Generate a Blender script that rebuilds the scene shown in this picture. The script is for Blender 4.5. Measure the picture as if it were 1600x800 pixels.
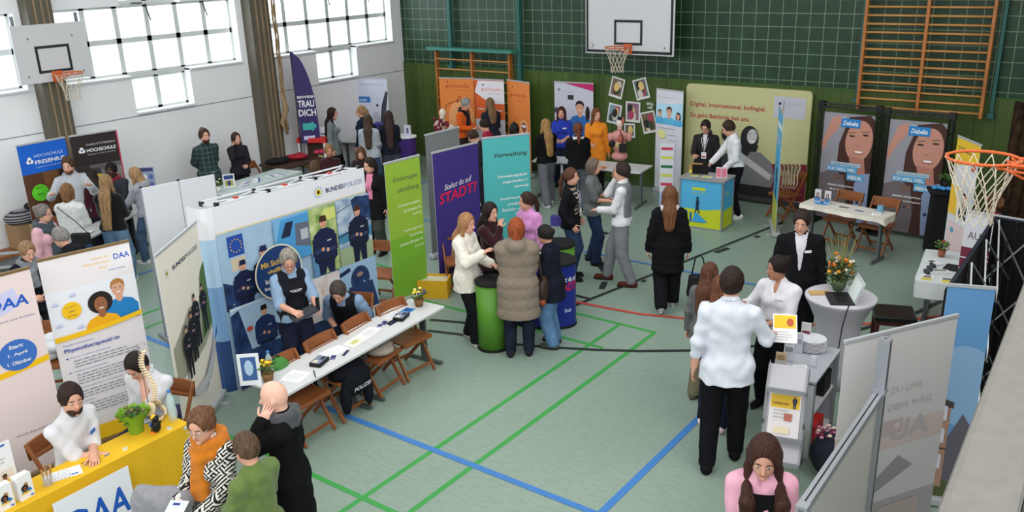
import bpy, math, random
import numpy as np
from mathutils import Vector, Matrix
for o in list(bpy.data.objects): bpy.data.objects.remove(o)
SC = bpy.context.scene; COL = SC.collection
rnd = random.Random(7)
PI = math.pi
# ------------------------------------------------------------------ camera, light, exposure
CAM = np.array([14.4324, -15.2093, 4.4573]); YAW, PITCH, ROLL, FPX = -0.6459, 0.3311, -0.0323, 1369.66
_f = np.array([math.sin(YAW)*math.cos(PITCH), math.cos(YAW)*math.cos(PITCH), -math.sin(PITCH)])
_r0 = np.array([math.cos(YAW), -math.sin(YAW), 0.0]); _u0 = np.cross(_r0, _f)
_r = _r0*math.cos(ROLL)+_u0*math.sin(ROLL); _u = -_r0*math.sin(ROLL)+_u0*math.cos(ROLL)
cd = bpy.data.cameras.new('camera'); cam = bpy.data.objects.new('camera', cd); COL.objects.link(cam)
cam.matrix_world = Matrix(((_r[0], _u[0], -_f[0], CAM[0]), (_r[1], _u[1], -_f[1], CAM[1]), (_r[2], _u[2], -_f[2], CAM[2]), (0, 0, 0, 1)))
cd.sensor_width = 36; cd.lens = FPX*36/1600; cd.clip_start = .05; cd.clip_end = 200
SC.camera = cam
SC.view_settings.view_transform = 'Standard'; SC.view_settings.look = 'None'
SC.view_settings.gamma = 1; SC.view_settings.use_curve_mapping = False
SC.view_settings.exposure = -0.08
W = bpy.data.worlds.new('overcast_sky'); SC.world = W; W.use_nodes = True
wb = W.node_tree.nodes['Background']; wb.inputs[0].default_value = (.86, .93, 1.0, 1); wb.inputs[1].default_value = .95
def area(name, loc, rot, sx, sy, power, col=(1, 1, 1)):
    l = bpy.data.lights.new(name, 'AREA'); l.shape = 'RECTANGLE'; l.size = sx; l.size_y = sy; l.energy = power; l.color = col
    o = bpy.data.objects.new(name, l); COL.objects.link(o); o.location = loc; o.rotation_euler = rot; return o
# daylight outside the left windows (shining +x), then three unseen fill lamps added to brighten the hall
area('daylight_left', (-1.2, -7, 4.6), (0, -PI/2+.35, 0), 3.5, 15, 1500, (.93, .97, 1))
area('fill_rear', (9, -19.5, 6.3), (PI/2-.55, 0, 0), 14, 3.0, 640, (1, .98, .95))  # unseen fill lamp added behind the camera
area('fill_right', (15.1, -12.5, 5.9), (0, PI/2-.25, 0), 2.6, 13, 460, (1, .99, .97))  # unseen fill added on the right to lift the left wall
area('fill_overhead', (7.5, -8.0, 7.1), (0, 0, 0), 9, 10, 500, (.97, .99, 1))  # fill lamp added below the closed ceiling, no rooflight there
def at(px, py, z):
    'where the line of sight through a point of the photograph meets height z'
    d = _f + _r*((px-800)/FPX) + _u*(-(py-400)/FPX)
    t = (z-CAM[2])/d[2]; P = CAM+t*d
    return Vector((P[0], P[1], z))
def at_plane(px, py, ax, val):
    d = _f + _r*((px-800)/FPX) + _u*(-(py-400)/FPX)
    t = (val-CAM[ax])/d[ax]; P = CAM+t*d
    return Vector(P)
# ------------------------------------------------------------------ materials
MATS = {}
def lin(c): return tuple((x/12.92 if x <= .04045 else ((x+.055)/1.055)**2.4) for x in c)
def mat(name, col=(.5, .5, .5), rough=.6, metal=0, spec=.35, bump=0, bscale=60, bstretch=(1, 1, 1), var=0, vscale=3, emit=0, alpha=1, sheen=0):
    'col as sRGB 0..1 (or 0..255)'
    if name in MATS: return MATS[name]
    if max(col) > 1: col = tuple(x/255 for x in col)
    c = lin(col)
    m = bpy.data.materials.new(name); m.use_nodes = True; nt = m.node_tree; b = nt.nodes['Principled BSDF']
    b.inputs['Base Color'].default_value = (*c, 1); b.inputs['Roughness'].default_value = rough; b.inputs['Metallic'].default_value = metal
    b.inputs['Specular IOR Level'].default_value = spec
    if sheen: b.inputs['Sheen Weight'].default_value = sheen
    if alpha < 1: b.inputs['Alpha'].default_value = alpha
    tc = None
    if bump or var:
        tc = nt.nodes.new('ShaderNodeTexCoord'); mp = nt.nodes.new('ShaderNodeMapping'); mp.inputs['Scale'].default_value = bstretch
        nt.links.new(tc.outputs['Object'], mp.inputs['Vector'])
    if bump:
        n = nt.nodes.new('ShaderNodeTexNoise'); n.inputs['Scale'].default_value = bscale; n.inputs['Detail'].default_value = 3
        nt.links.new(mp.outputs[0], n.inputs['Vector'])
        bp = nt.nodes.new('ShaderNodeBump'); bp.inputs['Strength'].default_value = bump; bp.inputs['Distance'].default_value = .01
        nt.links.new(n.outputs['Fac'], bp.inputs['Height']); nt.links.new(bp.outputs[0], b.inputs['Normal'])
    if var:
        n = nt.nodes.new('ShaderNodeTexNoise'); n.inputs['Scale'].default_value = vscale; n.inputs['Detail'].default_value = 4
        nt.links.new(mp.outputs[0], n.inputs['Vector'])
        cr = nt.nodes.new('ShaderNodeValToRGB'); cr.color_ramp.elements[0].position = .3; cr.color_ramp.elements[1].position = .7
        cr.color_ramp.elements[0].color = (*[x*(1-var) for x in c], 1); cr.color_ramp.elements[1].color = (*[min(1, x*(1+var)) for x in c], 1)
        nt.links.new(n.outputs['Fac'], cr.inputs[0]); nt.links.new(cr.outputs[0], b.inputs['Base Color'])
    MATS[name] = m; return m
def C(r, g, b, rough=.6, **k): return mat('colour_%d_%d_%d_%d' % (r, g, b, int(rough*100)), (r/255, g/255, b/255), rough, **k)
def cloth(r, g, b, kind='plain'):
    nm = 'fabric_%s_%d_%d_%d' % (kind, r, g, b)
    if kind == 'knit': return mat(nm, (r/255, g/255, b/255), .95, bump=.6, bscale=90, spec=.1, var=.12, vscale=25, sheen=.2)
    if kind == 'denim': return mat(nm, (r/255, g/255, b/255), .9, bump=.25, bscale=40, spec=.1, var=.28, vscale=7)
    return mat(nm, (r/255, g/255, b/255), .88, bump=.35, bscale=14, spec=.12, var=.08, vscale=9)
def hairm(r, g, b):
    return mat('hair_%d_%d_%d' % (r, g, b), (r/255*.92, g/255*.92, b/255*.92), .58, bump=.7, bscale=9, bstretch=(14, 14, 1.2), var=.5, vscale=4.5, spec=.2)
def nodes(m):
    nt = m.node_tree; return nt, nt.nodes['Principled BSDF'], lambda t: nt.nodes.new('ShaderNode'+t), nt.links.new
def math_node(nt, op, a, b=None):
    n = nt.nodes.new('ShaderNodeMath'); n.operation = op
    for i, v in enumerate((a, b)):
        if v is None: continue
        if isinstance(v, (int, float)): n.inputs[i].default_value = v
        else: nt.links.new(v, n.inputs[i])
    return n.outputs[0]
WHITE = C(235, 235, 235, .5); ALU = mat('brushed_aluminium', (.72, .73, .75), .35, metal=.85)
DARKM = mat('black_metal', (.06, .06, .065), .4, spec=.5); STEEL = mat('grey_steel', (.45, .46, .48), .4, metal=.7)
CHAIRW = mat('chair_beech', (.54, .32, .17), .45, var=.18, vscale=4, bstretch=(1, 8, 8), spec=.4)
# ------------------------------------------------------------------ mesh accumulator
def rotz(a): return Matrix.Rotation(a, 4, 'Z')
class MB:
    def __init__(s): s.v = []; s.f = []; s.mi = []; s.n = 0; s.mats = []; s.blocks = []
    def m(s, mt):
        if mt not in s.mats: s.mats.append(mt)
        return s.mats.index(mt)
    def add(s, V, F, mt, M=None):
        V = np.asarray(V, float).reshape(-1, 3)
        if M is not None:
            A = np.array(M); V = V@A[:3, :3].T+A[:3, 3]
        i = s.m(mt)
        s.v.append(V)
        for f in F: s.f.append([q+s.n for q in f]); s.mi.append(i)
        s.n += len(V); return s
    def box(s, c, d, mt, M=None, taper=1):
        x, y, z = (q/2 for q in d); V = []
        for dz in (-1, 1):
            t = taper if dz > 0 else 1
            for dx, dy in ((-1, -1), (1, -1), (1, 1), (-1, 1)): V.append((c[0]+dx*x*t, c[1]+dy*y*t, c[2]+dz*z))
        return s.add(V, [(3, 2, 1, 0), (4, 5, 6, 7), (0, 1, 5, 4), (1, 2, 6, 5), (2, 3, 7, 6), (3, 0, 4, 7)], mt, M)
    def bar(s, a, b, w, h, mt, up=(0, 0, 1)):
        'rectangular bar from a to b'
        a = Vector(a); b = Vector(b); d = (b-a); L = d.length; d.normalize(); u = Vector(up)
        if abs(d.dot(u)) > .98: u = Vector((0, 1, 0))
        r = d.cross(u).normalized(); u = r.cross(d)
        V = []
        for p in (a, b):
            for x, y in ((-1, -1), (1, -1), (1, 1), (-1, 1)): V.append(p+r*(x*w/2)+u*(y*h/2))
        return s.add([tuple(q) for q in V], [(3, 2, 1, 0), (4, 5, 6, 7), (0, 1, 5, 4), (1, 2, 6, 5), (2, 3, 7, 6), (3, 0, 4, 7)], mt)
    def tube(s, pts, rad, mt, n=8, closed=False, M=None):
        P = [Vector(p) for p in pts]; k = len(P)
        if not hasattr(rad, '__len__'): rad = [rad]*k
        V = []; prev = None
        for i, p in enumerate(P):
            a = P[(i-1) % k] if (closed or i > 0) else P[i]; b = P[(i+1) % k] if (closed or i < k-1) else P[i]
            d = (b-a).normalized() if (b-a).length > 1e-9 else Vector((0, 0, 1))
            u = prev if prev is not None else (Vector((0, 0, 1)) if abs(d.z) < .9 else Vector((1, 0, 0)))
            r = d.cross(u).normalized(); u = r.cross(d).normalized(); prev = u
            for j in range(n):
                t = 2*PI*j/n; V.append(tuple(p+(r*math.cos(t)+u*math.sin(t))*rad[i]))
        F = []
        for i in range(k if closed else k-1):
            i2 = (i+1) % k
            for j in range(n): F.append((i*n+j, i*n+(j+1) % n, i2*n+(j+1) % n, i2*n+j))
        if not closed: F.append(tuple(range(n-1, -1, -1))); F.append(tuple((k-1)*n+j for j in range(n)))
        return s.add(V, F, mt, M)
    def cyl(s, c, r, h, mt, n=24, r2=None, M=None):
        r2 = r if r2 is None else r2; V = []
        for z, q in ((0, r), (h, r2)):
            for j in range(n): V.append((c[0]+q*math.cos(2*PI*j/n), c[1]+q*math.sin(2*PI*j/n), c[2]+z))
        F = [(j, (j+1) % n, n+(j+1) % n, n+j) for j in range(n)]+[tuple(range(n-1, -1, -1)), tuple(range(n, 2*n))]
        return s.add(V, F, mt, M)
    def lathe(s, prof, mt, n=24, M=None, c=(0, 0, 0)):
        V = []; k = len(prof)
        for r, z in prof:
            for j in range(n): V.append((c[0]+r*math.cos(2*PI*j/n), c[1]+r*math.sin(2*PI*j/n), c[2]+z))
        F = [(i*n+j, i*n+(j+1) % n, (i+1)*n+(j+1) % n, (i+1)*n+j) for i in range(k-1) for j in range(n)]
        F += [tuple(range(n-1, -1, -1)), tuple(range((k-1)*n, k*n))]
        return s.add(V, F, mt, M)
    def ell(s, c, r, mt, R=None, nu=10, nv=7):
        V = [(0, 0, 1)]; F = []
        for i in range(1, nv):
            t = PI*i/nv
            for j in range(nu): V.append((math.sin(t)*math.cos(2*PI*j/nu), math.sin(t)*math.sin(2*PI*j/nu), math.cos(t)))
        V.append((0, 0, -1)); V = np.array(V)*np.array(r)
        if R is not None: V = V@np.array(R).T
        V = V+np.array(c); e = len(V)-1
        for j in range(nu): F.append((0, 1+j, 1+(j+1) % nu)); F.append((e, e-nu+(j+1) % nu, e-nu+j))
        for i in range(nv-2):
            for j in range(nu): F.append((1+i*nu+j, 1+(i+1)*nu+j, 1+(i+1)*nu+(j+1) % nu, 1+i*nu+(j+1) % nu))
        return s.add(V, F, mt)
    def prism(s, pts2, z0, z1, mt, M=None):
        n = len(pts2); V = [(x, y, z0) for x, y in pts2]+[(x, y, z1) for x, y in pts2]
        F = [(j, (j+1) % n, n+(j+1) % n, n+j) for j in range(n)]+[tuple(range(n-1, -1, -1)), tuple(range(n, 2*n))]
        return s.add(V, F, mt, M)
    def quad(s, a, b, c, d, mt): return s.add([tuple(a), tuple(b), tuple(c), tuple(d)], [(0, 1, 2, 3)], mt)
    def build(s, name, parent=None, smooth=False, bevel=0, loc=None, rz=None):
        V = np.concatenate(s.v) if s.v else np.zeros((0, 3))
        me = bpy.data.meshes.new(name); me.from_pydata(V.tolist(), [], s.f)
        for m_ in s.mats: me.materials.append(m_)
        me.polygons.foreach_set('material_index', s.mi)
        if smooth: me.polygons.foreach_set('use_smooth', [True]*len(me.polygons))
        me.update()
        o = bpy.data.objects.new(name, me); COL.objects.link(o)
        if parent is not None: o.parent = parent
        if loc is not None: o.location = loc
        if rz is not None: o.rotation_euler[2] = rz
        if bevel:
            b = o.modifiers.new('bevel', 'BEVEL'); b.width = bevel; b.segments = 2; b.limit_method = 'ANGLE'
        return o
def tag(o, label=None, cat=None, group=None, kind=None):
    if label: o['label'] = label
    if cat: o['category'] = cat
    if group: o['group'] = group
    if kind: o['kind'] = kind
    return o
def empty(name, loc, rz=0, label=None, cat=None, group=None):
    o = bpy.data.objects.new(name, None); COL.objects.link(o); o.location = loc; o.rotation_euler[2] = rz; o.empty_display_size = .2
    return tag(o, label, cat, group)
def struct(o): o['kind'] = 'structure'; return o
def copy_tree(o, parent=None):
    c = o.copy(); COL.objects.link(c); c.parent = parent
    for ch in [q for q in bpy.data.objects if q.parent == o]: copy_tree(ch, c)
    return c
# ------------------------------------------------------------------ flat print artwork (u right, v up, seen from -y)
_tc = {}
def photo_mat(name, cols, scale=5, detail=5):
    'mottled printed photo background of several sRGB colours'
    if name in MATS: return MATS[name]
    m = bpy.data.materials.new(name); m.use_nodes = True; nt = m.node_tree; b = nt.nodes['Principled BSDF']; b.inputs['Roughness'].default_value = .5
    t = nt.nodes.new('ShaderNodeTexCoord'); n = nt.nodes.new('ShaderNodeTexNoise'); n.inputs['Scale'].default_value = scale; n.inputs['Detail'].default_value = detail; nt.links.new(t.outputs['Object'], n.inputs['Vector'])
    cr = nt.nodes.new('ShaderNodeValToRGB'); e = cr.color_ramp.elements; k = len(cols)
    for i, c in enumerate(cols):
        p = .32+.36*i/(k-1); q = e[0] if i == 0 else (e[1] if i == k-1 else e.new(p)); q.position = p; q.color = (*lin(tuple(x/255 for x in c)), 1)
    nt.links.new(n.outputs['Fac'], cr.inputs[0]); nt.links.new(cr.outputs[0], b.inputs['Base Color']); MATS[name] = m; return m
def text_geo(s, bold, shear):
    k = (s, bold, shear)
    if k in _tc: return _tc[k]
    cu = bpy.data.curves.new('t', 'FONT'); cu.body = s; cu.resolution_u = 2; cu.offset = .02 if bold else 0; cu.shear = shear
    ob = bpy.data.objects.new('t', cu); COL.objects.link(ob)
    dg = bpy.context.evaluated_depsgraph_get(); me = bpy.data.meshes.new_from_object(ob.evaluated_get(dg))
    V = np.array([v.co[:] for v in me.vertices]) if len(me.vertices) else np.zeros((1, 3)); F = [tuple(p.vertices) for p in me.polygons]
    bpy.data.objects.remove(ob); bpy.data.curves.remove(cu); bpy.data.meshes.remove(me)
    _tc[k] = (V, F); return _tc[k]
class Art:
    def __init__(s, w, h, base=None, step=.0007, M=None):
        s.mb = MB(); s.w = w; s.h = h; s.k = 0; s.step = step; s.M = M; s.clip = (0, 0, w, h)
    def _put(s, P, F, mt):
        s.k += 1; y = -s.k*s.step
        P = np.asarray(P, float); x0, y0, x1, y1 = s.clip
        V = np.stack([np.clip(P[:, 0], x0, x1), np.full(len(P), y), np.clip(P[:, 1], y0, y1)], 1)
        s.mb.add(V, F, mt, s.M)
    def rect(s, u0, v0, u1, v1, mt): s._put([(u0, v0), (u1, v0), (u1, v1), (u0, v1)], [(0, 1, 2, 3)], mt)
    def poly(s, pts, mt): s._put(pts, [tuple(range(len(pts)))], mt)
    def ell(s, cx, cy, rx, ry, mt, n=24, rot=0):
        P = []
        for j in range(n):
            a = 2*PI*j/n; x = rx*math.cos(a); y = ry*math.sin(a); P.append((cx+x*math.cos(rot)-y*math.sin(rot), cy+x*math.sin(rot)+y*math.cos(rot)))
        s._put(P, [tuple(range(n))], mt)
    def line(s, a, b, w, mt):
        a = np.array(a); b = np.array(b); d = (b-a)/max(1e-9, np.linalg.norm(b-a)); n = np.array((-d[1], d[0]))*w/2
        s.poly([a-n, b-n, b+n, a+n], mt)
    def text(s, t, u, v, w, h, mt, bold=False, shear=0, align='l', rot=0):
        'fits the text into the box w x h; h=None keeps proportions'
        V, F = text_geo(t, bold, shear)
        lo = V.min(0); hi = V.max(0); sx = w/max(1e-6, hi[0]-lo[0])
        sy = sx if h is None else h/max(1e-6, hi[1]-lo[1])
        x = (V[:, 0]-lo[0])*sx; y = (V[:, 1]-lo[1])*sy
        if align == 'c': x = x-w/2
        if align == 'r': x = x-w
        c, q = math.cos(rot), math.sin(rot)
        s._put(np.stack([u+x*c-y*q, v+x*q+y*c], 1), F, mt)
    def para(s, u, v, w, n, dv, mt, h=.012, seed=0):
        'small body copy too fine to read: rows of short word strokes'
        r = random.Random(seed)
        P = []; F = []
        for i in range(n):
            x = u; end = u+w*(1 if i % 3 else .8)
            while x < end-.01:
                l = r.uniform(.02, .06)*w/.5; l = min(l, end-x); k = len(P)
                P += [(x, v-i*dv), (x+l, v-i*dv), (x+l, v-i*dv+h), (x, v-i*dv+h)]; F.append((k, k+1, k+2, k+3)); x += l+.012*w/.5
        if P: s._put(P, F, mt)
    def bust(s, cx, cy, r, skin, hair, shirt, hairstyle='short', clipb=None, shirt2=None):
        'printed portrait: head of radius r at cx,cy with shoulders'
        c0 = s.clip
        if clipb is not None: s.clip = clipb
        if hairstyle == 'long': s.ell(cx, cy-r*.5, r*1.15, r*1.9, hair)
        if hairstyle == 'afro': s.ell(cx, cy+r*.25, r*1.5, r*1.45, hair)
        s.poly([(cx-r*2.1, cy-r*5.2), (cx-r*2.2, cy-r*2.6), (cx-r*1.6, cy-r*1.75), (cx-r*.5, cy-r*1.35), (cx+r*.5, cy-r*1.35), (cx+r*1.6, cy-r*1.75), (cx+r*2.2, cy-r*2.6), (cx+r*2.1, cy-r*5.2)], shirt)
        s.poly([(cx-r*.42, cy-r*.6), (cx+r*.42, cy-r*.6), (cx+r*.45, cy-r*1.5), (cx, cy-r*1.85), (cx-r*.45, cy-r*1.5)], skin)
        s.ell(cx, cy+r*.35, r*.88, r*.95, hair); s.ell(cx, cy-r*.05, r*.78, r*1.05, skin)
        dk = C(50, 35, 32); 
        for q in (-1, 1): s.ell(cx+q*r*.3, cy+r*.1, r*.11, r*.06, dk, 8)
        s.ell(cx, cy-r*.5, r*.3, r*.09, C(240, 235, 230) if r > .03 else C(170, 80, 75), 10)
        if hairstyle in ('short', 'long', 'pony'): s.poly([(cx-r*.8, cy+r*.25), (cx-r*.55, cy+r*.62), (cx+r*.3, cy+r*.72), (cx+r*.8, cy+r*.25), (cx+r*.75, cy+r*1.0), (cx, cy+r*1.25), (cx-r*.75, cy+r*1.0)], hair)
        s.clip = c0
    def figure(s, x, y, h, cloth_, skin, hair=None):
        'printed full standing figure, feet at y'
        s.poly([(x-h*.11, y), (x-h*.03, y), (x, y+h*.4), (x+h*.03, y), (x+h*.11, y), (x+h*.12, y+h*.5), (x-h*.12, y+h*.5)], cloth_)
        s.poly([(x-h*.11, y+h*.45), (x+h*.11, y+h*.45), (x+h*.17, y+h*.5), (x+h*.15, y+h*.8), (x+h*.05, y+h*.86), (x-h*.05, y+h*.86), (x-h*.15, y+h*.8), (x-h*.17, y+h*.5)], cloth_)
        s.ell(x, y+h*.93, h*.05, h*.07, skin, 12)
        s.poly([(x-h*.055, y+h*.94), (x+h*.055, y+h*.94), (x+h*.04, y+h*1.01), (x-h*.04, y+h*1.01)], hair or cloth_)
        d2 = C(46, 58, 92)
        s.line((x-h*.145, y+h*.76), (x-h*.155, y+h*.56), h*.055, cloth_); s.line((x+h*.145, y+h*.76), (x+h*.15, y+h*.58), h*.055, cloth_)
        s.line((x-h*.15, y+h*.60), (x+h*.02, y+h*.63), h*.045, d2); s.line((x+h*.15, y+h*.60), (x-h*.02, y+h*.60), h*.045, d2)
        s.rect(x-h*.11, y+h*.475, x+h*.11, y+h*.50, C(28, 30, 40)); s.rect(x+h*.03, y+h*.70, x+h*.09, y+h*.715, C(190, 195, 205))
        s.ell(x-h*.04, y+h*.62, h*.022, h*.025, skin, 8); s.ell(x+h*.03, y+h*.60, h*.022, h*.025, skin, 8)
        for q in (-1, 1): s.ell(x+q*h*.018, y+h*.935, h*.006, h*.005, C(60, 40, 36), 6)
        s.line((x-h*.015, y+h*.895), (x+h*.015, y+h*.895), h*.008, C(170, 90, 85))
# ------------------------------------------------------------------ signed distance bodies, polygonised by surface nets
class Field:
    def __init__(s, lo, hi, v):
        s.v = v; s.lo = np.array(lo, float)-2*v; n = np.ceil((np.array(hi)-s.lo)/v).astype(int)+3
        s.n = n; s.F = np.full(n, .08, np.float32)
        s.ax = [(s.lo[i]+np.arange(n[i])*v).astype(np.float32) for i in range(3)]
    def _win(s, lo, hi):
        a = np.maximum(0, np.floor((np.array(lo)-s.lo)/s.v).astype(int)); b = np.minimum(s.n, np.ceil((np.array(hi)-s.lo)/s.v).astype(int)+1)
        if (b <= a).any(): return None
        return tuple(slice(a[i], b[i]) for i in range(3))
    def _pts(s, w): return s.ax[0][w[0]][:, None, None], s.ax[1][w[1]][None, :, None], s.ax[2][w[2]][None, None, :]
    def _comb(s, w, d, k, op):
        A = s.F[w]
        if op == 'u':
            h = np.clip(.5+.5*(A-d)/k, 0, 1); s.F[w] = A*(1-h)+d*h-k*h*(1-h)
        elif op == 's':
            h = np.clip(.5-.5*(A+d)/k, 0, 1); s.F[w] = A*(1-h)-d*h+k*h*(1-h)
    def cap(s, a, b, ra, rb, k=.025, M=None, op='u', sc=1.0):
        a = np.array(a, float); b = np.array(b, float); R = max(ra, rb)*sc+k+.03
        w = s._win(np.minimum(a, b)-R, np.maximum(a, b)+R)
        if w is None: return
        X, Y, Z = s._pts(w)
        px, py, pz = X-a[0], Y-a[1], Z-a[2]; ab = b-a
        if M is not None:
            M = np.array(M); px, py, pz = (M[i, 0]*px+M[i, 1]*py+M[i, 2]*pz for i in range(3)); ab = M@ab
        t = np.clip((px*ab[0]+py*ab[1]+pz*ab[2])/max(1e-9, ab@ab), 0, 1)
        d = np.sqrt((px-t*ab[0])**2+(py-t*ab[1])**2+(pz-t*ab[2])**2)-(ra+t*(rb-ra))
        s._comb(w, d.astype(np.float32), k, op)
    def ell(s, c, r, R=None, k=.02, op='u'):
        c = np.array(c, float); r = np.array(r, float); E = r.max()+k+.03
        w = s._win(c-E, c+E)
        if w is None: return
        X, Y, Z = s._pts(w); px, py, pz = X-c[0], Y-c[1], Z-c[2]
        if R is not None:
            T = np.array(R).T; px, py, pz = (T[i, 0]*px+T[i, 1]*py+T[i, 2]*pz for i in range(3))
        q = np.sqrt((px/r[0])**2+(py/r[1])**2+(pz/r[2])**2); g = np.sqrt((px/r[0]**2)**2+(py/r[1]**2)**2+(pz/r[2]**2)**2)+1e-6
        s._comb(w, (q*(q-1)/g).astype(np.float32), k, op)
    def cut(s, n, c):
        'remove everything where (p-c).n > 0'
        X, Y, Z = s.ax[0][:, None, None], s.ax[1][None, :, None], s.ax[2][None, None, :]
        s.F = np.maximum(s.F, ((X-c[0])*n[0]+(Y-c[1])*n[1]+(Z-c[2])*n[2]).astype(np.float32))
    def disp(s, fn):
        X, Y, Z = s.ax[0][:, None, None], s.ax[1][None, :, None], s.ax[2][None, None, :]
        s.F = s.F+fn(X, Y, Z).astype(np.float32)
    def mesh(s):
        F = s.F; S = F < 0; v = s.v
        c = [S[i:S.shape[0]-1+i, j:S.shape[1]-1+j, k:S.shape[2]-1+k] for i in (0, 1) for j in (0, 1) for k in (0, 1)]
        cnt = sum(q.astype(np.int8) for q in c); act = (cnt > 0) & (cnt < 8); I = np.argwhere(act)
        if len(I) == 0: return np.zeros((0, 3)), np.zeros((0, 4), int)
        idx = np.full(act.shape, -1, np.int64); idx[act] = np.arange(len(I))
        val = {(i, j, k): F[I[:, 0]+i, I[:, 1]+j, I[:, 2]+k] for i in (0, 1) for j in (0, 1) for k in (0, 1)}
        P = np.zeros((len(I), 3)); N = np.zeros(len(I))
        for ax in range(3):
            for p in (0, 1):
                for q in (0, 1):
                    a = [0, 0, 0]; oth = [t for t in range(3) if t != ax]; a[oth[0]] = p; a[oth[1]] = q; b = list(a); b[ax] = 1
                    va, vb = val[tuple(a)], val[tuple(b)]; x = (va < 0) != (vb < 0)
                    t = np.where(x, va/np.where(x, va-vb, 1), 0)
                    e = np.zeros((len(I), 3)); e[:, ax] = t; e[:, oth[0]] = p; e[:, oth[1]] = q
                    P += e*x[:, None]; N += x
        P = (P/N[:, None]+I)*v+s.lo
        Q = []
        for ax in range(3):
            o1, o2 = [t for t in range(3) if t != ax]
            if ax == 1: o1, o2 = 2, 0
            A = [slice(None)]*3; B = [slice(None)]*3; A[ax] = slice(0, -1); B[ax] = slice(1, None)
            sa, sb = S[tuple(A)], S[tuple(B)]; E = np.argwhere(sa != sb)
            E = E[(E[:, o1] >= 1) & (E[:, o2] >= 1) & (E[:, o1] < act.shape[o1]) & (E[:, o2] < act.shape[o2])]
            ins = sa[E[:, 0], E[:, 1], E[:, 2]]
            def g(d1, d2):
                K = E.copy(); K[:, o1] -= d1; K[:, o2] -= d2; return idx[K[:, 0], K[:, 1], K[:, 2]]
            q = np.stack([g(1, 1), g(0, 1), g(0, 0), g(1, 0)], 1); q[~ins] = q[~ins][:, ::-1]
            Q.append(q)
        return P, np.concatenate(Q)
def fast_mesh(name, P, Q, mt, parent, extra=None):
    'mesh from arrays plus an optional MB of small joined details'
    me = bpy.data.meshes.new(name); eV = np.zeros((0, 3)); eF = []
    mats = [mt]
    if extra is not None and extra.v:
        eV = np.concatenate(extra.v); eF = extra.f; mats += extra.mats
    nv = len(P)+len(eV); V = np.concatenate([P, eV]).astype(np.float32)
    lt = [4]*len(Q)+[len(f) for f in eF]; loops = np.concatenate([Q.reshape(-1), np.array([i+len(P) for f in eF for i in f], int)]).astype(np.int32)
    me.vertices.add(nv); me.vertices.foreach_set('co', V.reshape(-1)); me.loops.add(len(loops)); me.loops.foreach_set('vertex_index', loops)
    me.polygons.add(len(lt)); st = np.concatenate([[0], np.cumsum(lt)[:-1]]).astype(np.int32)
    me.polygons.foreach_set('loop_start', st)
    mi = np.array([0]*len(Q)+[1+i for i in (extra.mi if extra is not None and extra.v else [])], np.int32)
    for m_ in mats: me.materials.append(m_)
    me.polygons.foreach_set('material_index', mi); me.polygons.foreach_set('use_smooth', [True]*len(lt))
    me.update(calc_edges=True); me.validate()
    o = bpy.data.objects.new(name, me); COL.objects.link(o); o.parent = parent
    return o
# ------------------------------------------------------------------ people
SKIN = {'light': (.83, .62, .53), 'pale': (.88, .70, .62), 'tan': (.70, .49, .38), 'dark': (.26, .16, .12)}
def skin(k): return mat('skin_'+k, SKIN[k], .5, spec=.35, bump=.05, bscale=120)
EYEW = mat('eye_white', (.85, .83, .80), .3); IRIS = mat('iris_dark', (.13, .09, .07), .25); 
def LIP(k): return mat('lips_'+k, tuple(a*b for a, b in zip(SKIN[k], (.88, .62, .62))), .45)
HT = {'down': (.27, .03, .80), 'front': (.09, .30, 1.08), 'low': (.10, .22, .92), 'hold': (.13, .36, 1.12), 'up': (.20, .34, 1.30), 'wide': (.34, .30, 1.25),
      'face': (.03, .15, 1.43), 'ear': (.115, .12, 1.45), 'chin': (.02, .17, 1.40), 'cross': (-.12, .22, 1.16), 'hip': (.20, .02, 1.0), 'table': (.17, .42, .92),
      'back': (.03, -.17, .95), 'pocket': (.22, .08, .92), 'lap': (.10, .30, .98), 'point': (.12, .52, 1.18), 'far': (.20, .55, 1.0), 'neck': (.05, .13, 1.38), 'head': (.10, .02, 1.66)}
def ik(S, T, a, b, pole):
    S, T = np.array(S, float), np.array(T, float); d = T-S; L = np.linalg.norm(d); d = d/max(L, 1e-6); L2 = min(L, (a+b)*.995); T = S+d*L2
    x = (a*a-b*b+L2*L2)/(2*L2); h = math.sqrt(max(0, a*a-x*x)); p = np.array(pole, float); p = p-d*(p@d); p /= max(1e-6, np.linalg.norm(p))
    return S+d*x+p*h, T
def rx(a): c, s = math.cos(a), math.sin(a); return np.array([[1, 0, 0], [0, c, -s], [0, s, c]])
def rz3(a): c, s = math.cos(a), math.sin(a); return np.array([[c, -s, 0], [s, c, 0], [0, 0, 1]])
def ry(a): c, s = math.cos(a), math.sin(a); return np.array([[c, 0, s], [0, 1, 0], [-s, 0, c]])
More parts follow.
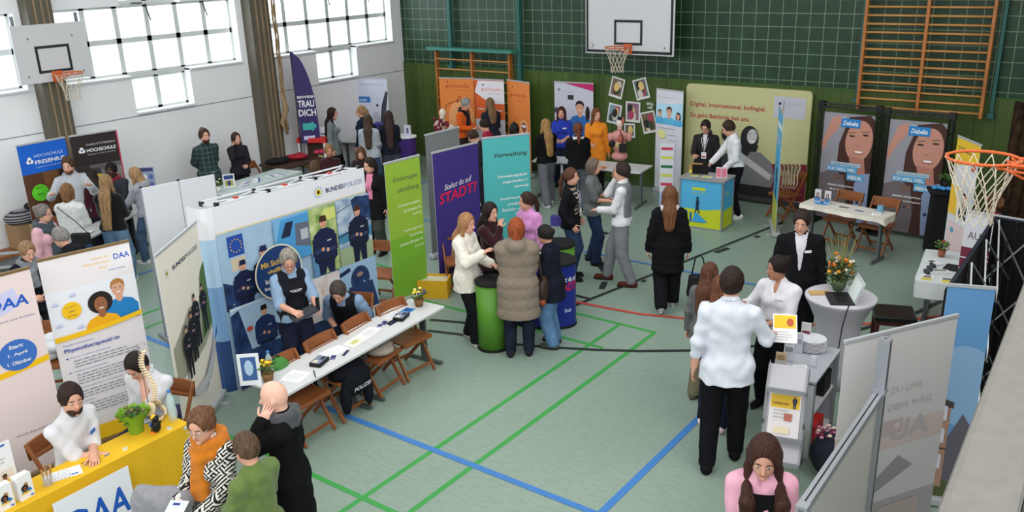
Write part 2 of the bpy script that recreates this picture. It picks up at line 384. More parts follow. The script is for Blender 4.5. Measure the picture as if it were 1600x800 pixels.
def person(label, head, face, H=1.6, sex='f', sk='light', hair=('long', (70, 45, 32)), hd=(0, 0), lean=0, sit=False, R='down', L='down',
           top=None, inner=None, legs=None, shoes=(30, 30, 32), glasses=False, beard=None, scarf=None, hood=False, collar=None, lanyard=None, badge=None,
           feet=None, foot=None, vest=None, bag=None, belt=None, v=None, twist=0, build=1.0, side=0, seatz=None, upper_only=False, chest=None):
    s = H/1.72
    th = math.radians(face); D = np.array
    # ---- skeleton in local metres (facing +y)
    pz = (.93 if not sit else (seatz or .44)/s+.09)
    P = D([0, 0, pz]); RT = rz3(math.radians(twist))@ry(math.radians(side))@rx(-math.radians(lean))
    def T(x, y, z): return P+RT@D([x, y, z-.93])
    sw = (.150 if sex == 'f' else .176)*build; fat = build*(1.0 if sex == 'm' else .93)
    neck0, neck1 = T(0, -.015, 1.42), T(0, .0, 1.50)
    RH = RT@rx(math.radians(lean*.45))@rz3(math.radians(hd[0]))@rx(-math.radians(hd[1]))
    Hc = neck1+RT@D([0, .008, .0])+RH@D([0, .018, .10])
    hs = 1.06 if sex == 'm' else 1.02
    top_l = Hc+RH@D([0, 0, .118*hs])
    ztop = max(top_l[2], Hc[2]+.11*hs)*s
    w = at(head[0], head[1], ztop)
    ca, sa = math.cos(th-PI/2), math.sin(th-PI/2)
    hx, hy = Hc[0]*s, Hc[1]*s
    loc = Vector((w.x-(ca*hx-sa*hy), w.y-(sa*hx+ca*hy), 0))
    if foot: loc = Vector((foot[0], foot[1], 0))
    root = empty('person', loc, th-PI/2, label, 'person')
    dist = (loc-Vector(CAM)).length
    v = v or (.008 if dist < 8.6 else .010 if dist < 12 else .013); vv = v/s
    Sh = {1: T(sw, -.01, 1.37), -1: T(-sw, -.01, 1.37)}
    arms = {}
    for sg, spec in ((1, R), (-1, L)):
        pole = D([sg*.35, -.45, -.8])
        if isinstance(spec, str): t = D(HT[spec])
        else: t = D(spec[:3]); pole = D(spec[3]) if len(spec) > 3 else pole
        if isinstance(spec, str) and spec == 'hip': pole = D([sg*1.0, -.5, 0])
        if isinstance(spec, str) and spec in ('ear', 'face', 'chin', 'head', 'neck'): pole = D([sg*.25, .45, -1])
        t = D([t[0]*sg, t[1], t[2]+(pz-.93)])
        e, wr = ik(Sh[sg], t, .275, .245, pole); dr = (wr-e)/np.linalg.norm(wr-e)
        arms[sg] = (Sh[sg], e, wr, dr)
    Hp = {1: P+D([.085, 0, -.03]), -1: P+D([-.085, 0, -.03])}
    fp = feet or (((.11, .02), (-.11, -.02)) if not sit else ((.13, .40), (-.13, .42)))
    lg = {}
    for sg, f in ((1, fp[0]), (-1, fp[1])):
        z0 = f[2] if len(f) > 2 else .075
        k, an = ik(Hp[sg], (f[0], f[1], z0), .43, .42, (0.1*sg, 1, .6 if sit else .1)); lg[sg] = (Hp[sg], k, an)
    E = np.diag([1, 1/.66, 1])@RT.T      # elliptical torso
    def torso(F, t, wa=0):
        f = fat
        F.cap(T(0, 0, .90), T(0, .005, 1.06), .152*f+t, .128*f+t+wa, .04, E); F.cap(T(0, .005, 1.06), T(0, .0, 1.29), .128*f+t+wa, .150*f+t, .04, E)
        F.cap(T(-sw*.80, -.01, 1.362), T(0, -.01, 1.385), .046+t*.8, .058+t*.8, .05); F.cap(T(0, -.01, 1.385), T(sw*.80, -.01, 1.362), .058+t*.8, .046+t*.8, .05)
        if sex == 'f': 
            for q in (-1, 1): F.ell(T(q*.065, .075, 1.25), (.062+t*.7, .055+t*.7, .06+t*.7), RT, .04)
    def armsdf(F, t, sleeve=1.0, k=.035):
        for sg in (1, -1):
            a, e, wr, dr = arms[sg][:4]
            if sleeve <= .5:
                F.cap(a, a+(e-a)*min(1, sleeve*2), .050+t, .043+t+.008, k)
            else:
                F.cap(a, e, .047+t, .040+t, k); F.cap(e, e+(wr-e)*((sleeve-.5)*2-.03), .040+t, .031+t*.9, .02)
    sc_ = s
    pts = [T(0, 0, 1.4), Hc+D([0, 0, .2]), Hc-D([.2, .2, .2]), Hc+D([.2, .2, 0])]+[q for a in arms.values() for q in a[:3]]+[q for l in lg.values() for q in l]+[P-D([.22, .22, 0]), P+D([.22, .22, 0])]
    lo = np.min(pts, 0)-.17; hi = np.max(pts, 0)+.15; lo[2] = max(lo[2], -.01) if not upper_only else pz-.25
    def out(F, name, mt, extra=None, lbl=None):
        Pn, Q = F.mesh()
        if len(Pn) == 0: return None
        o = fast_mesh(name, Pn*s, Q, mt, root, extra)
        if lbl: o['label'] = lbl
        return o
    # ---- body
    F = Field(lo, hi, vv)
    torso(F, 0); armsdf(F, 0)
    F.cap(neck0-RT@D([0, 0, .05]), neck1+RT@D([0, .005, .02]), .058 if sex == 'm' else .05, .052 if sex == 'm' else .044, .03)
    hl = lambda x, y, z: Hc+RH@(D([x, y, z])*hs)
    F.ell(hl(0, -.005, .012), D((.076, .095, .108))*hs, RH, .02); F.ell(hl(0, .025, -.055), D((.056, .066, .066))*hs, RH, .03)
    if v < .012: 
        F.cap(hl(0, .088, .012), hl(0, .106, -.026), .008, .013, .012)
        for q in (-1, 1): F.ell(hl(q*.078, -.008, -.008), (.011, .018, .030), RH, .008); F.ell(hl(q*.031, .098, .008), (.017, .012, .012), RH, .01, 's')
        F.ell(hl(0, .083, -.095), (.02, .014, .014), RH, .015)
    else:
        F.cap(hl(0, .088, .012), hl(0, .106, -.026), .012, .016, .012)
    for sg in (1, -1):
        a, e, wr, dr = arms[sg][:4]
        pn = D([-sg*.9, .0, -.25]) if abs(dr[2]) > .75 else D([-sg*.25, 0, -1.0])
        pn = pn-dr*(pn@dr); pn /= np.linalg.norm(pn); sd = np.cross(dr, pn)
        if sd@D([0, 0, 1])*1 < 0 and abs(sd[2]) > .3: sd = -sd
        if abs(sd[2]) <= .3 and sd@D([-sg, 1.0, 0]) < 0: sd = -sd
        Rm = np.stack([sd, dr, pn], 1)
        F.ell(wr+dr*.045, (.040, .056, max(.017, vv*1.25)), Rm, .02)
        arms[sg] = (a, e, wr, dr, pn, sd)
        h0, k, an = lg[sg]
        if not upper_only:
            F.cap(h0, k, .088*fat, .056, .04); F.cap(k, an, .054, .030, .03); F.cap(an+D([0, 0, -.02]), an+D([0, .13, -.045]), .026, .02, .02)
    X = MB(); skm = skin(sk)
    for sg in (1, -1):                        # fingers and thumb
        a, e, wr, dr, pn, sd = arms[sg]
        curl = math.radians(22 if R in ('up', 'wide') or L in ('up', 'wide') else 34)
        if (R if sg == 1 else L) in ('face', 'ear', 'chin', 'head', 'neck', 'cross', 'hip'): curl = math.radians(46)
        for i, (o_, ln) in enumerate(((.030, .074), (.011, .082), (-.009, .076), (-.028, .060))):
            p = wr+dr*.082+sd*o_; q = [p-dr*.02, p]; rr = [.0088, .0088]; d = dr*math.cos(.2)+pn*math.sin(.2)+sd*(o_*2.2); d /= np.linalg.norm(d)
            for kf, fr in enumerate((.42, .32, .26)):
                p = p+d*ln*fr; q.append(p); rr.append((.0083, .0075, .0052)[kf]); d = d*math.cos(curl)+pn*math.sin(curl); d /= np.linalg.norm(d)
            X.tube([tuple(z*s) for z in q], [z*s for z in rr], skm, 6)
        p = wr+dr*.025+sd*.034; d = dr*.62+sd*.66+pn*.35; d /= np.linalg.norm(d); q = [p-sd*.012, p+d*.03]; p = q[1]; d = d*.75+dr*.6+pn*.25; d /= np.linalg.norm(d); q += [p+d*.028, p+d*.05]
        X.tube([tuple(z*s) for z in q], [.012*s, .0105*s, .009*s, .006*s], skm, 6)
    hm = hairm(*hair[1])
    for q in (-1, 1):
        X.ell(hl(q*.031, .0815, .006)*s, D((.0125, .008, .0055))*s, EYEW, RH, 8, 6); X.ell(hl(q*.031, .0875, .006)*s, D((.0062, .005, .0054))*s, IRIS, RH, 8, 5)
        X.tube([tuple(hl(q*.014, .0935, .0295)*s), tuple(hl(q*.032, .090, .031)*s), tuple(hl(q*.048, .078, .025)*s)], [.0028*s, .0038*s, .002*s], hm, 5)
    X.tube([tuple(hl(-.024, .082, -.059)*s), tuple(hl(-.010, .0905, -.057)*s), tuple(hl(.010, .0905, -.057)*s), tuple(hl(.024, .082, -.059)*s)], [.002*s, .0055*s, .0055*s, .002*s], LIP(sk), 6)
    for z in (1,):
        out(F, 'body', skm, X)
    # ---- hair
    style = hair[0]
    if style != 'bald':
        F = Field(Hc-.30, Hc+.30, vv) if style in ('short', 'bun', 'beanie', 'bob') else Field(np.minimum(Hc-.33, T(-.2, -.3, .95)), np.maximum(Hc+.30, T(.2, .1, 1.5)), vv)
        big = .009 if style == 'short' else .016
        F.ell(hl(0, -.014, .022), D((.078+big, .094+big, .106+big))*hs, RH, .02)
        F.ell(hl(0, .118, -.032) if style not in ('bun', 'updo', 'pony', 'topbun') else hl(0, .122, -.016), D((.077, .082, .130))*hs, RH, .012, 's')
        if style in ('short', 'beanie'):
            n = RH@D([0, .35, -1.0]); n /= np.linalg.norm(n); F.cut(n, hl(0, -.02, -.035 if style == 'short' else .0))
        dn = D([0, 0, -1.0]); bk = RT@D([0, -1.0, 0]); bk = bk/np.linalg.norm(bk)
        if style in ('bun', 'pony', 'updo'):
            n = RH@D([0, .5, -1.0]); n /= np.linalg.norm(n); F.cut(n, hl(0, -.03, -.045))
            F.ell(hl(0, -.115, .03 if style != 'updo' else .07), D((.042, .038, .042)), RH, .02)
        if style == 'topbun':
            n = RH@D([0, .5, -1.0]); n /= np.linalg.norm(n); F.cut(n, hl(0, -.03, -.045)); F.ell(hl(0, -.07, .115), D((.042, .042, .036)), RH, .02)
        if style == 'pony':
            a0 = hl(0, -.135, .02); a1 = a0+dn*.12+bk*.035; ln = hair[2] if len(hair) > 2 else .26
            F.cap(a0, a1, .030, .036, .02); F.cap(a1, a1+dn*(ln-.12)+bk*.01, .036, .018, .02)
        if style == 'bob':
            for q in (-1, 1): F.cap(hl(q*.068, -.015, .02), hl(q*.070, -.005, -.085), .030, .026, .03)
            F.cap(hl(0, -.06, 0), hl(0, -.065, -.085), .075, .066, .03)
        if style == 'curly':
            rr = random.Random(5)
            for i in range(34):
                a = rr.uniform(0, 2*PI); b = rr.uniform(-.5, 1.2); p = hl(math.cos(a)*.1*math.cos(b), -.03+math.sin(a)*.1*math.cos(b), .03+.1*math.sin(b))
                if (RH.T@(p-Hc))[1] < .05: F.ell(p, (.034, .034, .034), None, .012)
        if style in ('long', 'halfup'):
            ln = hair[2] if len(hair) > 2 else .34
            Eh = np.diag([1, 1/.55, 1])@RT.T
            b0 = hl(0, -.05, -.01); b1 = T(0, -.115, 1.40)+D([0, 0, 0]); b2 = b1+(T(0, -.150, 1.2)-T(0, -.115, 1.40))*((ln-.12)/.2)
            F.cap(b0, b1, .078, .092, .03, Eh); F.cap(b1, b2, .092, .070, .03, Eh)
            for q in (-1, 1):
                F.cap(hl(q*.078, -.015, .03), hl(q*.084, -.005, -.10), .020, .024, .03); F.cap(hl(q*.084, -.005, -.10), T(q*.095, .045, 1.36-max(0, ln-.3)*.5), .027, .022, .02)
                if len(hair) > 3: F.cap(T(q*.095, .065, 1.39), T(q*.10, .165, 1.34), .032, .042, .02, None); F.cap(T(q*.10, .160, 1.34), T(q*.095, .165, 1.36-hair[3]), .046, .038, .02, None)
        F.disp((lambda X_, Y_, Z_: .0022*np.sin(X_*260+6*np.sin(Z_*22))*np.cos(Y_*230+4*np.sin(Z_*17))) if style != 'short' else (lambda X_, Y_, Z_: .0035*np.sin(X_*150+5*np.sin(Y_*40))*np.cos(Y_*110+4*np.sin(Z_*60+X_*50))-.002))
        out(F, 'hair' if style != 'beanie' else 'beanie', hm if style != 'beanie' else cloth(*hair[1], 'knit'))
    elif len(hair) > 2:
        pass
    if beard:
        F = Field(Hc-.2, Hc+.2, min(vv, .012)); F.ell(hl(0, .034, -.066), D((.059, .064, .062))*hs, RH, .01)
        F.ell(hl(0, .10, -.020), D((.040, .05, .034)), RH, .01, 's'); F.ell(hl(0, .115, -.060), (.022, .03, .010), RH, .004, 's'); F.ell(hl(0, .0, .055), (.1, .12, .085), RH, .01, 's')
        n = RH@D([0, -1, 0]); F.cut(n, hl(0, .0, 0)); out(F, 'beard', hairm(*beard))
    if glasses:
        g = MB(); gm = DARKM if glasses is True else C(*glasses, .3)
        for q in (-1, 1):
            g.tube([tuple(hl(q*.033+.023*math.cos(a), .102-abs(.023*math.cos(a)*q+.02)*.08, .004+.018*math.sin(a))*s) for a in np.linspace(0, 2*PI, 12, endpoint=False)], .0022*s, gm, 5, True)
            g.tube([tuple(hl(q*.056, .098, .010)*s), tuple(hl(q*.080, .05, .010)*s), tuple(hl(q*.082, -.01, .004)*s)], .0018*s, gm, 5)
        g.tube([tuple(hl(-.012, .103, .008)*s), tuple(hl(.012, .103, .008)*s)], .002*s, gm, 5); g.build('glasses', root, True)
    # ---- trousers / shoes
    if not upper_only:
        lk = legs or ('slim', (38, 42, 55)); ext = {'slim': .014, 'reg': .022, 'wide': .030}[lk[0]]; lower = {'slim': .010, 'reg': .026, 'wide': .045}[lk[0]]
        F = Field(lo, (hi[0], hi[1], P[2]+.22), vv)
        F.cap(T(0, 0, .91), T(0, .003, 1.03), .152*fat+.012, .135*fat+.012, .03, E)
        for sg in (1, -1):
            h0, k, an = lg[sg]; F.cap(h0, k, .088*fat+ext, .056+ext+lower*.3, .03); F.cap(k, an+(k-an)*.02, .056+ext+lower*.3, .042+lower, .02)
        F.cut((0, 0, -1), (0, 0, .05))
        F.disp(lambda X_, Y_, Z_: .0014*np.sin(Z_*48+9*X_)*np.sin(X_*30+Y_*22)+.0012*np.sin(Z_*31-14*Y_+X_*20))
        out(F, 'trousers', lk[2] if len(lk) > 2 else cloth(*lk[1], 'denim' if lk[1][2] > lk[1][0]+18 else 'plain'))
        sm = cloth(*shoes); sole = C(225, 225, 222) if max(shoes) > 150 or (len(lk) > 3) else C(22, 22, 22)
        for sg in (1, -1):
            h0, k, an = lg[sg]; F = Field(an-D([.12, .14, .12]), an+D([.12, .30, .12]), min(vv, .011))
            tz = an[2]-.075; F.cap(an+D([0, -.035, -.03]), an+D([0, .015, .028]), .046, .044, .02); F.cap(an+D([0, -.04, -.035]), an+D([sg*.01, .155, -.04]), .040, .036, .03)
            F.cut((0, 0, -1), (0, 0, an[2]-.072)); x = MB(); fw = an
            pts_ = []
            for a in np.linspace(0, 2*PI, 18, endpoint=False): pts_.append(((fw[0]+math.cos(a)*.043+sg*.004)*s, (fw[1]+.06+math.sin(a)*.142)*s))
            x.prism(pts_, (an[2]-.075)*s, (an[2]-.055)*s, sole); out(F, 'shoe', sm, x)
    # ---- upper clothing
    tp = dict(kind='sweater', col=(120, 120, 125), infl=.022, sleeve=1.0, hem=.88)
    tp.update(top or {}); t = tp['infl']*.8; tm = tp.get('mat') or cloth(*tp['col'], 'knit' if tp['kind'] in ('sweater', 'hoodie') else 'plain')
    F = Field(lo-.04, hi+.04, vv); torso(F, t, tp.get('waist', .01)); hem = tp['hem']
    if hem < .86 and not sit:
        F.cap((P[0], P[1], P[2]-.02), (P[0], P[1], hem), .155*fat+t, .160*fat+t+tp.get('flare', .02), .04, np.diag([1, 1/.78, 1]))
    elif sit and hem < .86:
        for sg in (1, -1): F.cap(lg[sg][0], lg[sg][0]+(lg[sg][1]-lg[sg][0])*.75, .10+t, .085+t, .05)
    if not sit:
        for sg in (1, -1): F.cap(lg[sg][0], lg[sg][0]+(lg[sg][1]-lg[sg][0])*(1 if hem < .7 else .6), .088*fat+t*.6+.026, (.075 if hem < .7 else .085)+t*.6, .05)
    nn = RT@D([0, 0, -1.0]) if (lean > 12 or sit) and hem > .8 else D([0, 0, -1.0])
    F.cut(nn, T(0, 0, hem) if hem > .8 else D([0, 0, hem if not sit else -9]))
    n2 = RT@D([0, 0, 1.0]); 
    armsdf(F, t*.75, tp['sleeve'])
    F.cap(T(0, -.012, 1.40), T(0, -.008, 1.44 if not collar else 1.46), .062+t*.4, .056+t*.4, .03)
    if tp.get('v'): F.cap(T(0, .085, 1.51), T(0, .128, 1.47-tp['v']), .066, .028, .006, None, 's')
    am = tp.get('fold', .0055)
    if tp.get('puffer'):
        p = tp['puffer']; F.disp(lambda X_, Y_, Z_: -.010*np.abs(np.sin(Z_*PI/p))+.006+.002*np.sin(X_*60)*np.sin(Z_*70))
    else: F.disp(lambda X_, Y_, Z_: am*np.sin(X_*15+Z_*10+2.5*np.sin(Z_*11+Y_*9))*np.cos(Z_*18-X_*15+1.7*np.sin(X_*21))+am*.35*np.sin(Z_*47+X_*31+3*np.sin(Y_*19)))
    if hood:
        F.ell(T(0, -.115, 1.42), (.115, .065, .075), RT, .04)
        for q in (-1, 1): F.cap(T(q*.05, -.08, 1.46), T(q*.045, .055, 1.40), .034, .026, .025)
    x = MB()
    if collar:
        cm = cloth(*collar) if not hasattr(collar, 'name') else collar
        for q in (-1, 1):
            x.tube([tuple(T(q*.012, .075, 1.415)*s), tuple(T(q*.055, .05, 1.455)*s), tuple(T(q*.062, -.01, 1.485)*s), tuple(T(q*.03, -.062, 1.495)*s), tuple(T(0, -.068, 1.495)*s)], [.010*s, .016*s, .014*s, .012*s, .012*s], cm, 6)
    out(F, tp.get('part', {'sweater': 'sweater', 'hoodie': 'hoodie', 'jacket': 'jacket', 'coat': 'coat', 'shirt': 'shirt', 'blazer': 'blazer'}.get(tp['kind'], 'top')), tm, x if x.v else None)
    def layer(name, mt, t2, test, z0, z1, extra=None):
        F = Field(T(-.3, -.3, z0-.1), T(.3, .3, z1+.1), vv) if abs(lean)+abs(side)+abs(twist) < 5 else Field(np.minimum.reduce([T(a, b, c) for a in (-.3, .3) for b in (-.3, .3) for c in (z0-.1, z1+.1)]), np.maximum.reduce([T(a, b, c) for a in (-.3, .3) for b in (-.3, .3) for c in (z0-.1, z1+.1)]), vv)
        torso(F, t2, tp.get('waist', .01)); F.cap(T(0, -.012, 1.40), T(0, -.008, 1.45), .066+t2*.4, .058+t2*.4, .03)
        X_, Y_, Z_ = F.ax[0][:, None, None], F.ax[1][None, :, None], F.ax[2][None, None, :]
        q = [X_-P[0], Y_-P[1], Z_-P[2]]; A = RT.T
        lx, ly, lz = (A[i, 0]*q[0]+A[i, 1]*q[1]+A[i, 2]*q[2] for i in range(3)); lz = lz+.93
        F.F = np.maximum(F.F, test(lx, ly, lz).astype(np.float32)); F.F = np.maximum(F.F, np.maximum(z0-lz, lz-z1).astype(np.float32))
        return out(F, name, mt, extra)
    if inner:
        ic, iw0, iw1, iz = (list(inner)+[.09, .0, 1.10][len(inner)-1:])[:4]
        layer('shirt_front', ic if hasattr(ic, 'name') else cloth(*ic), t+.007, lambda x_, y_, z_: np.maximum(np.abs(x_)-(iw1+(iw0-iw1)*np.clip((z_-iz)/(1.42-iz), 0, 1)), -y_), iz, tp.get('itop', 1.46))
    if vest:
        xx = MB()
        layer('vest', vest if hasattr(vest, 'name') else cloth(*vest), t+.016, lambda x_, y_, z_: np.maximum(np.abs(x_)-.150*build, .05-np.maximum(np.abs(x_), 1.44-z_ + (y_<0)*9)), .98, 1.46)
    if scarf:
        sm_ = cloth(*scarf[0], 'knit'); F = Field(T(-.25, -.25, 1.05), T(.25, .3, 1.6), vv) if abs(lean) < 8 else Field(T(0, 0, 1.35)-.35, T(0, 0, 1.35)+.35, vv); r_ = scarf[1]
        ring = [T(.095*math.cos(a), -.012+.085*math.sin(a), 1.445+.012*math.sin(3*a)-.02*math.sin(a)) for a in np.linspace(0, 2*PI, 11)]
        for i in range(10): F.cap(ring[i], ring[i+1], r_, r_, .02)
        if scarf[2]:
            ring = [T(.105*math.cos(a), .0+.10*math.sin(a), 1.40-.045*max(0, math.sin(a))) for a in np.linspace(0, 2*PI, 11)]
            for i in range(10): F.cap(ring[i], ring[i+1], r_, r_*.9, .02)
            F.cap(T(.02, .12, 1.35), T(.05, .15, 1.35-scarf[2]), r_*.9, r_*1.1, .03); F.cap(T(-.02, .12, 1.35), T(-.03, .15, 1.36-scarf[2]), r_*.9, r_, .03)
        F.disp(lambda X_, Y_, Z_: .003*np.sin(Z_*60+X_*35)+.002*np.sin(X_*50-Y_*50)); out(F, 'scarf', sm_)
    if lanyard:
        l = MB(); lm_ = C(*lanyard); yy = t+.02
        l.tube([tuple(T(-.065, -.02, 1.46)*s), tuple(T(-.06, .085+yy, 1.36)*s), tuple(T(-.03, .105+yy, 1.25)*s), tuple(T(0, .10+yy, 1.12)*s), tuple(T(.03, .105+yy, 1.25)*s), tuple(T(.06, .085+yy, 1.36)*s), tuple(T(.065, -.02, 1.46)*s)], .006*s, lm_, 5)
        l.build('lanyard', root, True); l = MB()
        c = T(0, .112+yy, 1.07)*s; l.box((0, 0, 0), (.085, .005, .11), C(240, 240, 242), Matrix.Translation(c)); l.box((0, -0.0, -.02), (.07, .008, .03), C(190, 90, 90), Matrix.Translation(c)); l.build('name_card', root)
    if badge:
        l = MB(); c = T(-.075, .118+t*.8, 1.29)*s; l.box((0, 0, 0), (.075, .006, .028), C(*badge), Matrix.Translation(c)@Matrix.Rotation(.35, 4, 'Z')); l.build('name_badge', root)
    if chest:
        l = MB(); a_ = Art(.11, .03, M=Matrix.Translation(T(-.055, .128+t, 1.24)*s)@Matrix.Rotation(math.radians(-lean), 4, 'X')@Matrix.Rotation(0, 4, 'Z')); V_, F_ = text_geo(chest, True, 0); lo_ = V_.min(0); hi_ = V_.max(0)
        xx_ = (V_[:, 0]-lo_[0])/(hi_[0]-lo_[0])*.13-.065; zz_ = (V_[:, 1]-lo_[1])/(hi_[1]-lo_[1])*.028
        l.add(np.stack([(T(0, 0, 0)[0]*0-xx_)*s, np.full(len(xx_), 0), zz_*s], 1)+T(0, .135+t*.9, 1.25)*s, [f__[::-1] for f__ in F_], WHITE); l.build('vest_lettering', root)
    if belt:
        l = MB(); l.tube([tuple(T(.150*fat*math.cos(a)*1.08, .108*fat*math.sin(a)*1.08, .99)*s) for a in np.linspace(0, 2*PI, 20, endpoint=False)], .022*s, C(*belt), 6, True)
        l.box(tuple(T(.16, .03, .93)*s), (.05, .09, .16), C(*belt)); l.box(tuple(T(-.16, .02, .94)*s), (.05, .07, .11), C(*belt)); l.build('duty_belt', root)
    info = dict(root=root, loc=loc, s=s, T=lambda x_, y_, z_: loc+Vector((ca*q[0]-sa*q[1], sa*q[0]+ca*q[1], q[2])) if False else None)
    def world(p): p = np.array(p)*s; return Vector((loc.x+ca*p[0]-sa*p[1], loc.y+sa*p[0]+ca*p[1], p[2]))
    info['w'] = lambda x_, y_, z_: world(T(x_, y_, z_))
    info['hand'] = {q: world(arms[q][2]+arms[q][3]*.09+arms[q][4]*.02) for q in (1, -1)}
    info['world'] = world; info['rz'] = th-PI/2; info['Hc'] = world(Hc)
    return info
# ------------------------------------------------------------------ the hall
def wall_tile_mat():
    m = mat('green_wall_tiles', (.08, .23, .14), .42, spec=.4); nt, b, N, L = nodes(m)
    g = N('NewGeometry'); sp = N('SeparateXYZ'); L(g.outputs['Position'], sp.inputs[0])
    def grid(o, per, off, w):
        a = math_node(nt, 'FRACT', math_node(nt, 'DIVIDE', math_node(nt, 'ADD', o, off), per)); a = math_node(nt, 'ABSOLUTE', math_node(nt, 'SUBTRACT', a, .5))
        return math_node(nt, 'GREATER_THAN', a, .5-w/per/2)
    gx = grid(sp.outputs[0], .2378, .108, .013); gz = grid(sp.outputs[2], .2255, .0136, .013); gg = math_node(nt, 'MAXIMUM', gx, gz)
    n = N('TexNoise'); n.inputs['Scale'].default_value = 2.2; L(g.outputs['Position'], n.inputs['Vector'])
    fl = N('VectorMath'); fl.operation = 'FLOOR'; sc = N('VectorMath'); sc.operation = 'DIVIDE'; ad = N('VectorMath'); ad.operation = 'ADD'; ad.inputs[1].default_value = (.108+.119, 0, .0136+.113)
    L(g.outputs['Position'], ad.inputs[0]); L(ad.outputs[0], sc.inputs[0]); sc.inputs[1].default_value = (.2378, 1, .2255); L(sc.outputs[0], fl.inputs[0])
    wn = N('TexWhiteNoise'); L(fl.outputs[0], wn.inputs['Vector'])
    cr = N('ValToRGB'); cr.color_ramp.elements[0].color = (*lin((.09, .185, .11)), 1); cr.color_ramp.elements[1].color = (*lin((.125, .255, .155)), 1)
    mx0 = math_node(nt, 'ADD', math_node(nt, 'MULTIPLY', wn.outputs['Value'], .5), math_node(nt, 'MULTIPLY', n.outputs['Fac'], .5)); L(mx0, cr.inputs[0])
    mx = N('MixRGB'); mx.inputs[2].default_value = (*lin((.42, .50, .38)), 1); L(gg, mx.inputs[0]); L(cr.outputs[0], mx.inputs[1]); L(mx.outputs[0], b.inputs['Base Color'])
    rb = math_node(nt, 'FRACT', math_node(nt, 'MULTIPLY', sp.outputs[0], 42.0)); rb = math_node(nt, 'ABSOLUTE', math_node(nt, 'SUBTRACT', rb, .5))
    bp = N('Bump'); bp.inputs['Strength'].default_value = .35; bp.inputs['Distance'].default_value = .01; L(rb, bp.inputs['Height']); L(bp.outputs[0], b.inputs['Normal'])
    return m
def board_mat():
    m = mat('green_wall_boards', (.27, .36, .13), .5); nt, b, N, L = nodes(m); g = N('NewGeometry'); sp = N('SeparateXYZ'); L(g.outputs['Position'], sp.inputs[0])
    a = math_node(nt, 'FRACT', math_node(nt, 'DIVIDE', sp.outputs[0], .295)); a = math_node(nt, 'ABSOLUTE', math_node(nt, 'SUBTRACT', a, .5)); a = math_node(nt, 'GREATER_THAN', a, .482)
    fl = math_node(nt, 'FLOOR', math_node(nt, 'ADD', math_node(nt, 'DIVIDE', sp.outputs[0], .295), .5)); wn = N('TexWhiteNoise'); wn.noise_dimensions = '1D'; L(fl, wn.inputs['W'])
    cr = N('ValToRGB'); cr.color_ramp.elements[0].color = (*lin((.24, .32, .12)), 1); cr.color_ramp.elements[1].color = (*lin((.29, .37, .15)), 1); L(wn.outputs['Value'], cr.inputs[0])
    mx = N('MixRGB'); mx.inputs[2].default_value = (*lin((.14, .20, .07)), 1); L(a, mx.inputs[0]); L(cr.outputs[0], mx.inputs[1]); L(mx.outputs[0], b.inputs['Base Color']); return m
def floor_mat():
    m = mat('green_sports_vinyl', (.55, .62, .57), .38, spec=.45); nt, b, N, L = nodes(m); g = N('NewGeometry')
    mp = N('Mapping'); mp.inputs['Scale'].default_value = (9, 34, 1); mp.inputs['Rotation'].default_value = (0, 0, .1); L(g.outputs['Position'], mp.inputs[0]); n = N('TexNoise'); n.inputs['Scale'].default_value = 1; n.inputs['Detail'].default_value = 4; L(mp.outputs[0], n.inputs['Vector'])
    n2 = N('TexNoise'); n2.inputs['Scale'].default_value = .6; L(g.outputs['Position'], n2.inputs['Vector'])
    cr = N('ValToRGB'); e = cr.color_ramp.elements; e[0].position = .25; e[0].color = (*lin((.49, .565, .515)), 1); e[1].position = .55; e[1].color = (*lin((.535, .605, .555)), 1)
    q = e.new(.72); q.color = (*lin((.545, .615, .565)), 1); q = e.new(.80); q.color = (*lin((.64, .70, .65)), 1); L(n.outputs['Fac'], cr.inputs[0])
    mr = N('MapRange'); mr.inputs[3].default_value = .9; mr.inputs[4].default_value = 1.08; L(n2.outputs['Fac'], mr.inputs[0])
    mx = N('MixRGB'); mx.blend_type = 'MULTIPLY'; mx.inputs[0].default_value = 1; L(cr.outputs[0], mx.inputs[1]); L(mr.outputs[0], mx.inputs[2]); L(mx.outputs[0], b.inputs['Base Color']); return m
XR, YF, ZC = 15.25, -21.0, 7.4
f = MB(); f.box((XR/2, YF/2, -.05), (XR+.4, -YF+.4, .1), floor_mat()); struct(f.build('floor'))
wallw = mat('white_painted_wall', (.90, .90, .91), .8, bump=.05, bscale=8, var=.02, vscale=1.5)
b = MB(); b.box((XR/2, .1, 4.8), (XR+.6, .2, 5.3), wall_tile_mat()); struct(b.build('wall_back'))
b = MB(); b.box((XR/2, .085, 1.08), (XR+.6, .23, 2.16), board_mat()); b.box((XR/2, .08, 2.155), (XR+.6, .245, .02), C(60, 95, 45)); b.box((XR/2, -.035, .05), (XR, .03, .1), C(70, 85, 50)); struct(b.build('trim_1'))
b = MB(); b.box((XR/2, YF/2, ZC+.1), (XR+.6, -YF+.6, .2), C(200, 200, 196, .9)); struct(b.build('ceiling'))
b = MB(); b.box((XR+.1, -6.2, 2.2), (.2, 12.4, 4.4), mat('grey_render', (.62, .61, .60), .9)); struct(b.build('wall_right'))
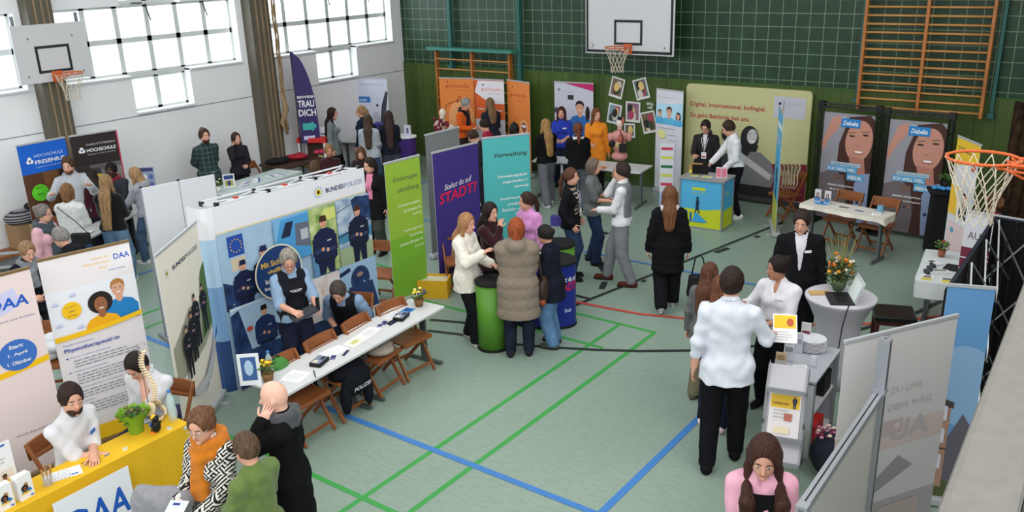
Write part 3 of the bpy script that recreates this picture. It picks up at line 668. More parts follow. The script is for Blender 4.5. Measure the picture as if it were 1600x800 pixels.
# left wall with three cross shaped window openings
WT = .35
PW = .578; rows = [2.68, 3.26, 3.84, 4.42]
wins = [(-12.04, 'window_1'), (-7.97, 'window_2'), (-3.79, 'window_3')]
def opening_cells(y0):
    c = [(i, r) for r in (1, 2) for i in range(6)]+[(i, 0) for i in (2, 3)]+[(i, 3) for i in (2, 3)]
    return c
lw = MB()
zs = [0, 2.04, 2.68, 3.84, 4.48, ZC]
def wbox(y0, y1, z0, z1):
    if y1-y0 > 1e-4: lw.box((-WT/2, (y0+y1)/2, (z0+z1)/2), (WT, y1-y0, z1-z0), wallw)
W6 = 6*PW
for k in range(5):
    z0, z1 = zs[k], zs[k+1]
    if k in (0, 4): wbox(YF, .2, z0, z1); continue
    holes = [((y+2*PW, y+4*PW) if k in (1, 3) else (y, y+W6)) for y, _ in wins]; y = YF
    for a, b_ in holes: wbox(y, a, z0, z1); y = b_
    wbox(y, .2, z0, z1)
struct(lw.build('wall_left'))
t = MB(); 
for z in (1.98,): t.box((.001, -10, z), (.006, 20, .018), C(150, 150, 155)); 
struct(t.build('trim_2'))
framem = C(205, 210, 206, .5)
def glass_mat():
    m = bpy.data.materials.new('frosted_window_glass'); m.use_nodes = True; nt = m.node_tree; nt.nodes.clear(); o = nt.nodes.new('ShaderNodeOutputMaterial')
    tr = nt.nodes.new('ShaderNodeBsdfTransparent'); tl = nt.nodes.new('ShaderNodeBsdfTranslucent'); gl = nt.nodes.new('ShaderNodeBsdfGlossy'); gl.inputs['Roughness'].default_value = .2
    tr.inputs[0].default_value = (.93, .96, .98, 1); tl.inputs[0].default_value = (.93, .96, .98, 1)
    n = nt.nodes.new('ShaderNodeTexNoise'); n.inputs['Scale'].default_value = 1.7; n.inputs['Detail'].default_value = 3; g = nt.nodes.new('ShaderNodeNewGeometry'); nt.links.new(g.outputs['Position'], n.inputs['Vector'])
    mr = nt.nodes.new('ShaderNodeMapRange'); mr.inputs[1].default_value = .35; mr.inputs[2].default_value = .65; mr.inputs[3].default_value = .15; mr.inputs[4].default_value = .5; nt.links.new(n.outputs['Fac'], mr.inputs[0])
    a = nt.nodes.new('ShaderNodeMixShader'); nt.links.new(mr.outputs[0], a.inputs[0]); nt.links.new(tr.outputs[0], a.inputs[1]); nt.links.new(tl.outputs[0], a.inputs[2])
    b_ = nt.nodes.new('ShaderNodeMixShader'); b_.inputs[0].default_value = .04; nt.links.new(a.outputs[0], b_.inputs[1]); nt.links.new(gl.outputs[0], b_.inputs[2]); nt.links.new(b_.outputs[0], o.inputs[0]); return m
GL = glass_mat()
for y0, nm in wins:
    fr = MB(); X0 = -.22; pn = MB()
    cells = opening_cells(y0)
    for i, r in cells:
        a = y0+i*PW; z0 = {0: 2.04, 1: 2.68, 2: 3.26, 3: 3.88}[r]; z1 = {0: 2.64, 1: 3.26, 2: 3.84, 3: 4.48}[r]
        pn.box((X0, a+PW/2, (z0+z1)/2), (.008, PW, z1-z0), GL)
        fr.box((X0, a+.022, (z0+z1)/2), (.06, .044, z1-z0), framem); fr.box((X0, a+PW-.022, (z0+z1)/2), (.06, .044, z1-z0), framem)
        fr.box((X0, a+PW/2, z0+.022), (.06, PW, .044), framem); fr.box((X0, a+PW/2, z1-.022), (.06, PW, .044), framem)
    fr.box((X0, y0+W6/2, 3.86), (.09, W6, .06), framem); fr.box((X0, y0+W6/2, 2.66), (.09, W6, .07), framem)
    fr.box((X0, y0+2*PW, 3.26), (.09, .06, 2.4), framem) if False else None
    w = empty(nm, (0, 0, 0)); struct(w); fo = fr.build('window_frame', w); pn.build('glass_panes', fo)
    sl = MB(); 
    for a, b_, z in ((y0, y0+2*PW, 2.655), (y0+4*PW, y0+W6, 2.655), (y0+2*PW, y0+4*PW, 2.015)): sl.box((-.08, (a+b_)/2, z+.004), (.24, b_-a, .03), C(205, 205, 208))
    sl.build('window_sill', w)
    for i, z in ((3, 3.84), (5, 3.84)):
        h = MB(); h.bar((X0+.05, y0+i*PW-.06, z+.02), (X0+.12, y0+i*PW-.30*(i == 3), z+.03), .02, .02, C(60, 55, 50)); h.bar((X0+.05, y0+i*PW, z), (X0+.12, y0+i*PW+.02, z-.28), .018, .018, C(60, 55, 50)); h.build('window_stay', w)
# gallery parapet close to the camera
pm = mat('grey_plaster', (.47, .46, .44), .95, bump=.25, bscale=45, var=.06, vscale=20)
b = MB(); b.box((0, 0, -.45), (.15, 5.4, .9), pm); p_ = b.build('wall_gallery', bevel=.02, loc=(14.235, -12.6, 3.3), rz=.031); struct(p_)
b = MB(); b.box((.12, 0, -.07), (.08, 5.4, .06), DARKM); struct(b.build('trim_3', loc=(14.235, -12.6, 3.3), rz=.031))
# painted court lines
def gline(pts, w, mt, nm, lbl, closed=False):
    m = MB(); P = [Vector((p[0], p[1], 0)) for p in pts]; V = []; F = []
    for i, p in enumerate(P):
        a = P[max(0, i-1)]; c = P[min(len(P)-1, i+1)]; d = (c-a).normalized(); n = Vector((-d.y, d.x, 0))*w/2
        V += [(p.x-n.x, p.y-n.y, gline.z), (p.x+n.x, p.y+n.y, gline.z)]
    for i in range(len(P)-1): F.append((2*i, 2*i+2, 2*i+3, 2*i+1))
    gline.z += .00035
    m.add(V, F, mt); o = m.build('court_line'); struct(o); o['label'] = lbl; return o
gline.z = .0012
gm_, bm_, rm_, km_ = C(60, 150, 70, .45), C(62, 120, 185, .45), C(190, 75, 60, .45), C(38, 44, 44, .45)
gline([(9.37, -21), (9.37, -6.26)], .055, gm_, '', ''); gline([(9.86, -21), (9.86, -6.28)], .055, gm_, '', ''); gline([(3.75, -6.27), (9.88, -6.27)], .055, gm_, '', ''); gline([(3.75, -7.0), (9.55, -7.0)], .055, gm_, '', '')
gline([(3.75, -10.78), (9.86, -10.78)], .055, gm_, '', ''); gline([(3.78, -6.27), (3.78, -14)], .055, gm_, '', ''); gline([(4.24, -6.27), (4.24, -14)], .055, gm_, '', '')
gline([(2.2, -9.84), (11.23, -9.84)], .07, bm_, '', ''); gline([(11.21, -9.84), (11.21, -4.0)], .07, bm_, '', ''); gline([(2.2, -4.09), (11.2, -4.09)], .055, bm_, '', ''); gline([(2.25, -14), (2.25, -1.2)], .05, bm_, '', '')
key = [at(890, 482, 0), at(1035, 425, 0), at(1094, 400, 0), at(1200, 357, 0)]
gline([(8.50, -6.35), (9.55, -1.0)], .06, km_, '', '')
gline([at(668, 517, 0)[:2], at(720, 523, 0)[:2], at(800, 538, 0)[:2], at(860, 543, 0)[:2], at(930, 547, 0)[:2], at(1000, 549, 0)[:2], at(1094, 548, 0)[:2], at(1180, 541, 0)[:2], at(1345, 515, 0)[:2], at(1430, 490, 0)[:2], at(1478, 467, 0)[:2]], .06, km_, '', '')
gline([(7.4, -5.75), (8.64, -5.75)], .06, km_, '', '')
gline([at(672, 500, 0)[:2], at(720, 504, 0)[:2], at(760, 509, 0)[:2]], .06, km_, '', '')
gline([at(760, 440, 0)[:2], at(890, 470, 0)[:2], at(950, 482, 0)[:2], at(1000, 491, 0)[:2], at(1080, 499, 0)[:2], at(1255, 508, 0)[:2], at(1350, 507, 0)[:2], at(1475, 494, 0)[:2]], .06, rm_, '', '')
for a, c in (((938, 416), (945, 426)), ((940, 452), (945, 441)), ((1118, 395), (1138, 388)), ((1003, 439), (1009, 440)), ((915, 398), (922, 402)), ((1180, 371), (1186, 369)), ((930, 360), (950, 366))): gline([at(*a, 0)[:2], at(*c, 0)[:2]], .09, km_, '', '')
# fill of things fixed to the hall
def pillar(x0, y0, y1, label):
    m = MB(); cm = mat('olive_grey_paint', (.36, .34, .29), .6); st = mat('weathered_wood', (.55, .47, .38), .6, var=.15)
    m.box((.13, (y0+y1)/2, ZC/2), (.26, y1-y0, ZC), cm); w = (y1-y0)/5
    for i in (1, 2.4, 3.6): m.box((.27, y0+w*(i+.4), ZC/2), (.03, w*.32, ZC-.02), st)
    o = m.build('wall_pillar'); tag(o, label, 'pillar'); return o
pillar(0, -8.47, -8.08, 'olive grey strip-clad pillar behind the left basketball backboard'); pillar(0, -4.36, -3.92, 'olive grey strip-clad pillar between the two windows, beside the climbing rope')
# climbing rope
rp = empty('climbing_rope', (.42, -3.98, 0), 0, 'bundled pale climbing ropes hanging beside the pillar between the windows', 'rope')
rm = mat('hemp_rope', (.60, .50, .38), .9, bump=.8, bscale=60, bstretch=(1, 1, 3))
for k in range(3):
    m = MB(); pts = []; 
    for i in range(40):
        z = 7.2-i*.152; a = i*.5+k*2.1; pts.append((.030*math.cos(a), .030*math.sin(a)+(.04*math.sin(z*.6)), z))
    m.tube(pts, .019, rm, 6); m.build('rope_strand', rp, True)
m = MB(); m.tube([(.0, .0, 2.0-.12*0), (.02, .06, 1.7), (-.02, -.05, 1.45), (.02, .02, 1.2)], [.03, .055, .05, .03], rm, 8); m.build('knot', rp, True)
# wall bars
wood = mat('varnished_beech', (.66, .40, .17), .4, var=.15, vscale=3, spec=.5); wood2 = mat('pale_beech_rung', (.74, .53, .30), .45, var=.1)
teal = C(45, 95, 88, .5)
def wall_bars(x0, x1, z0, z1, y, label, sp=.131, top=False):
    e = empty('wall_bars', (x0, y, 0), 0, label, 'wall bars'); xm = (x1-x0)/2
    for x in (0, xm, x1-x0): m = MB(); m.box((x, 0, (z0+z1)/2), (.05, .11, z1-z0), wood); m.build('post', e, bevel=.006)
    n = int((z1-z0-.1)/sp)
    for a, c in ((0, xm), (xm, x1-x0)):
        for i in range(n+1):
            if top and i > n-3 and False: continue
            z = z0+.07+i*sp
            m = MB(); m.tube([(a+.02, -.03, z), (c-.02, -.03, z)], .018, wood2, 8); m.build('rung', e, True)
    return e
wb1 = wall_bars(10.37, 12.2, 1.86, 5.2, -.20, 'tall orange-brown wooden wall bars at the right of the green tiled wall')
wb2 = wall_bars(1.22, 3.25, .1, 2.50, -.22, 'wooden wall bars with teal top beam behind the orange banners', .215)
m = MB(); m.box((1.02, -.06, 2.55), (2.35, .22, .06), C(60, 130, 115, .4)); m.build('top_beam', wb2)
def upright(x, z0, z1, lbl, y=-.1, w=.09):
    m = MB(); m.box((0, 0, (z0+z1)/2), (w, .1, z1-z0), teal); m.box((0, -.03, z0), (w+.04, .14, .08), teal); o = m.build('steel_upright', loc=(x, y, 0)); tag(o, lbl, 'upright')
upright(1.55, 2.15, 6.5, 'teal steel upright above the left end of the wall bars beam'); upright(3.42, 1.9, 6.5, 'teal steel upright at the right end of the wall bars beam'); upright(12.32, 1.9, 6.5, 'teal steel upright right of the tall wall bars', -.06, .05); upright(10.3, 2.0, 6.5, 'thin teal upright left of the tall wall bars', -.06, .04)
# basketball goals
orange = C(205, 95, 45, .4); netm = mat('net_cord', (.80, .76, .68), .9)
def hoop(name, loc, rz, label, board=True, bracket=1.0, bw=1.8, bh=1.1, z=3.05, low=.15, blackedge=False, foul=False, big=False):
    'rim centre at local origin, board behind at +y'
    e = empty(name, loc, rz, label, 'basketball hoop')
    m = MB(); R = .225; m.tube([(R*math.cos(a), R*math.sin(a), 0) for a in np.linspace(0, 2*PI, 32, endpoint=False)], .011 if not big else .011, orange, 8, True); m.build('rim', e, True)
    m = MB()
    for q in (-1, 1): m.tube([(q*.12, .19, -.01), (q*.07, .38, -.02)], .010, orange, 6); m.tube([(q*.15, .14, -.01), (q*.06, .37, -.13)], .009, orange, 6)
    m.box((0, .385, -.07), (.18, .01, .18), orange); m.build('rim_bracket', e)
    m = MB(); n = 12; lv = [(R*.98, -.015), (.185, -.12), (.145, -.22), (.118, -.31), (.112, -.40), (.118, -.45)]
    for sgn in (1, -1):
        for k in range(n):
            pts = []
            for i, (r_, z_) in enumerate(lv): a = 2*PI*(k+sgn*i*.5)/n; pts.append((r_*math.cos(a), r_*math.sin(a), z_))
            m.tube(pts, .0042, netm, 4)
    for k in range(n): a = 2*PI*k/n; m.tube([((R+.012)*math.cos(a), (R+.012)*math.sin(a), .008), ((R-.012)*math.cos(a), (R-.012)*math.sin(a), -.03)], .005, netm, 4)
    m.build('net', e)
    if board:
        w = bw; m = MB(); bmx = mat('painted_board', (.78, .78, .79), .45); m.box((0, .41, bh/2-low), (w, .03, bh), bmx)
        A = Art(w, bh, M=Matrix.Translation((-w/2, .394, -low))); kk = C(35, 38, 40)
        if blackedge:
            m.box((0, .415, bh/2-low), (w+.05, .02, bh+.05), C(200, 200, 200)); 
            for a in ((0, 0, w, .05), (0, 0, .045, bh), (w-.045, 0, w, bh), (0, bh-.05, w, bh)): A.rect(*a, kk)
            A.ell(.12, .13, .05, .05, C(190, 140, 150)); A.ell(.12, .13, .04, .04, bmx)
        u0 = w/2-.295; v0 = low-.0
        for a in ((u0, v0, u0+.59, v0+.045), (u0, v0+.405, u0+.59, v0+.45), (u0, v0, u0+.045, v0+.45), (u0+.545, v0, u0+.59, v0+.45)): A.rect(*a, kk)
        for p in ((.15, .12), (w-.15, .12), (.25, bh-.22), (w-.25, bh-.22)): A.ell(*p, .018, .018, C(130, 130, 135), 10)
        o = m.build('backboard', e); A.mb.build('target_marking', o)
    m = MB()
    if board:
        for q in (-.6, .6):
            for z_ in (.0, bh*.75): m.tube([(q, .43, z_), (q*.9, .41+bracket, z_)], .022, teal if blackedge else STEEL, 8)
            m.tube([(q, .43, 0), (q*.9, .41+bracket, bh*.75)], .014, teal if blackedge else STEEL, 6)
            m.tube([(q*.9, .41+bracket, -.05), (q*.9, .41+bracket, bh)], .03, teal if blackedge else STEEL, 8)
        m.tube([(-.54, .41+bracket, 0), (.54, .41+bracket, 0)], .02, STEEL, 8)
    else:
        for q in (-.12, .12): m.tube([(q, .20, -.0), (q, 1.5, -.0)], .012, orange, 6); m.tube([(q, .12, -.03), (q, 1.4, -.12)], .009, orange, 6)
    m.build('wall_frame', e); return e
hoop('basketball_hoop', (6.28, -1.02, 2.81), 0, 'basketball hoop with black-edged white backboard on the green tiled wall', True, .55, 1.8, 1.2, blackedge=True)
lh = hoop('basketball_hoop', (.70, -8.24, 2.93), PI/2, 'basketball hoop with plain white backboard on the left window wall', True, .05, 1.25, .95); lh.scale = (.92, .92, .92)
R3 = at(1536, 247, 3.06); hoop('basketball_hoop', R3, -PI/2-.1, 'orange basketball ring with cord net jutting in at the right edge', False, 0)
# photographs taped to the green wall
def photo(px, py, w, h, rot, kind, lbl):
    p = at_plane(px, py, 1, -.05); A = Art(w, h, M=Matrix.Translation((-w/2, -.004, -h/2)))
    A.rect(0, 0, w, h, C(215, 215, 212)); c = .03; A.clip = (c, c*1.5, w-c, h-c)
    A.rect(0, 0, w, h, [C(120, 100, 85), C(95, 105, 100), C(120, 150, 165), C(140, 100, 120), C(110, 95, 70), C(90, 90, 90)][kind])
    r = random.Random(kind)
    for i in range(5): A.ell(r.uniform(.1, w-.1), r.uniform(.1, h-.1), .06, .09, [C(205, 200, 190), C(40, 40, 42), C(170, 60, 90), C(60, 70, 50), C(220, 190, 120)][(i+kind) % 5], 10)
    m = MB(); m.box((0, 0, 0), (w, .005, h), WHITE); m.add(np.concatenate(A.mb.v), A.mb.f, WHITE)
    o = MB(); o.box((0, 0, 0), (w, .006, h), C(225, 225, 222)); o2 = o
    base = len(o.f)
    off = 0
    for V in A.mb.v: pass
    VV = np.concatenate(A.mb.v)
    for i, fc in enumerate(A.mb.f): o.add(VV[list(fc)], [tuple(range(len(fc)))], A.mb.mats[A.mb.mi[i]])
    ob = o.build('photo_print'); ob.location = p; ob.rotation_euler[1] = rot; tag(ob, lbl, 'photo', 'photo prints taped to the green boards')
photo(964, 137, .30, .40, .22, 0, 'white-bordered photo of one pale figure, top left of the wall photos'); photo(1002, 139, .30, .40, -.28, 1, 'tilted white-bordered photo of two dark figures, top right of the wall photos')
photo(960, 178, .30, .40, .16, 2, 'bluish photo print, middle left of the wall photos'); photo(989, 175, .32, .40, 0, 3, 'upright pinkish photo print in the middle of the wall photos'); photo(1014, 191, .32, .42, -.25, 4, 'tilted photo print nearest the nursing banner'); photo(984, 204, .24, .28, -.05, 5, 'small grey photo print behind the anatomy torso')
p = at_plane(1016, 165, 1, -.05); A = Art(.2, .16, M=Matrix.Translation((-.1, -.004, -.08))); A.rect(0, 0, .2, .16, C(60, 80, 40)); A.text('SKILL', .1, .09, .16, .05, WHITE, True, align='c'); A.text('LAB', .1, .02, .10, .05, WHITE, True, align='c'); o = A.mb.build('wall_sign'); o.location = p; tag(o, 'small white lettered sign among the wall photos', 'sign')
# camouflage curtain at the right end of the back wall
m = MB(); pts = []
for i in range(60): pts.append((i*.02, .04*math.sin(i*.9)))
for i in range(59): m.add([(pts[i][0], pts[i][1], .05), (pts[i+1][0], pts[i+1][1], .05), (pts[i+1][0], pts[i+1][1], 2.15), (pts[i][0], pts[i][1], 2.15)], [(0, 1, 2, 3)], mat('mottled_brown_curtain', (.25, .18, .11), .9, var=.8, vscale=7))
o = m.build('curtain', smooth=True, loc=(12.63, -.2, 0)); tag(o, 'mottled dark brown curtain hanging at the far right of the green wall', 'curtain')
# ------------------------------------------------------------------ furniture builders
def ab(A, B):
    'origin, rotation and width for something spanning A (viewer left) to B (viewer right)'
    d = Vector((B[0]-A[0], B[1]-A[1])); return ((A[0]+B[0])/2, (A[1]+B[1])/2), math.atan2(d.y, d.x), d.length
def chair(x, y, face, label, group='folding wooden chairs of the hall'):
    'face: direction the sitter looks, degrees'
    e = empty('folding_chair', (x, y, 0), math.radians(face)-PI/2, label, 'chair', group); w = .20
    src = chair.__dict__.get('src')
    if src:
        for ch in [q for q in bpy.data.objects if q.parent == src]: c = ch.copy(); COL.objects.link(c); c.parent = e
        return e
    m = MB(); m.box((0, .01, .435), (.42, .37, .022), CHAIRW); m.box((0, .19, .425), (.42, .02, .04), CHAIRW); m.build('seat', e, bevel=.006)
    m = MB(); pts = []
    for i in range(9): a = -1+i*.25; pts.append((a*.21, -.245-.03*(1-a*a)))
    for i in range(8):
        (x0, y0), (x1, y1) = pts[i], pts[i+1]
        m.add([(x0, y0, .66), (x1, y1, .66), (x1, y1-.02, .80), (x0, y0-.02, .80), (x0, y0+.02, .66), (x1, y1+.02, .66), (x1, y1, .80), (x0, y0, .80)], [(0, 1, 2, 3)[::-1], (4, 5, 6, 7), (3, 2, 6, 7)[::-1], (0, 4, 5, 1)], CHAIRW)
    m.build('backrest', e)
    for q in (-1, 1):
        m = MB(); m.bar((q*w, -.255, .80), (q*w, .21, .01), .022, .038, CHAIRW); m.build('leg', e, bevel=.004)
        m = MB(); m.bar((q*(w-.03), .14, .43), (q*(w-.03), -.25, .01), .022, .038, CHAIRW); m.build('leg', e, bevel=.004)
    for a_, z_, k_ in ((.0, .09, .16), (.03, .09, -.20), (0, .69, -.20)): m = MB(); m.bar((-w+a_, k_, z_), (w-a_, k_, z_), .018, .03, CHAIRW); m.build('stretcher', e)
    chair.src = e; return e
def table(c, rz, L, Wd, z, label, name='folding_table', top=None, cat='table', legs=True):
    e = empty(name, (c[0], c[1], 0), rz, label, cat); tm = top or mat('white_laminate', (.80, .80, .80), .35)
    m = MB(); m.box((0, 0, z-.014), (L, Wd, .028), tm); m.build('tabletop', e, bevel=.004)
    m = MB(); m.box((0, 0, z-.045), (L-.16, Wd-.14, .034), STEEL); m.build('frame', e)
    if legs:
        for q in (-1, 1):
            m = MB(); x = q*(L/2-.10); m.box((x, 0, z/2), (.035, .06, z-.08), STEEL); m.box((x, .035, z/2), (.03, .03, z-.08), STEEL); m.box((x, 0, .025), (.04, Wd*.95, .035), STEEL); m.build('leg', e, bevel=.004)
    return e
def tcloth(c, rz, L, Wd, z, mt, drop, label, cat='tablecloth', skirt=None):
    'cloth over the top with hanging wavy sides'
    e = MB(); n = 40; ring = []
    per = [(-L/2, -Wd/2), (L/2, -Wd/2), (L/2, Wd/2), (-L/2, Wd/2)]
    pts = []
    for i in range(4):
        a, b = per[i], per[(i+1) % 4]; k = max(6, int(math.dist(a, b)/.06))
        for j in range(k): t = j/k; pts.append((a[0]+(b[0]-a[0])*t, a[1]+(b[1]-a[1])*t, i, t))
    N = len(pts); V = []; R_ = 5
    for r in range(R_+1):
        f_ = r/R_
        for j, (x, y, sd, t) in enumerate(pts):
            nx, ny = ((0, -1), (1, 0), (0, 1), (-1, 0))[sd]; d = drop[sd] if hasattr(drop, '__len__') else drop
            o_ = .012+f_*(.012+.022*math.sin(j*.9+sd)*math.sin(j*.37)); V.append((x+nx*o_, y+ny*o_, z+.006-d*f_))
    F = [(r*N+j, (r+1)*N+j, (r+1)*N+(j+1) % N, r*N+(j+1) % N) for r in range(R_) for j in range(N)]
    F.append(tuple(range(N))); e.add(V, F, mt)
    o = e.build('tablecloth', smooth=False, loc=(c[0], c[1], 0), rz=rz); tag(o, label, cat); return o
def rollup(A, B, h, art, label, cat='roll-up banner', base=(170, 172, 176), name='roll_up_banner', back=True, sheet=None):
    (cx, cy), rz, w = ab(A, B); e = empty(name, (cx, cy, 0), rz, label, cat)
    sh = MB(); ph = h-.09; sheetm = sheet or WHITE
    sh.box((0, .0015, .09+ph/2), (w, .003, ph), sheetm)
    a = Art(w, ph, M=Matrix.Translation((-w/2, 0, .09)), step=.0006); art(a)
    VV = np.concatenate(a.mb.v)
    off = sh.n; sh.add(VV, a.mb.f, WHITE); k0 = len(sh.mi)-len(a.mb.f)
    for i, q in enumerate(a.mb.mi): sh.mi[k0+i] = sh.m(a.mb.mats[q])
    sh.build('printed_panel', e)
    m = MB(); m.box((0, .02, .045), (w+.03, .13, .075), C(*base, .4)); m.build('base', e, bevel=.015)
    m = MB(); m.box((0, .004, h+.005), (w+.01, .022, .028), C(*base, .4)); m.build('top_rail', e, bevel=.004)
    m = MB(); m.tube([(0, .03, .08), (0, .018, h)], .010, ALU, 6); m.build('pole', e, True)
    for q in (-1, 1): m = MB(); m.box((q*w*.32, .02, .008), (.05, .30, .014), C(*base, .4)); m.build('foot', e)
    return e
def item(name, mb, loc, rz, label, cat, group=None, bevel=0, smooth=False):
    o = mb.build(name, bevel=bevel, smooth=smooth, loc=loc, rz=rz); tag(o, label, cat, group); return o
def artinto(mb, a):
    VV = np.concatenate(a.mb.v); mb.add(VV, a.mb.f, WHITE); k0 = len(mb.mi)-len(a.mb.f)
    for i, q in enumerate(a.mb.mi): mb.mi[k0+i] = mb.m(a.mb.mats[q])
def flatart(w, d, fn, base=WHITE, th=.004):
    'sheet lying flat, art seen from above (u = x, v = y)'
    m = MB(); m.box((0, 0, th/2), (w, d, th), base); M = Matrix.Translation((-w/2, -d/2, th))@Matrix.Rotation(-PI/2, 4, 'X')
    a = Art(w, d, M=M, step=.0005); fn(a)
    if a.mb.v: artinto(m, a)
    return m
def bag_strap(m, a, b, c, r, mt): m.tube([a, b, c], r, mt, 6)
def plant_pot(loc, label, flowers, pot=(120, 85, 50), wrap=None, r=.06, h=.09, spread=.11, n=26, name='potted_flowers'):
    e = empty(name, loc, 0, label, 'plant'); m = MB(); m.lathe([(r*.7, 0), (r, h), (r*.92, h), (r*.9, h-.01)], C(*pot)); m.build('pot', e, True)
    if wrap:
        m = MB(); V = []; F = []; N = 20
        for j in range(N):
            a = 2*PI*j/N; V += [(r*.9*math.cos(a), r*.9*math.sin(a), .0), (r*1.2*math.cos(a), r*1.2*math.sin(a), h), ((r*2.1+.02*math.sin(j*2.4))*math.cos(a), (r*2.1+.02*math.sin(j*2.4))*math.sin(a), h*1.9+.02*math.cos(j*3))]
        for j in range(N): k = (j+1) % N; F += [(3*j, 3*k, 3*k+1, 3*j+1), (3*j+1, 3*k+1, 3*k+2, 3*j+2)]
        m.add(V, F, C(*wrap, .5)); m.build('wrapping', e, True)
    lf = MB(); fl = MB(); rr = random.Random(int(loc[0]*100)); gr = [C(70, 110, 45), C(95, 130, 60), C(50, 85, 40)]
    for i in range(n):
        a = rr.uniform(0, 2*PI); q = rr.uniform(.2, 1)*spread; z = h+rr.uniform(.02, .09)
        lf.ell((q*math.cos(a), q*math.sin(a), z), (.032, .018, .006), gr[i % 3], rz3(a)@ry(rr.uniform(-.9, .3)), 6, 4)
    for i in range(len(flowers)*4):
        a = rr.uniform(0, 2*PI); q = rr.uniform(0, .8)*spread; z = h+.07+rr.uniform(0, .05)
        fl.ell((q*math.cos(a), q*math.sin(a), z), (.02, .02, .014), C(*flowers[i % len(flowers)]), None, 7, 5)
    lf.build('leaves', e, True); fl.build('blossoms', e, True); return e
def bottle(loc, label, col=(190, 215, 215), h=.25, group=None):
    gm = mat('clear_bottle_plastic', (.80, .90, .90), .1, alpha=.45, spec=.6)
    e = empty('water_bottle', loc, 0, label, 'bottle', group); m = MB(); m.lathe([(.030, 0), (.034, .01), (.034, h*.62), (.028, h*.75), (.013, h*.88), (.013, h*.93)], gm, 16); m.build('body', e, True)
    m = MB(); m.cyl((0, 0, h*.92), .016, .022, C(60, 120, 190), 12); m.build('cap', e); return e
RED, NAVY = C(200, 45, 40), C(24, 34, 72)
SK = C(214, 160, 132); SKD = C(120, 72, 50); BRN = C(70, 42, 28); BLK = C(18, 18, 20); GRY = C(140, 142, 146); LTB = C(150, 190, 215)
DGREY = C(95, 98, 104); YEL = C(240, 190, 20); DAAB = C(30, 90, 185)
# ------------------------------------------------------------------ DAA stand, bottom left
def art_daa1(a):
    w, h = a.w, a.h; a.rect(0, 0, w, h, C(228, 222, 224))
    a.text('DAA', w*.80, h*.925, w*.18, .055, DAAB, True); a.text('Schule für', w*.55, h*.945, w*.2, .022, YEL, False, .2); a.text('Physiotherapie', w*.45, h*.918, w*.30, .028, YEL, False, .2); a.text('Trier', w*.62, h*.893, w*.1, .022, YEL, False, .2)
    a.para(w*.72, h*.875, w*.25, 1, .02, C(130, 140, 190), .008)
    v0 = h*.60; a.clip = (0, v0, w, h); a.rect(0, v0, w, h*.83, C(228, 230, 236))
    a.bust(w*.78, h*.775, .075, SK, C(176, 120, 60), C(30, 125, 190), 'short', (0, v0, w, h)); a.bust(w*.56, h*.715, .075, C(150, 95, 62), C(35, 24, 20), C(238, 170, 20), 'afro', (0, v0, w, h))
    a.ell(w*.24, h*.72, .085, .085, YEL); a.text('50 Jahre', w*.24, h*.735, .10, .018, C(70, 60, 90), align='c', rot=.1); a.text('DAA', w*.24, h*.712, .06, .02, C(70, 60, 90), align='c', rot=.1); a.text('in Trier', w*.24, h*.69, .08, .018, C(70, 60, 90), align='c', rot=.1)
    for q, p in enumerate(((.28, .80), (.08, .77), (.08, .66), (.30, .63))): a.ell(w*p[0], h*p[1], .025, .02, C(205, 212, 232)); a.text('HILFE', w*p[0], h*p[1]-.02, .05, .012, C(110, 120, 190), align='c')
    a.clip = (0, 0, w, h)
    P = [(0, h*.57+.0)]; n = 10
    for i in range(n+1): t = i/n; P.append((w*t, h*(.575+.035*t*t)))
    for i in range(n, -1, -1): t = i/n; P.append((w*t, h*(.600+.035*t*t)))
    a.poly(P[1:], YEL)
    a.text('Staatlich anerkannte/-r', w*.07, h*.545, w*.35, .020, C(110, 120, 180)); a.text('Physiotherapeut/-in', w*.07, h*.505, w*.62, .052, C(45, 70, 160), True)
    v = h*.475
    for i, (hd_, n) in enumerate((('Dauer: 3 Jahre (Vollzeit)', 3), ('Zugangsvoraussetzungen', 4), ('Ausbildungskosten / Förderung', 3), ('Bewerbung', 4))):
        a.ell(w*.085, v+.009, .009, .009, C(45, 70, 160), 8); a.text(hd_, w*.12, v, w*.018*len(hd_), .018, C(70, 90, 170)); a.para(w*.15, v-.035, w*.75, n, .030, C(125, 130, 145), .009, i); v -= .035+.030*n+.02
    a.rect(0, 0, w, h*.08, YEL)
def art_daa0(a):
    w, h = a.w, a.h; a.rect(0, 0, w, h, C(230, 212, 210)); a.poly([(w*.55, h*.80), (w*.85, h*.84), (w*.80, h*.93), (w*.5, h*.89)], C(200, 200, 232))
    a.text('DAA', w*.52, h*.835, w*.40, .10, DAAB, True, .12); a.text('Gesundheit und Soziales', w*.45, h*.775, w*.5, .02, C(120, 120, 160))
    P = [(w*i/10, h*(.50+.035*(i/10)**2)) for i in range(11)]+[(w*i/10, h*(.53+.035*(i/10)**2)) for i in range(10, -1, -1)]; a.poly(P, YEL)
    a.ell(w*.70, h*.605, .16, .145, C(60, 110, 190)); a.text('Start:', w*.70, h*.64, .12, .035, WHITE, True, align='c'); a.text('1. April', w*.70, h*.60, .16, .035, WHITE, True, align='c'); a.text('1. Oktober', w*.70, h*.56, .20, .035, WHITE, True, align='c')
    a.text('www.daa-trier.de', w*.5, h*.20, w*.4, .025, GRY)
HB = 1.98
B0, B1 = at(58, 409, HB), at(201, 377, HB)
rollup(B0, B1, HB, art_daa1, 'white physiotherapy roll-up banner showing two smiling people over a yellow wave', base=(120, 95, 60))
C1 = at(46, 419, HB); dd = (B1-B0).normalized(); C0 = C1-Vector((.10, .99, 0)).normalized()*.82
rollup(C0, C1, HB, art_daa0, 'pinkish-white roll-up banner with a blue start date circle at the left edge', base=(120, 95, 60))
TZ = .72
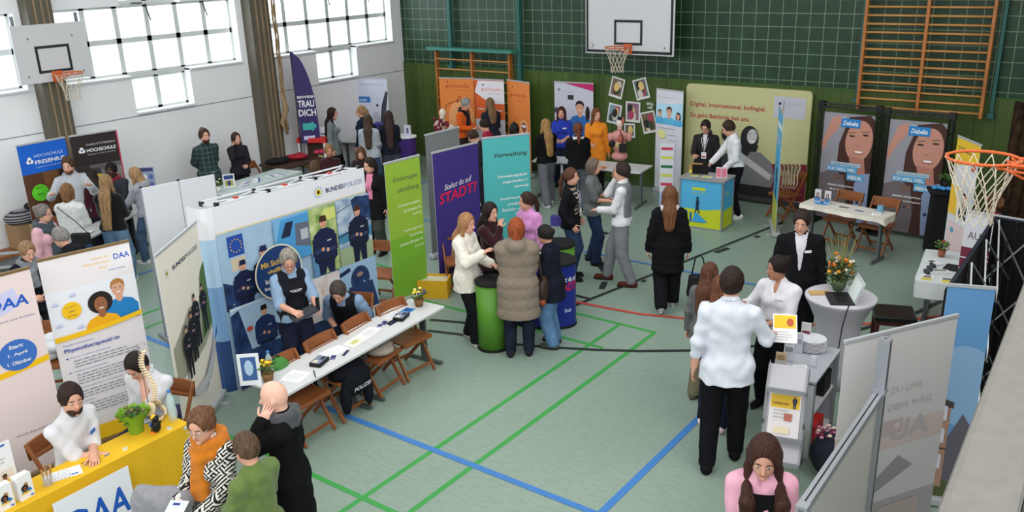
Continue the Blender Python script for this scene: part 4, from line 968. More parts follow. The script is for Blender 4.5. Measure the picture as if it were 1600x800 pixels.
yA, yB = at(37, 797, TZ), at(292, 668, TZ); yC = at(258, 652, TZ); yD = at(0, 760, TZ)
ydir = (yB-yA).normalized(); ynrm = Vector((-ydir.y, ydir.x, 0)); yW = abs((yC-yB).dot(ynrm)); YL = 2.4
def yt(u, v, z=TZ): 'point on the yellow table: u metres back from its right end, v metres in from the front edge'; return yB-ydir*u+ynrm*v+Vector((0, 0, z-TZ))
yc = yt(YL/2-.03, yW/2+.04); yrz = math.atan2(ydir.y, ydir.x)
table(yc, yrz, YL, yW, TZ-.008, 'long table under a yellow cloth in front of the two physiotherapy banners')
yellow = mat('yellow_cloth', (.86, .68, .10), .75, bump=.3, bscale=7, var=.05)
tcloth(yc, yrz, YL+.02, yW-.02, TZ, yellow, (.66, .4, .04, .4), 'bright yellow tablecloth hanging down the front of the long table')
A = Art(.62, .50, M=Matrix.Identity(4)); sh = MB(); sh.box((.31, 0, .25), (.62, .003, .5), C(232, 234, 240)); A = Art(.62, .5, M=Matrix.Translation((0, -.002, 0))); A.text('DAA', .08, .12, .50, .24, DAAB, True, .12); artinto(sh, A)
pp = yt(1.22, -.062, .19); o = item('table_poster', sh, pp, yrz, 'white poster with big blue letters hung on the yellow cloth', 'poster'); o.rotation_euler[1] = 0
# things on the yellow table
e = empty('spine_model', yt(.06, .34), .6, 'cream anatomical spine and pelvis model on its metal stand at the table end', 'anatomy model')
bone = C(222, 200, 165, .5); m = MB()
for i in range(20):
    z = .20+i*.024; x = .035*math.sin(i*.33); m.ell((x, 0, z), (.024-.0004*i, .022-.0004*i, .010), C(232, 212, 180, .5), None, 9, 5); m.ell((x-.028, 0, z-.004), (.014, .005, .006), bone, None, 6, 4)
    for q in (-1, 1): m.ell((x-.008, q*.024, z), (.006, .014, .005), bone, None, 6, 4)
m.build('vertebrae', e, True)
m = MB()
for q in (-1, 1):
    m.ell((-.01, q*.062, .14), (.05, .018, .062), bone, rx(q*.55), 10, 7); m.tube([(0, q*.095, .10), (.045, q*.085, .06), (.065, q*.05, .035), (.068, q*.012, .045)], [.014, .016, .014, .012], bone, 7); m.ell((.02, q*.10, .06), (.022, .022, .024), bone)
m.ell((-.03, 0, .12), (.02, .03, .055), C(205, 180, 145, .5)); m.build('pelvis', e, True)
m = MB(); m.tube([(-.05, 0, .01), (-.05, 0, .72), (0.0, 0, .745), (.02, 0, .72)], .004, ALU, 6); m.cyl((-.05, 0, 0), .075, .012, ALU); m.build('stand', e, True)
bottle(yt(-.01, .20), 'tall clear water bottle beside the anatomical spine on the yellow table', h=.30)
e = plant_pot(yt(.28, .30), 'leafy plant in bright green paper wrapping on the yellow table', [(70, 60, 40), (120, 110, 60)], pot=(90, 130, 40), wrap=(120, 165, 45), r=.062, h=.11)
e = empty('plush_penguin', yt(.19, .14), -.4-PI/2+.9, 'small black plush penguin with yellow cap and orange feet on the yellow cloth', 'toy'); m = MB(); m.ell((0, 0, .065), (.042, .038, .055), BLK)
for q in (-1, 1): m.ell((q*.055, 0, .072), (.028, .012, .012), BLK, ry(q*.4))
m.build('body', e, True); m = MB(); m.ell((0, 0, .135), (.034, .032, .032), BLK); m.build('head', e, True); m = MB(); m.ell((0, -.008, .145), (.030, .028, .026), YEL); m.build('cap', e, True)
m = MB(); m.ell((0, -.045, .075), (.025, .012, .024), C(60, 100, 180)); m.build('blue_vest', e, True); m = MB()
for q in (-1, 1): m.ell((q*.022, -.030, .010), (.018, .030, .010), C(240, 130, 30))
m.build('feet', e, True)
def sheetdoc(loc, rz, w, d, fn, label, name='brochure', cat='brochure', group=None, base=WHITE, th=.004): return item(name, flatart(w, d, fn, base, th), loc, rz, label, cat, group)
def grid_art(a): 
    for i in range(6): a.para(.02, a.h-.03-i*.03, a.w-.05, 1, .02, C(140, 145, 160), .008, i)
    a.rect(a.w-.08, .02, a.w-.03, .035, DAAB)
sheetdoc(yt(.78, .24), yrz+.05, .40, .21, grid_art, 'white form sheet lying on the yellow cloth beside the man with beard', 'form_sheet', 'paper')
sheetdoc(yt(.98, .20, TZ+.004), yrz-.35, .26, .15, grid_art, 'smaller white leaflet overlapping the form sheet on the yellow cloth', 'leaflet', 'paper')
def glassjar(loc, r, h, label, content, n, ln, col, name='pen_jar'):
    e = empty(name, loc, 0, label, 'jar'); m = MB(); m.lathe([(r*.95, 0), (r, .01), (r, h), (r*.93, h), (r*.93, .012), (.001, .011)], mat('clear_glass_jar', (.85, .88, .88), .06, alpha=.3, spec=.7), 20); m.build('glass', e, True); rr = random.Random(4)
    for i in range(n):
        a = rr.uniform(0, 2*PI); q = r*.5; o = (q*math.cos(a), q*math.sin(a), .015); t = (r*1.2*math.cos(a+.3), r*1.2*math.sin(a+.3), ln); m = MB(); m.tube([o, t], .0045, col[i % len(col)], 6); m.build(content, e)
    return e
glassjar(yt(1.12, .16), .036, .11, 'glass jar holding brown wooden pencils on the yellow table', 'pencil', 10, .16, [C(170, 120, 60), C(190, 145, 85)])
glassjar(yt(1.72, .12), .034, .10, 'glass of white and black pens at the left of the yellow table', 'pen', 9, .14, [C(240, 240, 240), C(30, 40, 90)])
def leaflet_holder(loc, rz, label):
    e = empty('leaflet_holder', loc, rz, label, 'leaflet holder', 'white leaflet boxes on the yellow table'); m = MB(); m.box((0, .02, .10), (.115, .07, .20), C(228, 230, 234)); m.build('box', e, bevel=.004)
    m = MB(); m.box((0, -.017, .105), (.108, .004, .205), WHITE); a = Art(.108, .205, M=Matrix.Translation((-.054, -.020, .003))); a.bust(.055, .115, .018, SK, C(170, 120, 60), C(40, 120, 190), 'short', (0, .06, .108, .2)); a.bust(.040, .095, .018, SKD, BLK, YEL, 'afro', (0, .055, .108, .2)); a.rect(.07, .02, .095, .032, DAAB); artinto(m, a); m.build('leaflet', e); return e
leaflet_holder(yt(1.30, .13), yrz+.12, 'right of the two white leaflet boxes on the yellow cloth'); leaflet_holder(yt(1.45, .12), yrz+.05, 'left of the two white leaflet boxes on the yellow cloth')
e = empty('poster_stand', yt(1.42, .34), yrz+.1, 'tall white tabletop board with two yellow-shirt portraits behind the leaflet boxes', 'display board'); m = MB(); m.box((0, 0, .20), (.36, .006, .40), C(232, 234, 238)); a = Art(.36, .4, M=Matrix.Translation((-.18, -.0035, 0))); a.rect(.27, .37, .32, .385, DAAB); a.para(.04, .30, .26, 3, .03, GRY, .008)
a.rect(.02, .01, .17, .18, C(220, 222, 228)); a.rect(.19, .01, .34, .18, C(225, 215, 205)); a.bust(.095, .13, .02, SK, BRN, YEL, 'long', (.02, .01, .17, .18)); a.bust(.265, .13, .02, SKD, BLK, YEL, 'short', (.19, .01, .34, .18)); artinto(m, a); m.build('board', e); m = MB(); m.bar((0, .0, .3), (0, .14, .0), .03, .004, WHITE); m.build('easel_leg', e)
e = empty('lollipop_fan', yt(1.98, .06), yrz, 'fan of dark blue lollipop pens stuck out at the left of the yellow table', 'giveaway')
for i in range(6):
    a_ = PI*(.05+.16*i); m = MB(); t = (.15*math.cos(a_), .15*math.sin(a_)*.6, .05+.10*math.sin(a_)); m.tube([(0, 0, .02), t], .005, NAVY, 6); m.ell(t, (.014, .014, .014), NAVY); m.build('pen', e, True)
m = MB(); m.ell((0, 0, .02), (.03, .03, .02), C(225, 225, 225)); m.build('holder', e, True)
for i, (u_, v_) in enumerate(((.10, .10), (.50, .12), (1.62, .06))):
    m = MB(); m.cyl((0, 0, 0), .020, .012, C(225, 225, 215), 14); m.cyl((0, 0, .012), .014, .002, C(180, 180, 172), 12); item('mint_tin', m, yt(u_, v_, TZ+.006), 0, ['small round white tin at the right end of the yellow table', 'small round white tin near the plush penguin', 'small round white tin beside the glass of pens'][i], 'tin')
m = MB(); m.cyl((0, 0, 0), .03, .07, C(235, 225, 220), 14); item('paper_cup', m, yt(2.15, .25), 0, 'white paper cup at the left end of the yellow table', 'cup')
m = MB(); m.ell((0, 0, .20), (.26, .20, .20), mat('cream_fleece', (.80, .76, .66), .95, bump=.6, bscale=12)); m.ell((.1, .05, .33), (.18, .14, .10), mat('cream_fleece')); m.tube([(-.15, -.17, .3), (0, -.21, .33), (.15, -.16, .34)], .012, C(110, 85, 55), 6)
e = chair(0, 0, 0, 'wooden chair behind the yellow table under a cream jacket'); e.location = (*yt(1.45, .82)[:2], 0); e.rotation_euler[2] = yrz+PI
item('folded_jacket', m, (*yt(1.45, .80)[:2], .46), yrz, 'crumpled cream jacket lying behind the white display board', 'jacket', smooth=True)
# purple fleece on the floor beyond the spine model
m = MB()
for i in range(7): m.ell((rnd.uniform(-.15, .15), rnd.uniform(-.1, .1), .06+.03*i/3), (.17, .12, .07), C(52, 46, 80, .9), rz3(i*.8))
m.box((.02, -.05, .2), (.08, .02, .03), WHITE)
item('rucksack', m, (*at(300, 660, 0)[:2], .0), .3, 'dark purple bag slumped on the floor beside the cream police banner', 'bag', smooth=True)
q = at(88, 560, .45); chair(q.x, q.y, -40, 'wooden folding chair with white jacket between the two physiotherapy banners')
m = MB()
for i in range(5): m.ell((rnd.uniform(-.1, .1), rnd.uniform(-.08, .08), .06+.05*i), (.14, .11, .07), cloth(214, 214, 218), rz3(i*.9))
item('white_jacket', m, (q.x, q.y, .45), .3, 'white jacket heaped on the chair between the two physiotherapy banners', 'jacket', smooth=True)
# ------------------------------------------------------------------ federal police stand
def star(a, x, y, r):
    P = []
    for i in range(24): q = r*(1 if i % 2 == 0 else .72); t = PI*i/12; P.append((x+q*math.cos(t), y+q*math.sin(t)))
    a.poly(P, C(130, 160, 190)); P = [(x+(px_-x)*.86, y+(py_-y)*.86) for px_, py_ in P]; a.poly(P, C(215, 225, 232)); a.ell(x, y, r*.5, r*.5, C(225, 190, 40)); a.ell(x, y, r*.22, r*.3, BLK, 8)
POL = C(22, 32, 68)
def art_bp(a):
    w, h = a.w, a.h; a.rect(0, 0, w, h, C(232, 226, 212)); star(a, w*.17, h*.88, .045); a.text('BUNDES', w*.30, h*.87, w*.30, .042, NAVY, True); a.text('POLIZEI', w*.61, h*.87, w*.30, .042, C(60, 70, 100))
    a.clip = (w*.05, 0, w, h); P = [(w*.05, h*.30), (w*.75, h*.34), (w, h*.40), (w, h*.78), (w*.85, h*.72), (w*.78, h*.60), (w*.5, h*.62), (w*.3, h*.56), (w*.05, h*.50)]; a.poly(P, C(160, 160, 140)); a.poly([(w*.72, h*.38), (w, h*.42), (w, h*.78), (w*.88, h*.74), (w*.8, h*.62)], C(80, 110, 55))
    for i, (x, y, s_) in enumerate(((.85, .40, .5), (.62, .38, .52), (.47, .33, .50), (.30, .28, .52))): a.figure(w*x, h*y, s_*1.05, C(26, 27, 32), SK)
    a.clip = (0, 0, w, h); a.poly([(w*.5, h*.12), (w*.75, h*.19), (w, h*.36), (w, h*.40), (w*.8, h*.25)], C(45, 90, 175)); a.poly([(w*.2, h*.20), (w*.6, h*.21), (w, h*.36), (w*.7, h*.16), (w*.4, h*.15)], C(190, 192, 195))
D1 = Vector((6.76, -10.36, 0)); D0 = at(242, 402, HB)
rollup((*at(242, 402, HB)[:2],), (*at(307, 347, HB)[:2],), HB, art_bp, 'cream roll-up banner with black-uniformed officers walking and a blue curve')
PZ = 2.10
pL, pR = at(330, 325, PZ), at(568, 262, PZ)
(pc, prz, pw) = ab(pL, pR)
e = empty('pop_up_wall', (pc[0], pc[1], 0), prz, 'large printed police display wall with a round blue slogan and photo collage', 'display wall')
sh = MB(); sh.box((0, .004, PZ/2+.02), (pw, .006, PZ-.04), WHITE); a = Art(pw, PZ-.04, M=Matrix.Translation((-pw/2, 0, .04)), step=.0006); w, h = a.w, a.h
ivory = C(226, 225, 230); lb = C(170, 200, 225)
a.rect(0, 0, w, h, lb); a.rect(0, h*.86, w, h, ivory); a.rect(0, h*.855, w, h*.862, C(225, 205, 150))
star(a, w*.66, h*.93, .075); a.text('BUNDES', w*.71, h*.915, w*.13, .055, C(40, 60, 110), True); a.text('POLIZEI', w*.845, h*.915, w*.13, .055, C(120, 140, 180))
def panel(u0, v0, u1, v1, bg): a.clip = (u0*w, v0*h, u1*w, v1*h); a.rect(u0*w, v0*h, u1*w, v1*h, bg)
SKY = photo_mat('print_pale_hangar', [(150, 180, 205), (196, 212, 226), (170, 198, 222)], 3); CROWD = photo_mat('print_blue_crowd', [(20, 32, 66), (60, 100, 150), (190, 205, 220), (40, 70, 120)], 9); HELI = photo_mat('print_helicopter_field', [(205, 215, 224), (160, 188, 208), (90, 130, 165)], 6); TREE = photo_mat('print_sunlit_trees', [(96, 140, 60), (160, 190, 100), (205, 215, 150)], 8); SEAM = photo_mat('print_mixed_duty', [(225, 230, 236), (150, 185, 215), (60, 95, 150), (215, 190, 175)], 7)
a.rect(0, 0, w, h*.855, SKY)
panel(.0, .44, .36, .855, SKY); a.rect(.055*w, .72*h, .15*w, .83*h, C(35, 75, 160)); a.rect(.065*w, .64*h, .15*w, .71*h, C(205, 190, 165))
for i in range(12): t = 2*PI*i/12; a.ell(.103*w+.07*math.cos(t), .775*h+.07*math.sin(t), .008, .008, YEL, 6)
a.poly([(0, .44*h), (0, .60*h), (.10*w, .55*h), (.14*w, .44*h)], CROWD); a.figure(.125*w, .30*h, .80, POL, SK, POL); a.figure(.255*w, .27*h, .95, POL, SK, C(30, 42, 80)); a.rect(.20*w, .44*h, .22*w, .62*h, C(110, 160, 205))
panel(.33, .60, .60, .855, C(120, 175, 215)); a.poly([(.33*w, .70*h), (.38*w, .84*h), (.58*w, .845*h), (.60*w, .72*h), (.60*w, .60*h), (.33*w, .60*h)], C(72, 150, 205)); a.poly([(.37*w, .74*h), (.41*w, .82*h), (.46*w, .82*h), (.43*w, .74*h)], C(30, 42, 66)); a.poly([(.46*w, .68*h), (.47*w, .80*h), (.585*w, .79*h), (.59*w, .64*h)], C(96, 104, 120)); a.rect(.50*w, .70*h, .55*w, .76*h, C(180, 185, 192))
panel(.56, .46, .75, .855, TREE); a.ell(.71*w, .80*h, .12, .07, C(208, 214, 120)); a.rect(.50*w, .46*h, .62*w, .60*h, C(92, 140, 182)); a.figure(.655*w, .30*h, 1.02, POL, SK, BRN)
panel(.75, .46, 1.0, .855, HELI); a.rect(.75*w, .60*h, w, .66*h, C(70, 130, 165)); a.rect(.75*w, .46*h, w, .57*h, C(150, 168, 130)); a.poly([(.86*w, .84*h), (.90*w, .855*h), (w, .84*h), (w, .70*h), (.88*w, .74*h)], CROWD); a.line((.75*w, .79*h), (w, .855*h), .010, C(50, 62, 80)); a.line((.75*w, .64*h), (w, .70*h), .016, POL); a.figure(.90*w, .36*h, .90, C(20, 28, 54), SK, BRN)
panel(0, .20, .40, .46, SKY); a.line((0, .45*h), (.40*w, .47*h), .012, WHITE); a.poly([(0, .20*h), (0, .42*h), (.05*w, .44*h), (.10*w, .20*h)], CROWD); a.figure(.20*w, .02*h, .82, C(30, 48, 90), SK, BLK); a.ell(.10*w, .32*h, .04, .03, C(190, 70, 60)); a.rect(.27*w, .22*h, .34*w, .34*h, C(40, 60, 110))
panel(.40, .20, .72, .46, SEAM); a.line((.40*w, .455*h), (.72*w, .47*h), .012, WHITE); a.rect(.44*w, .30*h, .58*w, .40*h, C(232, 226, 218)); a.ell(.50*w, .36*h, .04, .03, C(190, 70, 60))
panel(.72, .16, 1.0, .47, C(150, 180, 208)); a.ell(.87*w, .36*h, .15, .17, CROWD); a.ell(.87*w, .395*h, .085, .085, C(34, 52, 92)); a.ell(.87*w, .39*h, .05, .03, C(150, 120, 108)); a.poly([(.74*w, .16*h), (.78*w, .33*h), (.96*w, .33*h), (w, .16*h)], C(36, 56, 98)); a.line((.72*w, .42*h), (.80*w, .44*h), .05, POL)
panel(.0, .0, .45, .20, CROWD); panel(.45, .0, .75, .20, photo_mat('print_blue_crowd', [(0, 0, 0)])); panel(.75, .0, 1.0, .16, C(205, 220, 232)); a.figure(.84*w, -.1*h, .48, POL, SK, BLK)
a.clip = (0, 0, w, h); cx, cy, r_ = .315*w, .575*h, .315; a.ell(cx, cy, r_, r_, C(225, 215, 190), 40); a.ell(cx, cy, r_-.018, r_-.018, C(24, 58, 108), 40)
a.text('Mit Sicherheit', cx, cy+.09, .44, .065, C(225, 180, 70), True, align='c'); a.text('vielfältig:', cx, cy-.005, .30, .065, C(225, 180, 70), True, align='c'); a.text('komm zur', cx-.06, cy-.095, .26, .055, WHITE, True, align='c'); a.text('bundespolizei.de', cx-.0, cy-.18, .42, .055, WHITE, True, align='c')
artinto(sh, a); sh.build('printed_panel', e)
# curved left return of the same wall
m = MB(); N = 6; P = [(-pw/2, .004), (-pw/2-.06, .02), (-pw/2-.10, .07), (-pw/2-.11, .14), (-pw/2-.10, .32)]
for i in range(4):
    (x0, y0), (x1, y1) = P[i], P[i+1]
    for z0, z1, mt in ((.02, h*.30, C(40, 70, 120)), (h*.30, h*.60, C(120, 160, 200)), (h*.60, h*.855, lb), (h*.855, PZ, ivory)): m.add([(x0, y0, z0), (x1, y1, z0), (x1, y1, z1), (x0, y0, z1)], [(1, 0, 3, 2)], mt)
m.build('side_panel', e, True)
tw = C(215, 215, 220, .4)
for i in range(4):
    x = -pw/2+.1+i*(pw-.14)/3
    m = MB(); m.box((x, .06, PZ/2), (.022, .022, PZ-.02), tw); m.box((x, .34, PZ/2), (.022, .022, PZ-.02), tw); m.box((x, .06, PZ-.0), (.035, .05, .05), DARKM); m.box((x, .34, PZ-.03), (.035, .05, .05), DARKM); m.bar((x, .06, PZ-.01), (x, .34, PZ-.04), .016, .016, tw); m.build('frame_post', e)
for i in range(3):
    x0 = -pw/2+.1+i*(pw-.14)/3; x1 = x0+(pw-.14)/3; m = MB()
    m.bar((x0, .06, PZ-.02), (x1, .34, PZ-.03), .014, .014, tw); m.bar((x0, .34, PZ-.03), (x1, .06, PZ-.02), .014, .014, tw); m.bar((x0, .34, PZ-.01), (x1, .34, PZ-.01), .016, .016, tw); m.bar((x0, .06, PZ+.0), (x1, .06, PZ+.0), .016, .016, tw)
    for q in range(3): m.bar((x0, .34, PZ-.6*q-.1), (x1, .34, PZ-.6*q-.7), .014, .014, tw); m.bar((x1, .34, PZ-.6*q-.1), (x0, .34, PZ-.6*q-.7), .014, .014, tw)
    m.box(((x0+x1)/2, .2, PZ-.02), (.05, .05, .03), C(190, 70, 60)); m.build('scissor_frame', e)
# white partition walls behind the police banner (two joined)
wa, wm_, wb_ = at(220, 293, 1.98), at(277, 283, 1.98), at(334, 271, 1.98)
def blankart(a): a.rect(0, 0, a.w, a.h, C(226, 226, 230))
(c_, r_, w_) = ab(wa, wb_); e = empty('partition_wall', (c_[0], c_[1], 0), r_, 'plain white double partition behind the cream police banner', 'partition')
for q in (-1, 1): m = MB(); m.box((q*w_/4, 0, 1.01), (w_/2-.008, .022, 1.92), C(208, 209, 215)); m.build('panel', e, bevel=.003)
for x in (-w_/2, 0, w_/2): m = MB(); m.box((x, .015, .99), (.018, .03, 1.98), GRY); m.box((x, .02, .02), (.05, .4, .03), GRY); m.box((x, .01, 1.985), (.03, .03, .02), DARKM); m.build('post', e)
# police table
K = .70
tA, tB, tC_ = at(645, 463, K), at(695, 478, K), at(447, 617, K)
tdir = (tB-tC_).normalized(); tn = Vector((-tdir.y, tdir.x, 0)); tW = .50; TL = (tB-tC_).length
def pt(u, v, z=K): 'u metres from the far right end of the police table, v metres in from the front edge'; return tB-tdir*u+tn*v+Vector((0, 0, z-K))
trz = math.atan2(tdir.y, tdir.x)
for i in range(2): table(pt(TL*(.25+.5*i), tW/2), trz, TL/2-.006, tW, K, ['white folding table at the far end of the police counter, by the green banner', 'white folding table at the near end of the police counter, by the bald man'][i])
plant_pot(pt(.14, .26), 'small potted primrose with violet and yellow blossoms at the far end of the police table', [(70, 60, 130), (220, 200, 60), (230, 215, 140)], spread=.10)
plant_pot(pt(TL-.12, .36), 'potted plant with bright yellow blossom at the near end of the police table', [(230, 205, 40), (150, 90, 40), (230, 205, 40)], spread=.10)
bottle(pt(TL-.22, .50-.06), 'clear water bottle behind the yellow-blossomed pot on the police table')
def box_tray(u, v, label):
    e = empty('card_box', pt(u, v), trz+.25, label, 'box', 'open black card boxes on the police table'); m = MB(); m.box((0, 0, .02), (.19, .12, .04), BLK); m.build('tray', e, bevel=.004); m = MB()
    a = Art(.17, .10, M=Matrix.Translation((-.085, -.05, .0405))@Matrix.Rotation(-PI/2, 4, 'X')); a.rect(0, 0, .17, .1, C(120, 130, 150)); a.rect(.01, .04, .07, .09, C(210, 195, 185)); a.rect(.09, .01, .16, .05, C(35, 40, 60)); m.add(np.concatenate(a.mb.v), a.mb.f, WHITE); m = MB(); artinto(m, a); m.build('cards', e); return e
box_tray(.52, .21, 'open black box of cards beside the blue folder on the police table'); box_tray(1.80, .20, 'open black box of cards near the bald man on the police table')
def a_blue(a): a.rect(0, 0, a.w, a.h, C(60, 130, 190)); a.rect(.02, .02, a.w*.5, a.h*.6, C(200, 215, 225)); a.rect(a.w*.6, .03, a.w*.9, a.h*.9, C(30, 70, 130))
sheetdoc(pt(.36, .28), trz+.1, .24, .13, a_blue, 'blue picture folder near the far plant on the police table')
sheetdoc(pt(.50, .33), trz+.2, .20, .14, lambda a: a.rect(.01, .01, a.w-.01, a.h-.01, C(205, 208, 214)), 'pale grey sheet beside the blue folder on the police table', 'paper_sheet', 'paper')
def a_dk(a): a.rect(0, 0, a.w, a.h, C(40, 45, 100)); a.rect(.01, .01, a.w*.4, a.h*.8, C(120, 120, 190))
for i, (u, v, r_) in enumerate(((.70, .30, .3), (.74, .27, .1), (.80, .28, .5))): sheetdoc(pt(u, v, K+.001*i), trz+r_, .075, .05, a_dk, 'small dark blue cards scattered midway on the police table', 'card', 'card', 'small blue cards on the police table')
for i in range(5): m = MB(); m.box((0, 0, .006), (.075, .022, .012), [BLK, C(30, 40, 80)][i % 2]); item('usb_stick', m, pt(.60+.030*i, .22-.0*i), trz+1.2, 'small dark lighters laid in a row on the police table', 'giveaway', 'small dark items in a row on the police table')
sheetdoc(pt(.98, .27), trz+.15, .24, .15, lambda a: a.para(.02, .11, .18, 5, .02, C(150, 150, 155), .006), 'white sheet in the middle of the police table, below the blue cards', 'paper_sheet', 'paper')
sheetdoc(pt(1.23, .24), trz+.1, .25, .15, lambda a: (a.rect(.02, .02, .2, .12, C(222, 218, 195)), a.ell(.1, .07, .05, .03, C(200, 195, 120))), 'pale sheet with a yellowish map print at the table joint', 'paper_sheet', 'paper')
sheetdoc(pt(1.52, .27), trz-.1, .26, .16, lambda a: a.para(.02, .12, .18, 4, .03, C(170, 170, 175), .005), 'white notepad with dark pen near the standing officer', 'notepad', 'notepad')
sheetdoc(pt(1.64, .17), trz+.6, .10, .05, a_dk, 'dark blue notebook beside the white notepad', 'notebook', 'notebook'); sheetdoc(pt(1.50, .13), trz+.35, .14, .035, lambda a: a.rect(0, 0, a.w, a.h, C(30, 38, 70)), 'long dark blue ruler below the white notepad', 'ruler', 'ruler')
sheetdoc(pt(2.12, .20), trz+.25, .22, .21, lambda a: a.para(.03, .17, .15, 6, .025, C(165, 168, 180), .007), 'printed white sheet near the bald man on the police table', 'paper_sheet', 'paper')
m = MB(); m.tube([(-.08, 0, .004), (.08, 0, .004)], .005, C(25, 35, 80), 6); item('pen', m, pt(2.00, .07), trz+.9, 'dark blue pen lying at the near table edge', 'pen')
e = empty('photo_board', pt(TL+.02, .44), trz-.9, 'small tabletop board with a blue picture beside the bald man', 'display board'); m = MB(); m.box((0, 0, .16), (.20, .012, .32), C(225, 228, 232)); a = Art(.2, .32, M=Matrix.Translation((-.1, -.0065, 0))); a.rect(.03, .05, .17, .29, C(60, 95, 150)); a.ell(.10, .18, .04, .08, C(170, 195, 220)); artinto(m, a); m.build('board', e); m = MB(); m.bar((0, 0, .25), (0, .12, 0), .04, .004, WHITE); m.build('easel_leg', e)
# chairs around the police table (behind it facing the visitors = right, in front tucked under)
fdir = math.degrees(math.atan2(-tn.y, -tn.x))
chair(*pt(.42, .24)[:2], fdir-8, 'wooden folding chair nearest the green banner, pushed under the police table'); chair(*pt(.93, .26)[:2], fdir+4, 'wooden folding chair carrying a grey cloth under the middle of the police table'); chair(*pt(1.48, .27)[:2], fdir, 'wooden folding chair in front of the standing officer, with the lettered jacket'); chair(*pt(2.02, .27)[:2], fdir, 'wooden folding chair nearest the bald man, with green backpack')
m = MB(); m.ell((0, 0, .05), (.17, .15, .06), C(165, 155, 140, .9)); m.ell((.05, .03, .09), (.10, .11, .04), C(150, 142, 128, .9)); item('cloth_bundle', m, (*pt(.93, .20)[:2], .45), .4, 'grey beige cloth bundled on the visitor chair under the police table', 'cloth', smooth=True)
e = empty('police_jacket', (*pt(1.48, .06)[:2], -.12), trz, 'black jacket with white lettering hanging over a chair seat under the police table', 'jacket'); m = MB(); jm = cloth(22, 24, 32)
m.ell((0, .10, .62), (.24, .13, .10), jm); m.ell((.02, .0, .52), (.22, .07, .16), jm); m.ell((-.15, .0, .38), (.06, .06, .18), jm); m.ell((.16, -.02, .36), (.055, .055, .18), jm); m.build('jacket_body', e, True)
m = MB(); a = Art(.26, .06, M=Matrix.Translation((-.10, -.078, .45))@Matrix.Rotation(.3, 4, 'X')); a.text('POLIZEI', 0, 0, .24, .055, WHITE, True); artinto(m, a); m.build('lettering', e)
m = MB(); m.ell((0, 0, .16), (.16, .11, .17), C(70, 130, 60, .8)); m.ell((0, .07, .14), (.12, .06, .10), C(80, 80, 95, .8)); m.tube([(-.06, 0, .3), (0, 0, .36), (.06, 0, .3)], .01, C(40, 60, 40), 6); item('backpack', m, (*pt(2.06, .52)[:2], .47), trz, 'green backpack on the chair behind the near end of the police table', 'backpack', smooth=True)
# ------------------------------------------------------------------ yellow crate and wicker basket behind the plant
q = at(690, 462, 0); e = empty('yellow_crate', (q.x-.1, q.y-.02, 0), .5, 'yellow carton standing on the floor beyond the police table end', 'crate'); m = MB(); yc_ = C(215, 165, 30)
for a_ in (((0, -.14, .13), (.42, .012, .26)), ((0, .14, .13), (.42, .012, .26)), ((-.205, 0, .13), (.012, .28, .26)), ((.205, 0, .13), (.012, .28, .26)), ((0, 0, .006), (.41, .27, .012))): m.box(*a_, yc_)
m.build('walls', e); m = MB(); m.box((0, 0, .20), (.38, .25, .08), C(200, 190, 160)); m.build('contents', e, bevel=.02)
q = at(728, 470, 0); e = empty('wicker_basket', (q.x-.32, q.y+.42, 0), 0, 'round wicker basket with hoop handle behind the cream-sweater woman', 'basket'); m = MB(); wk = mat('wicker', (.50, .38, .24), .85, bump=1, bscale=50, bstretch=(1, 1, 4)); m.lathe([(.16, 0), (.21, .2), (.22, .22), (.19, .2), (.14, .03)], wk, 20); m.build('bowl', e, True); m = MB(); m.tube([(.21*math.cos(t), 0, .2+.28*math.sin(t)) for t in np.linspace(0, PI, 12)], .012, wk, 6); m.build('handle', e, True); m = MB(); m.ell((0, 0, .2), (.17, .17, .07), C(190, 180, 165)); m.build('contents', e, True)
# ------------------------------------------------------------------ town banners
def art_green(a):
    w, h = a.w, a.h; a.rect(0, 0, w, h, C(150, 185, 60)); a.rect(0, 0, w, h*.45, C(122, 178, 50)); g = C(110, 120, 70); wt = C(225, 240, 190)
    a.text('Kindertages-', w*.93, h*.845, w*.72, .085, g, True, .1, 'r'); a.text('einrichtung', w*.93, h*.765, w*.62, .085, g, True, .1, 'r')
    for i, (t, q) in enumerate((('Anerkennungsjahr', .66), ('als Erzieher*in', .52), ('(m/w/d)', .26))): a.text(t, w*.95, h*(.665-.042*i), w*q, .045, wt, True, .1, 'r')
    for i, (t, q) in enumerate((('Praxisintegrierte', .56), ('Ausbildung', .40), ('zum/zur Erzieher*in', .70), ('(m/w/d)', .26))): a.text(t, w*.95, h*(.475-.045*i), w*q, .045, wt, True, .1, 'r')
G0, G1 = at(602, 255, HB), at(656, 242, HB)
G0 = Vector((6.60, -7.38, 0)); G1 = Vector((6.64, -6.62, 0))
rollup(at(600, 257, 1.97), at(655, 243, 1.97), 1.97, art_green, 'tall lime green roll-up banner about nursery training beyond the police stand')
def art_purple(a):
    w, h = a.w, a.h; a.rect(0, 0, w, h, C(62, 48, 125)); a.text('STADT?', w*.10, h*.60, w*.85, .15, C(220, 30, 70), True, .15, rot=.08); a.text('Stehst du auf', w*.22, h*.70, w*.62, .08, WHITE, False, .3, rot=.08)
rollup(at(675, 240, 1.95), at(746, 223, 1.95), 1.95, art_purple, 'deep purple roll-up banner with red and white question lettering')
